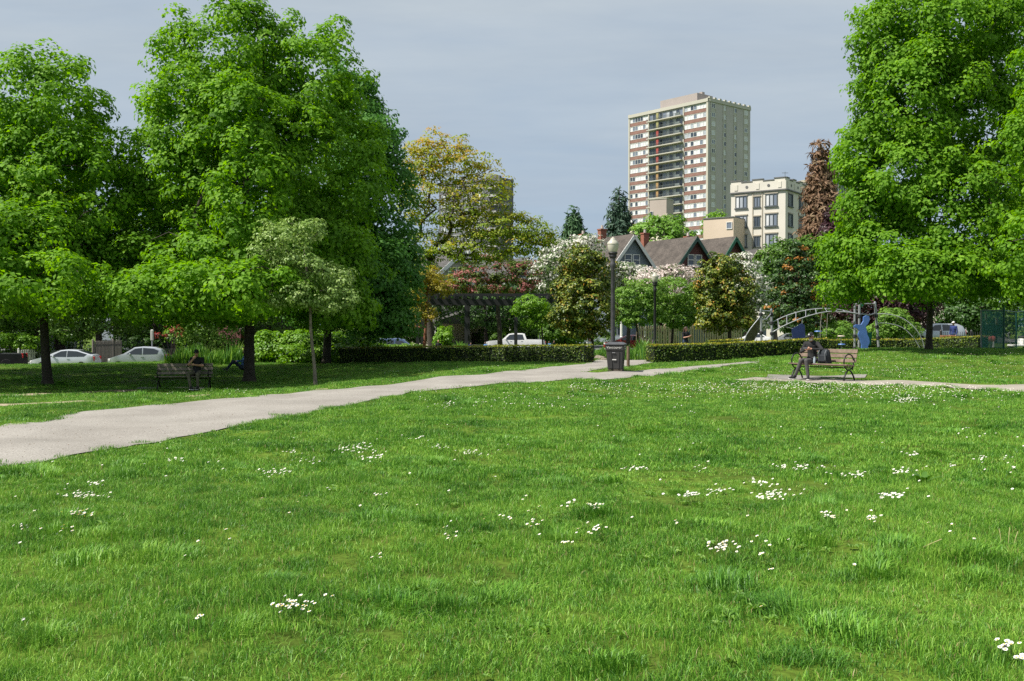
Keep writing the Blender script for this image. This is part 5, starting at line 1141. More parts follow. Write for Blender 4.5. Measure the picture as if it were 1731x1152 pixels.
# ---------------------------------------------------------------- lamps
POLE = mat('lamp_pole', (0.075, 0.075, 0.08), 0.55, 0.35, 6, 0.2, 20, metal=0.3); POLE2 = mat('lamp_pole_dark', (0.02, 0.021, 0.022), 0.5, 0.2, 5)
FROST = mat('lamp_globe', (0.52, 0.50, 0.41), 0.35, 0.06, 3, spec=.5)
def lamp(label, px, Y, top, pole, wpole=.085):
    g = at(px, Y); H = W(px, top, Y).z - g.z; t = thing('park_lamp', label, 'lamp', g, 0, 'acorn-globe park lamps')
    b = MB(); b.lathe([(.16, -.1), (.16, .12), (wpole * 1.25, .5), (wpole, .7), (wpole * .82, H - 1.1), (wpole * 1.2, H - 1.05), (wpole * 1.25, H - .92), (wpole * .9, H - .85), (.10, H - .72)], 14); b.build('pole', pole, t, smooth=True)
    b = MB(); b.lathe([(.10, H - .74), (.14, H - .68), (.13, H - .62), (.17, H - .56), (.16, H - .53)], 14); b.build('collar', POLE2, t, smooth=True)
    b = MB(); b.lathe([(.12, H - .535), (.17, H - .45), (.195, H - .33), (.20, H - .24)], 16); gl = b.build('globe', FROST, t, smooth=True)
    b = MB(); b.lathe([(.21, H - .24), (.205, H - .20), (.15, H - .13), (.10, H - .08), (.09, H - .04), (.03, H), (.01, H + .03)], 16); b.build('globe_cap', mat('globe_cap', (.46, .44, .36), .4, .05), gl, smooth=True)
lamp('tall grey lamp post standing right behind the black bin', 1036, 35.8, 402, POLE)
lamp('dark lamp post farther back behind the right hedge', 1107, 56, 461, POLE2)
lamp('dark lamp post half hidden by the orange flowered tree', 1309, 66, 474, POLE2)
# ---------------------------------------------------------------- litter bin
BINM = mat('bin_plastic', (0.030, 0.030, 0.031), 0.55, 0.35, 5, 0.15, 30, rgb2=(0.05, 0.048, 0.046)); BINL = mat('bin_lid', (0.075, 0.078, 0.085), 0.42, 0.2, 4)
DUST = mat('bin_dust', (0.10, 0.085, 0.065), 0.9, 0.5, 9)
gb = at(1041, 35.0); kx = 35.0 / F
bn = thing('litter_bin', 'black square plastic litter bin at the fork of the path', 'bin', gb, R(-14))
BH = W(1041, 580, 35).z - gb.z
def taper(b, w0, w1, z0, z1, d0=None, d1=None):
    d0 = d0 or w0; d1 = d1 or w1
    vs = [(sx * w0 / 2, sy * d0 / 2, z0) for sx, sy in ((-1, -1), (1, -1), (1, 1), (-1, 1))] + [(sx * w1 / 2, sy * d1 / 2, z1) for sx, sy in ((-1, -1), (1, -1), (1, 1), (-1, 1))]
    return b.add(vs, [(0, 3, 2, 1), (4, 5, 6, 7), (0, 1, 5, 4), (1, 2, 6, 5), (2, 3, 7, 6), (3, 0, 4, 7)])
b = MB(); taper(b, .50, .60, 0.07, BH - .26); b.build('body', BINM, bn, bevel=.025)
b = MB(); taper(b, .49, .50, 0, .068); b.build('base', DUST, bn)
b = MB(); taper(b, .635, .655, BH - .27, BH - .07); b.build('collar', BINM, bn, bevel=.015)
b = MB(); taper(b, .70, .70, BH - .07, BH - .035); taper(b, .70, .46, BH - .035, BH + .03); lid = b.build('lid', BINL, bn, bevel=.008)
b = MB(); b.lathe([(.0, 0), (.12, 0), (.12, .012), (.10, .02)], 14, (-.03, -.04, BH + .031)); b.build('mouth', mat('bin_mouth', (.004, .004, .004), .9), lid)
for x in (-.12, .12): b = MB(); b.bar((x, -.262, .10), (x * 1.15, -.303, BH - .30), .06, .03); b.build('rib', BINM, bn)
for s in (-1, 1): b = MB(); b.bar((s * .262, 0, .10), (s * .303, 0, BH - .30), .03, .07); b.build('rib', BINM, bn)
b = MB(); b.box((-.01, -.302, BH * .415), (.14, .02, .030)); b.build('sticker', mat('sticker_white', (.75, .74, .71), .6, .05), bn)
b = MB(); b.box((-.03, -.315, BH * .66), (.11, .02, .022)); b.build('sticker', mat('sticker_grey', (.25, .25, .26), .6, .05), bn)
SCR = mat('letter_white', (.58, .57, .53), .7, .3, 30)
def lettering(txt, size, loc, rot, parent, mt, width=None):
    c = bpy.data.curves.new('lettering', 'FONT'); c.body = txt; c.size = size; c.extrude = .003; c.align_x = 'CENTER'; c.align_y = 'CENTER'
    c.materials.append(mt); tmp = bpy.data.objects.new('lettering_curve', c); COL.objects.link(tmp); me = bpy.data.meshes.new_from_object(tmp.evaluated_get(bpy.context.evaluated_depsgraph_get())); bpy.data.objects.remove(tmp)
    o = link('lettering', me, parent, loc); o.rotation_euler = rot
    return o
lettering('Vancouver', .125, (-.01, -.330, BH - .155), (R(90), 0, 0), bn, SCR); lettering('City of', .07, (.330, -.06, BH - .12), (R(90), 0, R(90)), bn, SCR); lettering('Vancouver', .06, (.330, 0, BH - .20), (R(90), 0, R(90)), bn, SCR)
g1 = at(1052, 36.2); b = MB(); b.lathe([(.06, 0), (.06, .5), (.055, .80)], 8); o = b.build('marker_post', mat('post_wood', (.16, .11, .075), .9, .2, 5)); o.location = at(1062, 38.5); tag(o, 'short brown wooden post hidden half behind the black bin', 'post')
# stones and a yellow flower in the gap
STONE = mat('rock', (.20, .17, .13), .9, .3, 6, .6, 12)
for px, py, s in ((1012, 607, .32), (1004, 606, .24), (1020, 609, .18)):
    g = on_ground(px, py); bm = bmesh.new(); bmesh.ops.create_icosphere(bm, subdivisions=2, radius=s)
    for v in bm.verts: v.co *= 1 + .35 * mnoise.noise(v.co * 3 + Vector((px, 0, 0))); v.co.z *= .6
    me = bpy.data.meshes.new('garden_stone'); bm.to_mesh(me); bm.free(); me.materials.append(STONE); o = link('garden_stone', me, None, g); tag(o, {1012: 'largest brown stone at the path gap left of the bin', 1004: 'brown stone nearest the hedge end at the path gap', 1020: 'small brown stone at the path gap close to the bin'}[px], 'stone', 'stones edging the planting bed')
# ---------------------------------------------------------------- benches
IRON = mat('bench_iron', (0.014, 0.014, 0.015), 0.45, 0.2, 6, metal=.2); 
WOODL = mat('bench_wood_light', (0.19, 0.135, 0.10), 0.75, 0.3, 7, 0.3, 30); WOODG = mat('bench_wood_grey', (0.17, 0.145, 0.12), 0.8, 0.3, 7, 0.3, 30)
def ring(c, ry, rz, n=22): return [Vector((c[0], c[1] + ry * math.cos(2 * math.pi * i / n), c[2] + rz * math.sin(2 * math.pi * i / n))) for i in range(n + 1)]
def bench(label, loc, rz, wood, L=1.9, rings=True):
    """local: long axis x, sitter faces -y; cast-iron end frames with ring arms, wooden slats"""
    t = thing('park_bench', label, 'bench', loc, rz, 'park benches'); hl = L / 2 - .09
    for s in (-1, 1):
        x = s * hl; b = MB()
        b.tube([(x, -.30, 0), (x, -.27, .10), (x, -.17, .24), (x, -.03, .31), (x, .12, .24), (x, .24, .10), (x, .29, 0)], .024, 6)
        b.tube([(x, -.28, .43), (x, .20, .40)], .02, 6); b.tube([(x, .17, .30), (x, .22, .45), (x, .33, .88)], .022, 6)
        if rings: b.tube(ring((x, -.03, .53), .27, .23), .02, 6, False)
        else: b.tube([(x, -.30, .43), (x, -.32, .60), (x, -.22, .66), (x, .26, .64)], .02, 6)
        b.build('end_frame', IRON, t, smooth='all')
    b = MB(); b.tube([(-hl, .08, .36), (hl, .08, .36)], .016, 5); b.build('stretcher', IRON, t)
    for k in range(4): b = MB(); b.box((0, -.26 + k * .125, .455 - .012 * k), (L, .105, .035)); b.build('seat_slat', wood, t, bevel=.006)
    up = Matrix.Rotation(R(-15), 3, 'X')
    for k, (z, h) in enumerate(((.56, .10), (.70, .115), (.835, .115))):
        b = MB(); b.box((0, .205 + (z - .45) * .26, z), (L, .035, h), up); b.build('back_slat', wood, t, bevel=.006)
    return t
bR = at(1391, 29.5); bLr = at(311, 35.2)
RZR = -math.atan2(bR.x, bR.y) - R(31); RZL = -math.atan2(bLr.x, bLr.y) - R(8)
benchR = bench('wooden bench with ring-shaped iron arms on the right', bR + Vector((0, 0, .03)), RZR, WOODL)
benchL = bench('weathered wooden bench in tree shade on the left', bLr + Vector((0, 0, .03)), RZL, WOODG, rings=False)
# ---------------------------------------------------------------- play equipment
STEEL = mat('play_steel', (0.34, 0.35, 0.37), 0.4, 0.12, 4, metal=.35); CLAMP = mat('play_clamp', (0.03, 0.03, 0.032), .6); BLUEP = mat('play_blue', (0.075, 0.16, 0.42), .45, .12, 3); NAVY = mat('play_navy', (0.02, 0.035, 0.12), .5, .1, 3); GREENP = mat('play_green', (0.01, 0.16, 0.10), .5, .1, 3); BROWNP = mat('play_brown', (0.13, 0.105, 0.085), .8, .3, 6, .5, 12)
YPL = 52.0; cf = thing('climbing_frame', 'grey steel climbing frame with arched ladder and blue climbing figure', 'play frame', at(1400, YPL)); c0 = Vector(cf.location)
def pw(px, py, dY=0.0): return W(px, py, YPL + dY) - c0
def poly_curve(pts, n=18):
    P = [Vector(p) for p in pts]; out = []
    for i in range(len(P) - 1):
        a = P[max(i - 1, 0)]; b_ = P[i]; c = P[i + 1]; d = P[min(i + 2, len(P) - 1)]
        for k in range(n // (len(P) - 1) + 1):
            t = k / (n // (len(P) - 1) + 1); out.append(0.5 * ((2 * b_) + (c - a) * t + (2 * a - 5 * b_ + 4 * c - d) * t * t + (3 * b_ - a - 3 * c + d) * t ** 3))
    return out + [P[-1]]
def post(px, top, dY, lean=0.0, clamps=()):
    a = pw(px, top, dY); g = at(px + lean, YPL + dY) - c0; b = MB(); b.tube([g - Vector((0, 0, .2)), a], .062, 10); b.lathe([(.062, 0), (.05, .05), (.0, .07)], 10, a); p = b.build('post', STEEL, cf, smooth=True)
    for cyy in clamps:
        f = (cyy - top) / 75.0; c = a.lerp(g, f); q = MB(); q.lathe([(.065, -.09), (.11, -.06), (.11, .06), (.065, .09)], 10, c); q.build('clamp', CLAMP, p, smooth=True)
    return p
post(1286, 524, 0, 2, (532, 562)); post(1304, 524, 1.2, 2, (532, 546, 564)); post(1445, 514, 1.2, 0, (546, 562, 580)); post(1453, 511, 0, -1, (531, 562, 578)); post(1479, 512, .6, 8, (531, 547, 563, 578))
for pts in ([(1288, 526, 0), (1303, 526, 1.2)], [(1445, 515, 1.2), (1453, 513, 0)], [(1453, 514, 0), (1479, 514, .6)], [(1287, 541, 0), (1295, 540, .6), (1304, 530, 1.2)], [(1454, 531, 0), (1470, 533, .3), (1479, 530, .6)]):
    b = MB(); b.tube([pw(*p) for p in pts], .03, 8); b.build('crossbar', STEEL, cf, smooth=True)
r1 = poly_curve([pw(1304, 546, 1.2), pw(1330, 534, 1.2), pw(1362, 525, 1.1), (pw(1395, 522, 1.0)), pw(1425, 525, 1.0), pw(1446, 531, 1.0)]); r2 = poly_curve([pw(1306, 562, 0), pw(1330, 549, 0), pw(1362, 536, 0), pw(1398, 527.5, 0), pw(1430, 528, 0), pw(1452, 531, 0)])
al = MB(); al.tube(r1, .032, 8); al.tube(r2, .032, 8); arch = al.build('arched_ladder', STEEL, cf, smooth='all')
for i in range(2, len(r1) - 1, 2): b = MB(); b.tube([r1[i], r2[i]], .018, 6); b.build('rung', STEEL, arch)
b = MB(); b.tube([pw(1389, 530, .4), pw(1387, 548, .4), pw(1392, 556, .4)], .016, 5); b.tube([pw(1387, 548, .4), pw(1386, 580, .4)], .016, 5); b.tube([pw(1399, 530, .5), pw(1396, 586, .5)], .012, 5)
for k in range(5): b.tube([pw(1386.5, 552 + k * 7, .4), pw(1397, 553 + k * 7, .5)], .010, 5)
b.build('rope_ladder', mat('rope', (.30, .28, .25), .9), cf)
b = MB(); b.prism([pw(1338, 557, 0), pw(1355, 547, 0), pw(1360, 550, 0), pw(1361, 572, 0), pw(1340, 572, 0)], (0, -.04, 0), (0, .04, 0)); b.build('side_panel', NAVY, cf)
b = MB(); b.tube([pw(1356, 539, 0), pw(1356, 549, 0)], .02, 6); b.tube([pw(1328, 553, 0), pw(1341, 556, 0)], .02, 6); b.build('hanger', STEEL, cf)
fig = [(1459, 536), (1464, 533.5), (1469, 535), (1470, 541), (1467, 548), (1463, 552), (1465, 560), (1466, 566), (1469, 572), (1470, 579), (1467, 586), (1469, 593), (1466, 596), (1458, 596), (1455, 594), (1456, 584), (1453, 574), (1450, 566), (1452, 560), (1448, 555), (1443, 554), (1443, 551), (1447, 549), (1455, 549), (1459, 543)]
b = MB(); b.prism([pw(x, y, -.25) for x, y in fig], (0, -.05, 0), (0, .05, 0)); b.build('climbing_figure', BLUEP, cf, bevel=.01)
b = MB(); b.prism([pw(1463, 563, .3), pw(1474, 562, .3), pw(1472, 584, .3), pw(1466, 585, .3)], (0, -.04, 0), (0, .04, 0)); b.build('side_panel', GREENP, cf)
b = MB(); b.prism([pw(1455, 515, .4), pw(1460, 516, .4), pw(1456, 520, .4)], (0, -.02, 0), (0, .02, 0)); b.build('flag', GREENP, cf)
o1 = poly_curve([pw(1480, 531, .6), pw(1505, 532, .4), pw(1530, 541, .2), pw(1549, 558, 0), pw(1560, 578, 0), Vector(at(1564, YPL) - c0)]); o2 = poly_curve([pw(1482, 547, .6), pw(1500, 547, 1.2), pw(1525, 554, 1.2), pw(1543, 570, 1.1), pw(1553, 585, 1.0), Vector(at(1558, YPL + 1.0) - c0)])
b = MB(); b.tube(o1, .022, 8); b.tube(o2, .022, 8); lo = b.build('looped_ladder', STEEL, cf, smooth='all')
for i in range(3, len(o1) - 1, 3): b = MB(); b.tube([o1[i], o2[i]], .016, 6); b.build('rung', STEEL, lo)
sl = thing('slide_wall', 'brown curved climbing wall with steel rails left of the arched ladder', 'play wall', at(1272, YPL + .5)); s0 = Vector(sl.location)
def sw_(px, py, d): return W(px, py, YPL + .5 + d) - s0
edge = [(1283, 540), (1277, 547), (1269, 557), (1262, 568), (1258, 580), (1257, 592)]; edge2 = [(1285, 541), (1284, 552), (1281, 564), (1276, 574), (1271, 584), (1270, 592)]
b = MB(); vs = []; fs = []
for (x, y), (x2, y2) in zip(edge, edge2):
    A = sw_(x, y, -.5); Bq = sw_(x2, y2, .7); vs += [A, Bq, Bq + Vector((.03, .09, 0)), A + Vector((.03, .09, 0))]
for i in range(len(edge) - 1):
    for k in range(4): fs.append((i * 4 + k, i * 4 + (k + 1) % 4, i * 4 + 4 + (k + 1) % 4, i * 4 + 4 + k))
fs += [(0, 1, 2, 3), tuple(len(vs) - 4 + k for k in (3, 2, 1, 0))]
b.add(vs, fs); b.build('climbing_board', BROWNP, sl)
b = MB(); b.tube([sw_(x - .4, y - 1, -.55) for x, y in [(1286, 534)] + edge], .03, 7); b.build('rail', STEEL, sl, smooth='all')
for px, py, m_, lab in ((1422, 569, mat('disc_cream', (.5, .42, .33), .6), 'cream stepping disc on a thin post behind the right bench'), (1423, 583, BLUEP, 'blue stepping disc on a thin post just above the right bench'), (1383, 561, BLUEP, 'small blue disc on a pole above the cap of the bench man')):
    g = at(px, 54); z = W(px, py, 54).z - g.z; t = thing('stepping_disc', lab, 'play disc', g, 0, 'stepping discs of the playground'); b = MB(); b.lathe([(.0, z - .05), (.10, z - .05), (.20, z), (.17, z + .05), (0, z + .06)], 14); b.build('disc', m_, t, smooth=True); b = MB(); b.tube([(0, 0, -.1), (0, 0, z - .04)], .02, 6); b.build('stem', STEEL, t)
# ---------------------------------------------------------------- fences
PICK = mat('picket_wood', (0.36, 0.31, 0.19), 0.85, 0.2, 4); PICKD = mat('picket_grey', (0.16, 0.145, 0.12), .85, .25, 4); WHITEP = mat('picket_white', (.55, .54, .50), .7, .1, 3)
def picket_fence(label, p0, p1, h, mt, gap=.16, w=.11, posts=2.2, pointed=True, name='picket_fence'):
    p0 = Vector(p0); p1 = Vector(p1); d = p1 - p0; L = math.hypot(d.x, d.y); t = thing(name, label, 'fence', p0, math.atan2(d.y, d.x)); n = int(L / gap)
    b = MB(); hw = w / 2
    b.prism([Vector((-hw, 0, .08)), Vector((hw, 0, .08)), Vector((hw, 0, h - .08)), Vector((0, 0, h)), Vector((-hw, 0, h - .08))] if pointed else [Vector((-hw, 0, .08)), Vector((hw, 0, .08)), Vector((hw, 0, h)), Vector((-hw, 0, h))], (0, -.012, 0), (0, .012, 0)); me = b.mesh('picket', mt)
    for i in range(n): link('picket', me, t, (i * gap + .05, -.04, d.z * i / n))
    for z in (.3, h - .3): b = MB(); b.bar((0, 0, z), (L, 0, z + d.z), .045, .09); b.build('rail', mt, t)
    b = MB(); b.box((0, 0, h / 2), (.12, .12, h + .1)); b.lathe([(.09, 0), (.02, .1)], 6, (0, 0, h / 2 + h / 2 + .05)); pm = b.mesh('post', mt); k = int(L / posts)
    for i in range(k + 1): link('post', pm, t, (min(L, i * posts), .06, d.z * i / max(1, k)))
    return t
picket_fence('pale wooden picket fence behind the woman at the hedge', at(1078, 70), at(1258, 73), 1.62, PICK, .20, .115)
picket_fence('weathered grey picket fence behind the white hybrid car', at(158, 78), at(206, 81), 2.0, PICKD, .15, .10)
picket_fence('white-tipped picket fence beside the black pickup', at(32, 84), at(62, 86), 1.15, WHITEP, .24, .13)
picket_fence('white porch railing behind the leftmost trunk', at(58, 88), at(74, 89), 1.9, WHITEP, .24, .12, name='porch_railing')
CT = mat('court_green', (0.008, 0.075, 0.062), .5, .15, 4); 
def screen_mat():
    m, t = nodes('court_mesh'); N = t.nodes.new; L = t.links.new; out = N('ShaderNodeOutputMaterial'); p = N('ShaderNodeBsdfPrincipled'); p.inputs['Base Color'].default_value = (.012, .15, .125, 1); p.inputs['Roughness'].default_value = .7
    tr = N('ShaderNodeBsdfTransparent'); mx = N('ShaderNodeMixShader'); mx.inputs[0].default_value = .86; L(tr.outputs[0], mx.inputs[1]); L(p.outputs[0], mx.inputs[2]); L(mx.outputs[0], out.inputs[0]); return m
ct = thing('court_fence', 'green wind-screened court fence at the right edge', 'fence', at(1659, 47)); q0 = Vector(ct.location)
fp = [(1659, 47.0, 524), (1697, 45.0, 524), (1718, 49.0, 527), (1745, 54.0, 524)]
for i, (px, Y, top) in enumerate(fp):
    g = at(px, Y) - q0; a = W(px, top - (10 if i == 1 else 0), Y) - q0; b = MB(); b.tube([g - Vector((0, 0, .2)), a], .045 if i < 2 else .04, 8); b.build('post', CT if i else STEEL, ct, smooth=True)
for i in range(3):
    A = W(*[fp[i][0], fp[i][2] + 1, fp[i][1]]) - q0; Bq = W(fp[i + 1][0], fp[i + 1][2] + 1, fp[i + 1][1]) - q0; a = at(fp[i][0], fp[i][1]) - q0; c = at(fp[i + 1][0], fp[i + 1][1]) - q0
    b = MB(); b.tube([A, Bq], .03, 6); b.build('top_rail', CT, ct)
    if i == 0:
        b = MB(); b.add([a + Vector((0, 0, .05)), c + Vector((0, 0, .05)), Bq, A], [(0, 1, 2, 3)]); sc = b.build('wind_screen', screen_mat(), ct)
        for (u, v, w, h) in ((.20, .84, .10, .28), (.68, .72, .13, .30)):
            p = a.lerp(c, u) * (1 - v) + A.lerp(Bq, u) * v; qq = MB(); qq.box(p + Vector((0, -.05, 0)), (w, .02, h)); qq.build('screen_tear', WHITE, sc)
    else:
        b = MB(); m = 26
        for k in range(m):
            u = k / m; u2 = (k + 4) / m
            b.tube([a.lerp(c, u), A.lerp(Bq, min(1, u2))], .005, 3, False); b.tube([A.lerp(Bq, u), a.lerp(c, min(1, u2))], .005, 3, False)
        b.build('wire_mesh', CT, ct)
RF = mat('rail_black', (.02, .02, .022), .6)
picket_fence('low black railing behind the right trunk', at(1590, 68), at(1665, 66), 1.1, RF, .14, .03, 2.0, False, 'iron_railing')
# red-and-white picnic cover and other small park furniture on the far right
t = thing('covered_table', 'picnic table under a red cover with white stripes beside the court fence', 'table', at(1666, 59)); t.scale = (.5, .6, .8); b = MB()
for k in range(5): x = -.9 + k * .45; b.lathe([(.26, .62), (.30, .78), (.24, .98), (.02, 1.02)], 10, (x, 0, .12))
b.build('cover', mat('cover_red', (.55, .06, .05), .7, .1, rgb2=(.62, .30, .27), scale=1.6), t, smooth='all')
for s in (-.8, .8): b = MB(); b.box((s, 0, .36), (.1, .7, .76)); b.build('leg', WHITE, t)
t = thing('brown_trolley', 'brown wooden box cart beside the person in the white hat', 'cart', at(1602, 62)); t.scale = (.55, .7, .85); b = MB(); b.box((0, 0, .72), (1.5, .6, .72)); b.build('box', mat('cart_brown', (.22, .10, .05), .8, .25, 5), t, bevel=.03)
for x in (-.5, .5): b = MB(); b.lathe([(.0, -.03), (.18, -.03), (.18, .03), (0, .03)], 12); b.v = [(v[0] + x, v[2] - .34, v[1] + .22) for v in b.v]; b.build('wheel', CLAMP, t)
t = thing('white_scooter', 'white mobility scooter parked inside the green court fence', 'scooter', at(1722, 50), R(10)); b = MB(); b.box((0, 0, .35), (1.0, .45, .12)); b.box((.3, 0, .55), (.45, .42, .3)); b.build('body', WHITE, t, bevel=.04)
b = MB(); b.tube([(-.42, 0, .35), (-.6, 0, .95), (-.5, 0, 1.0)], .035, 7); b.build('handlebar', STEEL, t)
b = MB(); b.box((.3, 0, .78), (.45, .42, .1)); b.box((.5, 0, 1.0), (.1, .42, .4)); b.build('seat', CLAMP, t, bevel=.03)
for x in (-.4, .4): b = MB(); b.lathe([(.08, -.05), (.17, -.05), (.17, .05), (.08, .05)], 14); b.v = [(v[0] + x, v[2], v[1] + .17) for v in b.v]; b.build('wheel', CLAMP, t)
# meter post by the hatchback
t = thing('parking_meter', 'grey parking meter post behind the silver hatchback', 'meter', at(257, 76)); b = MB(); z = W(257, 557, 76).z - t.location.z; b.tube([(0, 0, -.1), (0, 0, z - .9)], .05, 8); b.build('pole', STEEL, t, smooth=True); b = MB(); b.box((0, 0, z - .45), (.22, .16, .85)); b.build('head', mat('meter_grey', (.42, .42, .38), .6), t, bevel=.05)
# ================================================================== parked vehicles
TYRE = mat('tyre', (0.012, 0.012, 0.013), .9, .2, 10); RIM = mat('rim', (.38, .39, .40), .35, .1, 5, metal=.6); CGLASS = glassmat('car_glass', (.022, .028, .034), .05); CHROME = mat('chrome', (.5, .5, .52), .2, .05, 5, metal=.9)
LAMPG = mat('headlamp', (.62, .62, .60), .15, .1, 8, spec=.8); TAILR = mat('tail_lamp', (.5, .015, .015), .25, .1, 8); PLASTIC = mat('car_plastic', (.02, .02, .022), .6)
def paint(name, rgb, metal=.2): return mat(name, rgb, .28, .04, 2, metal=metal, spec=.6, coat=.6)
def car(name, label, loc, rz, pt, L, Wd, H, prof, wheel_x, wr=.32, glass=(), shield=None, bed=None, cat='car', belt=.58, glass_rear=None, group='cars parked along the street'):
    """prof: (x, z_top) roof outline from the nose (x=0) to the tail (x=L); windows lie between the belt and that outline.
    local: nose towards -x, centre at origin"""
    t = thing(name, label, cat, loc, rz, group); hw = Wd / 2; zb = .24; zB = H * belt
    def top(x):
        for (x0, z0), (x1, z1) in zip(prof, prof[1:]):
            if x0 <= x <= x1: return z0 + (z1 - z0) * (x - x0) / max(1e-6, x1 - x0)
        return prof[-1][1]
    def half(x, z):
        e = min(x, L - x); f = hw * (1 - .16 * max(0, 1 - e / .55) ** 2)
        if z > zB: f *= 1 - .20 * (z - zB) / max(.01, H - zB)
        elif z < .45: f *= .965
        return f
    xs_ = sorted(set([p[0] for p in prof] + [L * i / 26 for i in range(27)])); b = MB(); ring_ = []
    for x in xs_:
        zt = top(x); zs_ = [zb, .45, min(zB, zt - .03), zt - .05 if zt > zB + .12 else zt - .015]; sec = []
        for z in zs_: sec.append(Vector((x - L / 2, -half(x, z), z)))
        sec.append(Vector((x - L / 2, -half(x, zt) * .86, zt)))
        ring_.append(sec + [Vector((v.x, -v.y, v.z)) for v in reversed(sec)])
    n = len(ring_[0]); vs = [v for r_ in ring_ for v in r_]; fs = []
    for i in range(len(ring_) - 1):
        for k in range(n): fs.append((i * n + k, i * n + (k + 1) % n, (i + 1) * n + (k + 1) % n, (i + 1) * n + k))
    fs += [tuple(range(n)), tuple(range(len(vs) - 1, len(vs) - n - 1, -1))]; b.add(vs, fs)
    body = b.build('body', pt, t, smooth=True)
    for gi, pl in enumerate(glass):           # side windows given as (x, z) outlines, both sides
        for s in (-1, 1):
            g = MB(); g.prism([Vector((x - L / 2, s * (half(x, z) + .004), z)) for x, z in pl], (0, -.006, 0), (0, .006, 0)); g.build('side_window', CGLASS, t)
    for nm, (x0, x1) in (('windscreen', shield), ('rear_window', glass_rear)):
        if (x0, x1) == (None, None): continue
        z0, z1 = top(x0), top(x1); g = MB(); w0, w1 = half(x0, z0) * .82, half(x1, z1) * .80
        nrm = Vector((-(z1 - z0), 0, x1 - x0)).normalized() * .012
        if nrm.z < 0: nrm = -nrm
        A = [Vector((x0 - L / 2, -w0, z0)), Vector((x0 - L / 2, w0, z0)), Vector((x1 - L / 2, w1, z1)), Vector((x1 - L / 2, -w1, z1))]
        g.prism(A, nrm * .2, nrm); g.build(nm, CGLASS, t)
    for x in wheel_x:
        for s in (-1, 1):
            a = MB(); a.lathe([(wr + .05, -.02), (wr + .05, .02)], 20); a.v = [(v[0] + x - L / 2, s * (hw * .965 + .004) + v[2] * .3, v[1] + wr + .02) for v in a.v]; a.build('wheel_arch', PLASTIC, t)
            w = MB(); w.lathe([(wr * .62, -.1), (wr * .95, -.1), (wr, -.06), (wr, .06), (wr * .95, .1), (wr * .62, .1)], 20); w.v = [(v[0] + x - L / 2, s * (hw - .06) + v[2], v[1] + wr) for v in w.v]; wo_ = w.build('wheel', TYRE, t, smooth=True)
            w = MB(); w.lathe([(.0, -.085), (wr * .6, -.085), (wr * .6, .085), (0, .085)], 14); w.v = [(v[0] + x - L / 2, s * (hw - .055) + v[2], v[1] + wr) for v in w.v]; w.build('rim', RIM, wo_)
    for s in (-1, 1):
        zh = min(zB, top(.25)) - .14
        m = MB(); m.box((.16 - L / 2, s * (half(.16, zh) - .14), zh), (.20, .30, .15), Matrix.Rotation(s * R(22), 3, 'Z')); m.build('headlight', LAMPG, t, bevel=.02)
        zt = min(top(L - .15) - .1, H * .55); m = MB(); m.box((L / 2 - .07, s * (half(L - .07, zt) - .10), zt), (.12, .20, .32)); m.build('tail_light', TAILR, t, bevel=.02)
        if shield != (None, None) and shield: m = MB(); m.box((shield[1] * .55 + shield[0] * .45 - L / 2 + .05, s * (hw + .06), zB + .08), (.12, .18, .13)); m.build('mirror', pt, t, bevel=.03)
    m = MB(); m.box((-L / 2 + .02, 0, .5), (.06, Wd * .5, .14)); m.build('grille', PLASTIC, t); m = MB(); m.box((0, 0, .27), (L * .94, Wd * .93, .1)); m.build('sill', PLASTIC, t)
    for x in (.42, .60):
        for s in (-1, 1): m = MB(); m.box((L * x - L / 2, s * (hw + .008), zB - .09), (.18, .03, .035)); m.build('door_handle', pt, t)
    if bed:
        x0, x1 = bed; m = MB(); zt = top((x0 + x1) / 2); m.box(((x0 + x1) / 2 - L / 2, 0, zt + .004), (x1 - x0 - .16, Wd * .74, .02)); m.build('load_bed', PLASTIC, t)
    return t
ANG = math.atan2(SD.y, SD.x)
SILV = paint('paint_silver', (.50, .52, .56), .45); PEARL = paint('paint_pearl', (.60, .62, .66), .3); WHT = paint('paint_white', (.74, .74, .74), 0.0); BLK = mat('paint_black', (.008, .008, .009), .4, .1, 2, spec=.3); BLUEV = paint('paint_blue', (.07, .11, .22), .3); REDC = paint('paint_red', (.30, .03, .028), .1); CHAM = paint('paint_grey', (.36, .38, .41), .4)
def spot(px, Y): v = at(px, Y); return v + Vector((0, 0, .02))
PRI = [(0, .62), (.12, .74), (1.0, .98), (1.55, 1.22), (2.1, 1.44), (2.6, 1.49), (3.2, 1.44), (3.95, 1.20), (4.3, 1.08), (4.45, .75)]
car('hybrid_car', 'white sloping hybrid car parked behind the leftmost trunk', spot(111, 71), ANG - R(26), PEARL, 4.45, 1.75, 1.49, PRI, (.90, 3.55), .32, [[(1.42, .98), (2.15, 1.36), (2.55, 1.40), (2.55, .96)], [(2.60, .96), (2.60, 1.40), (3.25, 1.36), (3.95, 1.14), (3.75, .98)]], (1.12, 2.05), belt=.62, glass_rear=(3.3, 4.1))
YAR = [(0, .60), (.10, .76), (.85, 1.0), (1.05, 1.06), (1.75, 1.47), (2.3, 1.52), (3.1, 1.47), (3.5, 1.32), (3.74, .95), (3.80, .7)]
hb = car('hatchback_car', 'silver hatchback car parked between the left bench and the meter post', spot(234, 72), ANG - R(20), SILV, 3.8, 1.68, 1.52, YAR, (.72, 3.1), .30, [[(1.25, 1.03), (1.80, 1.38), (2.25, 1.43), (2.25, 1.0)], [(2.32, 1.0), (2.32, 1.43), (3.0, 1.38), (3.35, 1.25), (3.25, 1.02)]], (1.08, 1.72), belt=.62, glass_rear=(3.2, 3.62))
hb.scale = (1.04, 1.04, 1.1)
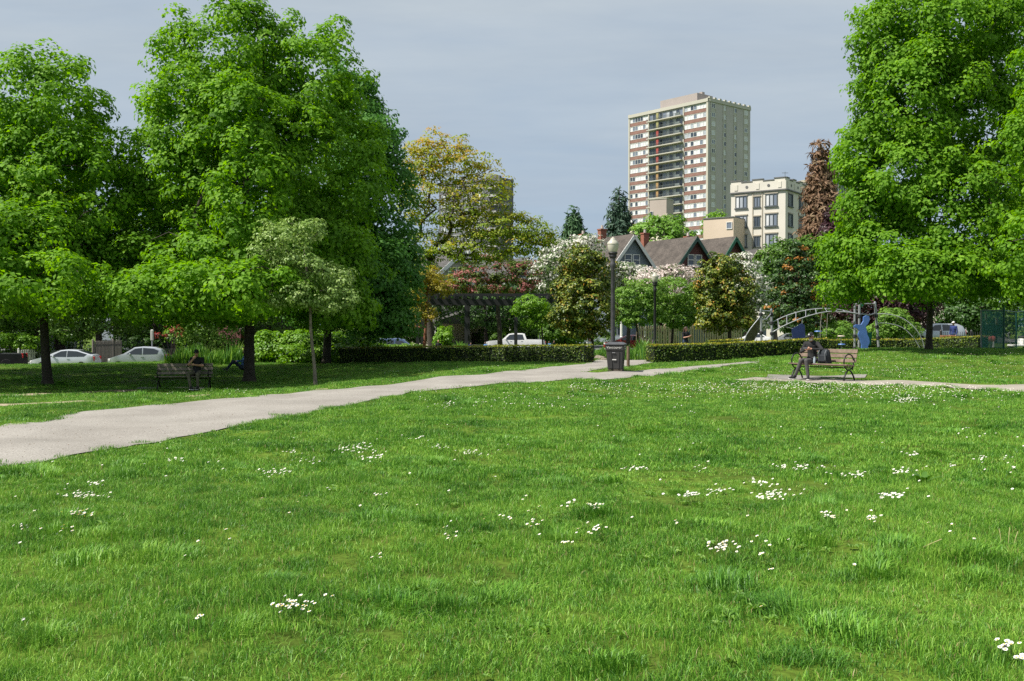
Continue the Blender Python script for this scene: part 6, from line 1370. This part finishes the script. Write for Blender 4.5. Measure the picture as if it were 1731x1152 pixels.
PKW = [(0, .80), (.08, 1.02), (.30, 1.10), (1.45, 1.20), (1.60, 1.24), (2.25, 1.80), (2.7, 1.86), (3.55, 1.86), (3.80, 1.80), (3.98, 1.28), (4.0, 1.27), (5.80, 1.25), (5.85, .8)]
car('pickup_truck', 'white crew-cab pickup truck behind the pergola', spot(872, 97), ANG - R(36) + R(4), WHT, 5.85, 2.0, 1.88, PKW, (1.05, 4.65), .40, [[(1.85, 1.24), (2.35, 1.72), (2.80, 1.76), (2.80, 1.22)], [(2.88, 1.22), (2.88, 1.76), (3.60, 1.74), (3.75, 1.24)]], (1.62, 2.2), bed=(4.05, 5.75), cat='truck', belt=.64, glass_rear=(3.81, 3.95))
car('pickup_truck', 'black pickup truck cut off by the left edge', spot(-26, 72), ANG - R(16), BLK, 5.4, 1.9, 1.80, PKW[:4] + [(1.60, 1.2), (2.25, 1.72), (2.7, 1.78), (3.2, 1.78), (3.5, 1.7), (3.7, 1.16), (5.32, 1.14), (5.40, .8)], (1.0, 4.3), .38, [[(1.85, 1.20), (2.35, 1.62), (3.2, 1.66), (3.4, 1.2)]], (1.62, 2.2), bed=(3.75, 5.3), cat='truck', belt=.64, glass_rear=(3.51, 3.68))
VAN = [(0, .75), (.1, .95), (.9, 1.12), (1.1, 1.18), (1.8, 1.72), (2.3, 1.80), (4.3, 1.76), (4.55, 1.62), (4.75, 1.1), (4.8, .8)]
vn = car('blue_minivan', 'dark blue minivan behind the left end of the hedge', spot(670, 79), ANG + R(150), BLUEV, 4.8, 1.9, 1.80, VAN, (.95, 3.85), .33, [[(1.35, 1.15), (1.9, 1.62), (2.4, 1.66), (2.4, 1.12)], [(2.5, 1.12), (2.5, 1.66), (3.4, 1.66), (3.4, 1.12)], [(3.5, 1.12), (3.5, 1.66), (4.2, 1.62), (4.35, 1.14)]], (1.12, 1.75), cat='van', belt=.62, glass_rear=(4.4, 4.7))
vn.scale = (1.1, 1.1, 1.14)
SED = [(0, .60), (.1, .74), (1.1, .92), (1.3, .98), (2.05, 1.38), (2.5, 1.44), (3.2, 1.40), (3.85, 1.06), (4.0, 1.02), (4.5, .98), (4.55, .6)]
sg = [[(1.6, .96), (2.1, 1.30), (2.6, 1.34), (2.6, .94)], [(2.68, .94), (2.68, 1.34), (3.2, 1.30), (3.65, 1.0)]]
car('sedan_car', 'white sedan behind the brown slide wall', spot(1270, 108), ANG - R(40), WHT, 4.55, 1.78, 1.44, SED, (.9, 3.6), .32, sg, (1.32, 2.0), belt=.64, glass_rear=(3.25, 3.85))
car('sedan_car', 'red sedan seen behind the lamp post and bin', spot(1064, 92), ANG - R(50), REDC, 4.55, 1.78, 1.44, SED, (.9, 3.6), .32, sg, (1.32, 2.0), belt=.64, glass_rear=(3.25, 3.85))
car('sedan_car', 'grey sedan with blue shine behind the navy play panel', spot(1332, 110), ANG - R(40), CHAM, 4.55, 1.78, 1.44, SED, (.9, 3.6), .32, sg, (1.32, 2.0), belt=.64, glass_rear=(3.25, 3.85))
car('suv_car', 'silver sport utility car behind the right trunk', spot(1578, 82), ANG - R(30), SILV, 4.7, 1.9, 1.72, [(0, .75), (.1, .92), (1.1, 1.06), (1.3, 1.12), (2.0, 1.62), (2.5, 1.70), (4.0, 1.66), (4.4, 1.5), (4.65, 1.05), (4.7, .7)], (.9, 3.75), .36, [[(1.6, 1.1), (2.1, 1.54), (2.6, 1.58), (2.6, 1.08)], [(2.7, 1.08), (2.7, 1.58), (3.6, 1.56), (3.7, 1.1)]], (1.32, 1.95), belt=.63, glass_rear=(4.1, 4.6))
# ================================================================== people
SKIN = mat('skin', (0.42, 0.22, 0.15), .55, .08, 12); SKIN2 = mat('skin_tan', (0.42, 0.23, 0.15), .55, .08, 12)
JACK = mat('cloth_charcoal', (0.020, 0.020, 0.021), .9, .2, 10, .3, 60); TROUS = mat('cloth_grey', (0.070, 0.066, 0.066), .9, .2, 10, .3, 60); BLKC = mat('cloth_black', (0.014, 0.015, 0.018), .9, .3, 10, .3, 60); KHAK = mat('cloth_olive', (0.115, 0.105, 0.075), .9, .15, 10, .3, 60); BLUC = mat('cloth_blue', (0.09, 0.20, 0.42), .9, .15, 10); NAVC = mat('cloth_navy', (0.025, 0.04, 0.15), .9, .2, 10); WHTC = mat('cloth_white', (0.66, 0.63, 0.62), .9, .1, 10); JEAN = mat('cloth_denim', (0.03, 0.045, 0.08), .9, .2, 10); SHOE = mat('shoe_black', (0.015, 0.015, 0.016), .6, .2, 10); SOLE = mat('shoe_sole', (.62, .61, .58), .7); HAIRB = mat('hair_brown', (0.045, 0.022, 0.013), .6, .3, 20); HAIRK = mat('hair_black', (0.012, 0.010, 0.009), .6, .3, 20); GREYH = mat('hair_white', (.55, .53, .50), .8, .1, 20); SHADE = glassmat('sunglasses', (.006, .006, .007), .1)
def capsule(b, a, c, ra, rc, n=10):
    a = Vector(a); c = Vector(c); d = (c - a).normalized(); pts = []; rr = []
    for k in (90, 60, 30): pts.append(a - d * ra * math.sin(R(k))); rr.append(max(.0008, ra * math.cos(R(k))))
    pts.append(a); rr.append(ra); pts.append(c); rr.append(rc)
    for k in (30, 60, 90): pts.append(c + d * rc * math.sin(R(k))); rr.append(max(.0008, rc * math.cos(R(k))))
    b.tube(pts, rr, n)
def ellipsoid(b, c, r, n=12, rot=None):
    vs = []; fs = []; c = Vector(c); m = n // 2 + 1
    for i in range(m + 1):
        th = math.pi * i / m
        for k in range(n):
            ph = 2 * math.pi * k / n; v = Vector((r[0] * math.sin(th) * math.cos(ph), r[1] * math.sin(th) * math.sin(ph), r[2] * math.cos(th)))
            vs.append(c + (rot @ v if rot else v))
    for i in range(m):
        for k in range(n): fs.append((i * n + k, i * n + (k + 1) % n, (i + 1) * n + (k + 1) % n, (i + 1) * n + k))
    b.add(vs, fs)
def hand(prims, w, fwd, pal, r=1.0, curl=.6):
    """palm, four unequal curled fingers and a thumb from the side of the palm; fwd: along the hand, pal: palm normal"""
    w = Vector(w); f = Vector(fwd).normalized(); p = Vector(pal); p = (p - f * p.dot(f)).normalized(); s = f.cross(p)
    prims.append((w, w + f * .075, .030 * r, .034 * r, 'skin'))
    prims.append((w + f * .03 - s * .016, w + f * .07 - s * .02, .022 * r, .022 * r, 'skin')); prims.append((w + f * .03 + s * .016, w + f * .07 + s * .02, .022 * r, .022 * r, 'skin'))
    for k, (o, L) in enumerate(((-.030, .060), (-.010, .072), (.010, .068), (.029, .052))):
        a = w + f * .085 + s * o; m = a + f * L * .55 + p * L * .15 * curl; e = m + f * L * .35 * (1 - curl * .5) + p * L * .5 * curl
        prims.append((a, m, .0105, .0098, 'skin')); prims.append((m, e, .0098, .0085, 'skin'))
    a = w + f * .03 - s * .030; m = a + f * .030 - s * .022 + p * .012; e = m + f * .030 + p * .014 + s * .006
    prims.append((a, m, .013, .0115, 'skin')); prims.append((m, e, .0115, .0095, 'skin'))
def person(label, loc, rz, J, mats, vox=.012, hair=None, cap=None, beard=None, shades=False, scale=1.0, hands=None, head_tilt=(0, 0), sleeve=True, group=None, soles=True, longhair=False):
    """one continuous body grown from tapered limb volumes; J: joint positions, faces -y; hair, hats and soles are children"""
    t = thing('person', label, 'person', loc, rz, group); t.scale = (scale,) * 3
    V = {k: Vector(v) for k, v in J.items()}; pr = []; arm = 'shirt' if sleeve else 'skin'
    pel, sp_, ch, nk, hd = V['pelvis'], V['spine'], V['chest'], V['neck'], V['head']
    for s, n_ in ((-1, 'r'), (1, 'l')):
        sh, el, wr, hp_, kn, an, to = (V[k + '_' + n_] for k in ('sh', 'el', 'wr', 'hip', 'kn', 'an', 'toe'))
        pr += [(ch.lerp(sh, .35), sh, .105, .072, 'shirt'), (sh, el, .062, .048, 'shirt'), (el, el.lerp(wr, .9), .046, .034, arm), (el.lerp(wr, .9), wr, .030, .027, 'skin')]
        pr += [(pel.lerp(hp_, .6), hp_, .115, .098, 'pants'), (hp_, kn, .092, .066, 'pants'), (kn, kn.lerp(an, .92), .064, .048, 'pants'), (kn.lerp(an, .9), an, .042, .042, 'sock'), (an - Vector((0, 0, .02)), an.lerp(to, .25), .046, .044, 'shoe'), (an.lerp(to, .2) - Vector((0, 0, .045)), to, .044, .036, 'shoe')]
        f = (wr - el).normalized()
        h = (hands or {}).get(n_, (f, (0, -.2, -1))); hand(pr, wr, h[0], h[1])
    pr += [(pel + Vector((-.05, 0, 0)), pel + Vector((.05, 0, 0)), .125, .125, 'pants'), (pel, sp_, .130, .132, 'shirt'), (sp_, ch, .138, .142, 'shirt'), (ch + Vector((-.07, 0, -.02)), ch + Vector((.07, 0, -.02)), .115, .115, 'shirt'), (ch, nk, .09, .058, 'shirt'), (nk - Vector((0, 0, .02)), hd - Vector((0, 0, .05)), .050, .052, 'skin')]
    b = MB()
    for a, c, ra, rc, _ in pr: capsule(b, a, c, ra, rc)
    HR = Matrix.Rotation(R(head_tilt[1]), 3, 'Z') @ Matrix.Rotation(R(head_tilt[0]), 3, 'X')
    def hpnt(x, y, z): return hd + HR @ Vector((x, y, z))
    ellipsoid(b, hpnt(0, .008, .02), (.074, .094, .105), 14, HR); ellipsoid(b, hpnt(0, -.028, -.055), (.054, .058, .062), 12, HR)
    capsule(b, hpnt(0, -.088, .012), hpnt(0, -.106, -.022), .010, .015, 8)
    capsule(b, hpnt(-.016, -.082, -.058), hpnt(.016, -.082, -.058), .008, .008, 6)
    for s in (-1, 1): ellipsoid(b, hpnt(s * .077, .012, .0), (.012, .022, .032), 8, HR)
    me0 = b.mesh('body_volume', SKIN); o0 = bpy.data.objects.new('body_volume', me0); COL.objects.link(o0)
    rm = o0.modifiers.new('r', 'REMESH'); rm.mode = 'VOXEL'; rm.voxel_size = vox; sm = o0.modifiers.new('s', 'SMOOTH'); sm.iterations = 2; sm.factor = .4
    dg = bpy.context.evaluated_depsgraph_get(); me = bpy.data.meshes.new_from_object(o0.evaluated_get(dg)); bpy.data.objects.remove(o0)
    me.name = 'body'; me.materials.clear(); order = ['skin', 'shirt', 'pants', 'shoe', 'sock']
    for k in order: me.materials.append(mats.get(k, SKIN if k == 'skin' else BLKC))
    n = len(me.polygons); C = np.empty(n * 3, np.float32); me.polygons.foreach_get('center', C); C = C.reshape(-1, 3); best = np.full(n, 9.0); idx = np.zeros(n, int)
    for a, c, ra, rc, lb in pr:
        A = np.array(a); D = np.array(c) - A; tt = np.clip(((C - A) @ D) / max(1e-9, D @ D), 0, 1); dd = np.linalg.norm(C - A - tt[:, None] * D, axis=1) - (ra + (rc - ra) * tt); k = dd < best; best[k] = dd[k]; idx[k] = order.index(lb)
    hh = np.linalg.norm((C - np.array(hd)) / np.array([.10, .13, .14]), axis=1) < 1; idx[hh] = 0
    me.polygons.foreach_set('material_index', idx.astype(np.int32)); me.polygons.foreach_set('use_smooth', np.ones(n, bool)); me.update()
    link('body', me, t)
    for s in (-1, 1):
        e = MB(); ellipsoid(e, hpnt(s * .030, -.078, .014), (.013, .010, .008), 8, HR); e.build('eye', WHTC, t); e = MB(); ellipsoid(e, hpnt(s * .030, -.087, .014), (.006, .004, .006), 8, HR); e.build('pupil', HAIRK, t)
    e = MB(); ellipsoid(e, hpnt(0, -.090, -.060), (.022, .006, .006), 8, HR); e.build('mouth', mat('lips', (.25, .09, .07), .6), t)
    if hair:
        e = MB(); vs = []; m = 14
        for i in range(8):
            th = R(2) + (R(104) - R(2)) * i / 7
            for k in range(m):
                ph = 2 * math.pi * k / m; front = max(0, -math.sin(ph)); th2 = th * (1 - .38 * front * (i / 7)); vs.append(hpnt(.082 * math.sin(th2) * math.cos(ph), .008 + .103 * math.sin(th2) * math.sin(ph), .02 + .115 * math.cos(th2)))
        fs = [(i * m + k, i * m + (k + 1) % m, (i + 1) * m + (k + 1) % m, (i + 1) * m + k) for i in range(7) for k in range(m)] + [tuple(range(m))]
        e.add(vs, fs)
        if longhair: capsule(e, hpnt(-.03, .05, .02), hpnt(-.05, .075, -.20), .07, .045); capsule(e, hpnt(.03, .05, .02), hpnt(.04, .075, -.20), .07, .045)
        e.build('hair', hair, t, smooth='all')
    if cap:
        e = MB(); vs = []; m = 16
        for i in range(7):
            th = R(2) + R(76) * i / 6
            for k in range(m): ph = 2 * math.pi * k / m; vs.append(hpnt(.086 * math.sin(th) * math.cos(ph), .008 + .106 * math.sin(th) * math.sin(ph), .030 + .105 * math.cos(th)))
        e.add(vs, [(i * m + k, i * m + (k + 1) % m, (i + 1) * m + (k + 1) % m, (i + 1) * m + k) for i in range(6) for k in range(m)] + [tuple(range(m))])
        cp = e.build('cap', cap, t, smooth='all'); e = MB(); arc = [hpnt(.075 * math.cos(R(a)), -.075 - .085 * math.sin(R(a)), .050 - .012 * math.sin(R(a))) for a in range(0, 181, 20)] + [hpnt(-.07, -.06, .055), hpnt(.07, -.06, .055)]
        e.prism(arc, HR @ Vector((0, 0, -.005)), HR @ Vector((0, 0, .006))); e.build('peak', cap, cp)
        if cap is BLKC and beard: e = MB(); e.prism([hpnt(-.022, -.1015, .072), hpnt(.022, -.1015, .072), hpnt(.018, -.094, .102), hpnt(0, -.090, .112), hpnt(-.018, -.094, .102)], HR @ Vector((0, -.012, 0)), HR @ Vector((0, .002, 0))); e.build('badge', WHITE, cp)
    if beard: e = MB(); ellipsoid(e, hpnt(0, -.045, -.082), (.056, .052, .045), 12, HR); e.build('beard', beard, t, smooth='all')
    if shades: e = MB(); e.box(hpnt(-.032, -.094, .016), (.046, .012, .032), HR); e.box(hpnt(.032, -.094, .016), (.046, .012, .032), HR); e.bar(hpnt(-.07, -.09, .022), hpnt(.07, -.09, .022), .008); e.bar(hpnt(-.072, -.085, .02), hpnt(-.08, .02, .015), .006); e.bar(hpnt(.072, -.085, .02), hpnt(.08, .02, .015), .006); e.build('sunglasses', SHADE, t)
    if soles:
        for n_ in 'rl':
            a, c = V['an_' + n_], V['toe_' + n_]; e = MB(); d = (c - a); d.z = 0; d.normalize(); e.bar(Vector((a.x, a.y, c.z - .036)) - d * .05, Vector((c.x, c.y, c.z - .036)) + d * .035, .078, .022); e.build('shoe_sole', SOLE, t, bevel=.008)
    return t
def seated(**kw):
    J = dict(pelvis=(0, .06, .57), spine=(0, .10, .78), chest=(0, .10, 1.0), neck=(0, .07, 1.14), head=(0, .03, 1.27), sh_r=(-.185, .09, 1.06), sh_l=(.185, .09, 1.06), el_r=(-.25, .02, .80), el_l=(.25, .02, .80), wr_r=(-.14, -.22, .70), wr_l=(.14, -.22, .70), hip_r=(-.09, .03, .55), hip_l=(.09, .03, .55), kn_r=(-.13, -.42, .54), kn_l=(.13, -.42, .54), an_r=(-.13, -.42, .10), an_l=(.13, -.42, .10), toe_r=(-.15, -.58, .045), toe_l=(.15, -.58, .045))
    J.update(kw); return J
def standing(**kw):
    J = dict(pelvis=(0, 0, .95), spine=(0, .01, 1.12), chest=(0, .01, 1.32), neck=(0, 0, 1.47), head=(0, -.02, 1.61), sh_r=(-.185, 0, 1.40), sh_l=(.185, 0, 1.40), el_r=(-.24, .02, 1.12), el_l=(.24, .02, 1.12), wr_r=(-.22, -.08, .88), wr_l=(.22, -.08, .88), hip_r=(-.09, 0, .92), hip_l=(.09, 0, .92), kn_r=(-.10, -.02, .50), kn_l=(.10, -.02, .50), an_r=(-.10, .02, .10), an_l=(.10, .02, .10), toe_r=(-.12, -.15, .045), toe_l=(.12, -.15, .045))
    J.update(kw); return J
def on_bench(bt, x, y=0): return Vector(bt.location) + Matrix.Rotation(bt.rotation_euler.z, 3, 'Z') @ Vector((x, y, 0))
person('man in charcoal jacket and black cap reading a phone on the right bench', on_bench(benchR, -.36, -.06), RZR + R(8),
       seated(kn_r=(-.12, -.42, .545), an_r=(-.30, -.42, .10), toe_r=(-.40, -.56, .045), kn_l=(.06, -.46, .55), an_l=(.12, -.46, .10), toe_l=(.18, -.62, .045), chest=(0, .06, 1.0), neck=(0, .02, 1.14), head=(.02, -.04, 1.265), sh_r=(-.185, .05, 1.05), sh_l=(.185, .05, 1.05), el_r=(-.27, -.08, .80), wr_r=(-.03, -.28, .885), el_l=(.40, -.10, .88), wr_l=(.13, -.27, .90)),
       dict(skin=SKIN, shirt=JACK, pants=TROUS, shoe=SHOE, sock=BLKC), .009, hair=GREYH, cap=BLKC, beard=GREYH, shades=True, head_tilt=(14, -6), hands={'r': ((1, -.25, .15), (.2, .6, .8)), 'l': ((-1, -.2, .1), (-.2, .6, .8))})
ph = MB(); ph.box((0, 0, 0), (.15, .012, .075)); o = ph.build('smartphone', mat('phone_black', (.01, .01, .012), .3), bevel=.004); o.location = on_bench(benchR, -.30, -.46) + Vector((0, 0, .925)); o.rotation_euler = (R(-35), 0, RZR); tag(o, 'black smartphone held by the man on the right bench', 'phone')
# backpack on the seat beside him
BP = mat('backpack_slate', (0.022, 0.027, 0.033), .85, .2, 10, .3, 40); bpk = thing('backpack', 'slate grey backpack on the right bench under his arm', 'backpack', on_bench(benchR, .10, -.06) + Vector((0, 0, .475)), RZR)
e = MB(); taper(e, .36, .25, .0, .40, .24, .15); e.box((0, .0, .41), (.20, .12, .03)); e.build('body', BP, bpk, bevel=.05, smooth='all'); e = MB(); e.box((0, -.135, .15), (.28, .08, .22)); e.build('pocket', mat('backpack_dark', (.02, .024, .03), .85), bpk, bevel=.03)
for x in (-.10, .12): e = MB(); e.tube([(x, -.11, .40), (x, -.19, .30), (x, -.17, .12), (x, -.11, .03)], .016, 6); e.build('strap', mat('strap_grey', (.12, .13, .14), .8), bpk)
e = MB(); e.lathe([(.036, 0), (.038, .14), (.015, .17), (.015, .20)], 10); o = e.build('water_bottle', mat('bottle_blue', (.30, .36, .40), .2, .05, 5), smooth=True); o.location = on_bench(benchR, -.13, -.24) + Vector((0, 0, .475)); tag(o, 'small clear water bottle between the bench man and his backpack', 'bottle')
person('man in black shirt and cap resting chin on hand on the left bench', on_bench(benchL, .42, -.04), RZL + R(-4),
       seated(kn_r=(-.20, -.40, .545), an_r=(-.12, -.42, .10), toe_r=(.0, -.56, .045), kn_l=(.12, -.43, .54), an_l=(.12, -.38, .10), toe_l=(.11, -.54, .045), el_r=(-.26, -.12, .84), wr_r=(-.08, -.16, 1.06), el_l=(.26, -.06, .82), wr_l=(.0, -.23, .86)),
       dict(skin=SKIN2, shirt=BLKC, pants=KHAK, shoe=SHOE, sock=SKIN2), .010, hair=HAIRK, cap=BLKC, shades=True, head_tilt=(6, 4), sleeve=False, hands={'r': ((.5, .1, .9), (.3, 1, 0)), 'l': ((-1, -.1, .05), (0, .8, .5))})
# someone sitting on the lawn against the tallest tree's foot
gl = at(407, 46)
person('person in a blue shirt sitting on the lawn by the tallest trunk', gl, R(-70), seated(pelvis=(0, .06, .14), spine=(0, .16, .34), chest=(0, .22, .56), neck=(0, .22, .70), head=(0, .19, .84), sh_r=(-.18, .22, .62), sh_l=(.18, .22, .62), el_r=(-.24, .05, .42), el_l=(.24, .05, .42), wr_r=(-.12, -.20, .42), wr_l=(.12, -.20, .42), hip_r=(-.09, .02, .13), hip_l=(.09, .02, .13), kn_r=(-.12, -.34, .42), kn_l=(.12, -.34, .42), an_r=(-.12, -.62, .08), an_l=(.12, -.62, .08), toe_r=(-.12, -.78, .05), toe_l=(.12, -.78, .05)), dict(skin=SKIN, shirt=BLUC, pants=JEAN, shoe=SHOE, sock=JEAN), .016, hair=mat('hair_auburn', (.12, .045, .02), .6), longhair=True)
gw = at(1159, 46.4); sc_ = (W(1159, 552.5, 46.4).z - gw.z) / 1.74
person('woman in a black top with long brown hair behind the right hedge', gw, R(35), standing(el_r=(-.24, -.06, 1.14), wr_r=(-.10, -.30, 1.20), el_l=(.24, -.08, 1.14), wr_l=(.08, -.32, 1.22)), dict(skin=SKIN, shirt=BLKC, pants=JEAN, shoe=SHOE, sock=JEAN), .014, hair=HAIRB, longhair=True, sleeve=False, scale=sc_, head_tilt=(8, 20), hands={'r': ((.6, -.6, .3), (.6, .4, .6)), 'l': ((-.5, -.6, .3), (-.6, .4, .6))})
gh = at(1612, 64)
person('person in a blue top and white sun hat beyond the right hedge', gh, R(-60), standing(), dict(skin=SKIN, shirt=NAVC, pants=JEAN, shoe=SHOE, sock=JEAN), .016, hair=HAIRB, cap=WHTC, scale=(W(1612, 543, 64).z - gh.z) / 1.76)
# people sitting on the low pergola benches, heads over the hedge
BW = mat('pergola_seat', (.14, .10, .07), .8, .2, 5)
def low_bench(label, px, Y, L, z=.42):
    t = thing('pergola_bench', label, 'bench', at(px, Y)); e = MB(); e.box((0, 0, z), (L, .42, .06)); e.build('seat', BW, t)
    for s in (-1, 1): e = MB(); e.box((s * (L / 2 - .15), 0, z / 2 - .03), (.08, .38, z)); e.build('leg', PERG, t)
sits = [(741, 575, 57, BLKC, None, 'bald person in black at the left end of the pergola', 0), (796, 579, 57.5, NAVC, HAIRK, 'dark-haired person in navy near the second pergola post', 30), (820, 578, 58.2, BLUC, HAIRK, 'dark-haired person in bright blue before the pickup grille', -40), (928, 577, 58, BLUC, HAIRB, 'person in light blue beside the yellow-green tree', -50), (937, 575.5, 58, BLKC, HAIRK, 'black-haired person in black near the last pergola post', 50), (997, 572, 51, WHTC, HAIRB, 'person in white seated beside the magnolia trunk', 40)]
for px, top, Y, sh_, hr_, lab, rz in sits:
    g = at(px, Y); hz = W(px, top, Y).z - g.z; k = hz / 1.39
    low_bench('low wooden seat under the ' + lab.split(' ')[0] + ' ' + {741: 'person at the pergola left end', 796: 'person in navy', 820: 'person in bright blue', 928: 'person in light blue', 937: 'person in black near the magnolia', 997: 'person in white'}[px] if False else {741: 'low wooden seat under the bald person in black', 796: 'low wooden seat under the person in navy', 820: 'low wooden seat under the person in bright blue', 928: 'low wooden seat under the person in light blue', 937: 'low wooden seat under the black-haired person in black', 997: 'low wooden seat under the person in white'}[px], px, Y, .8 if px in (928, 937) else 1.2, .43 * k)
    person(lab, g, R(rz), seated(), dict(skin=SKIN, shirt=sh_, pants=JEAN, shoe=SHOE, sock=JEAN), .018, hair=hr_, scale=k, sleeve=px != 741, group='people resting behind the hedges')
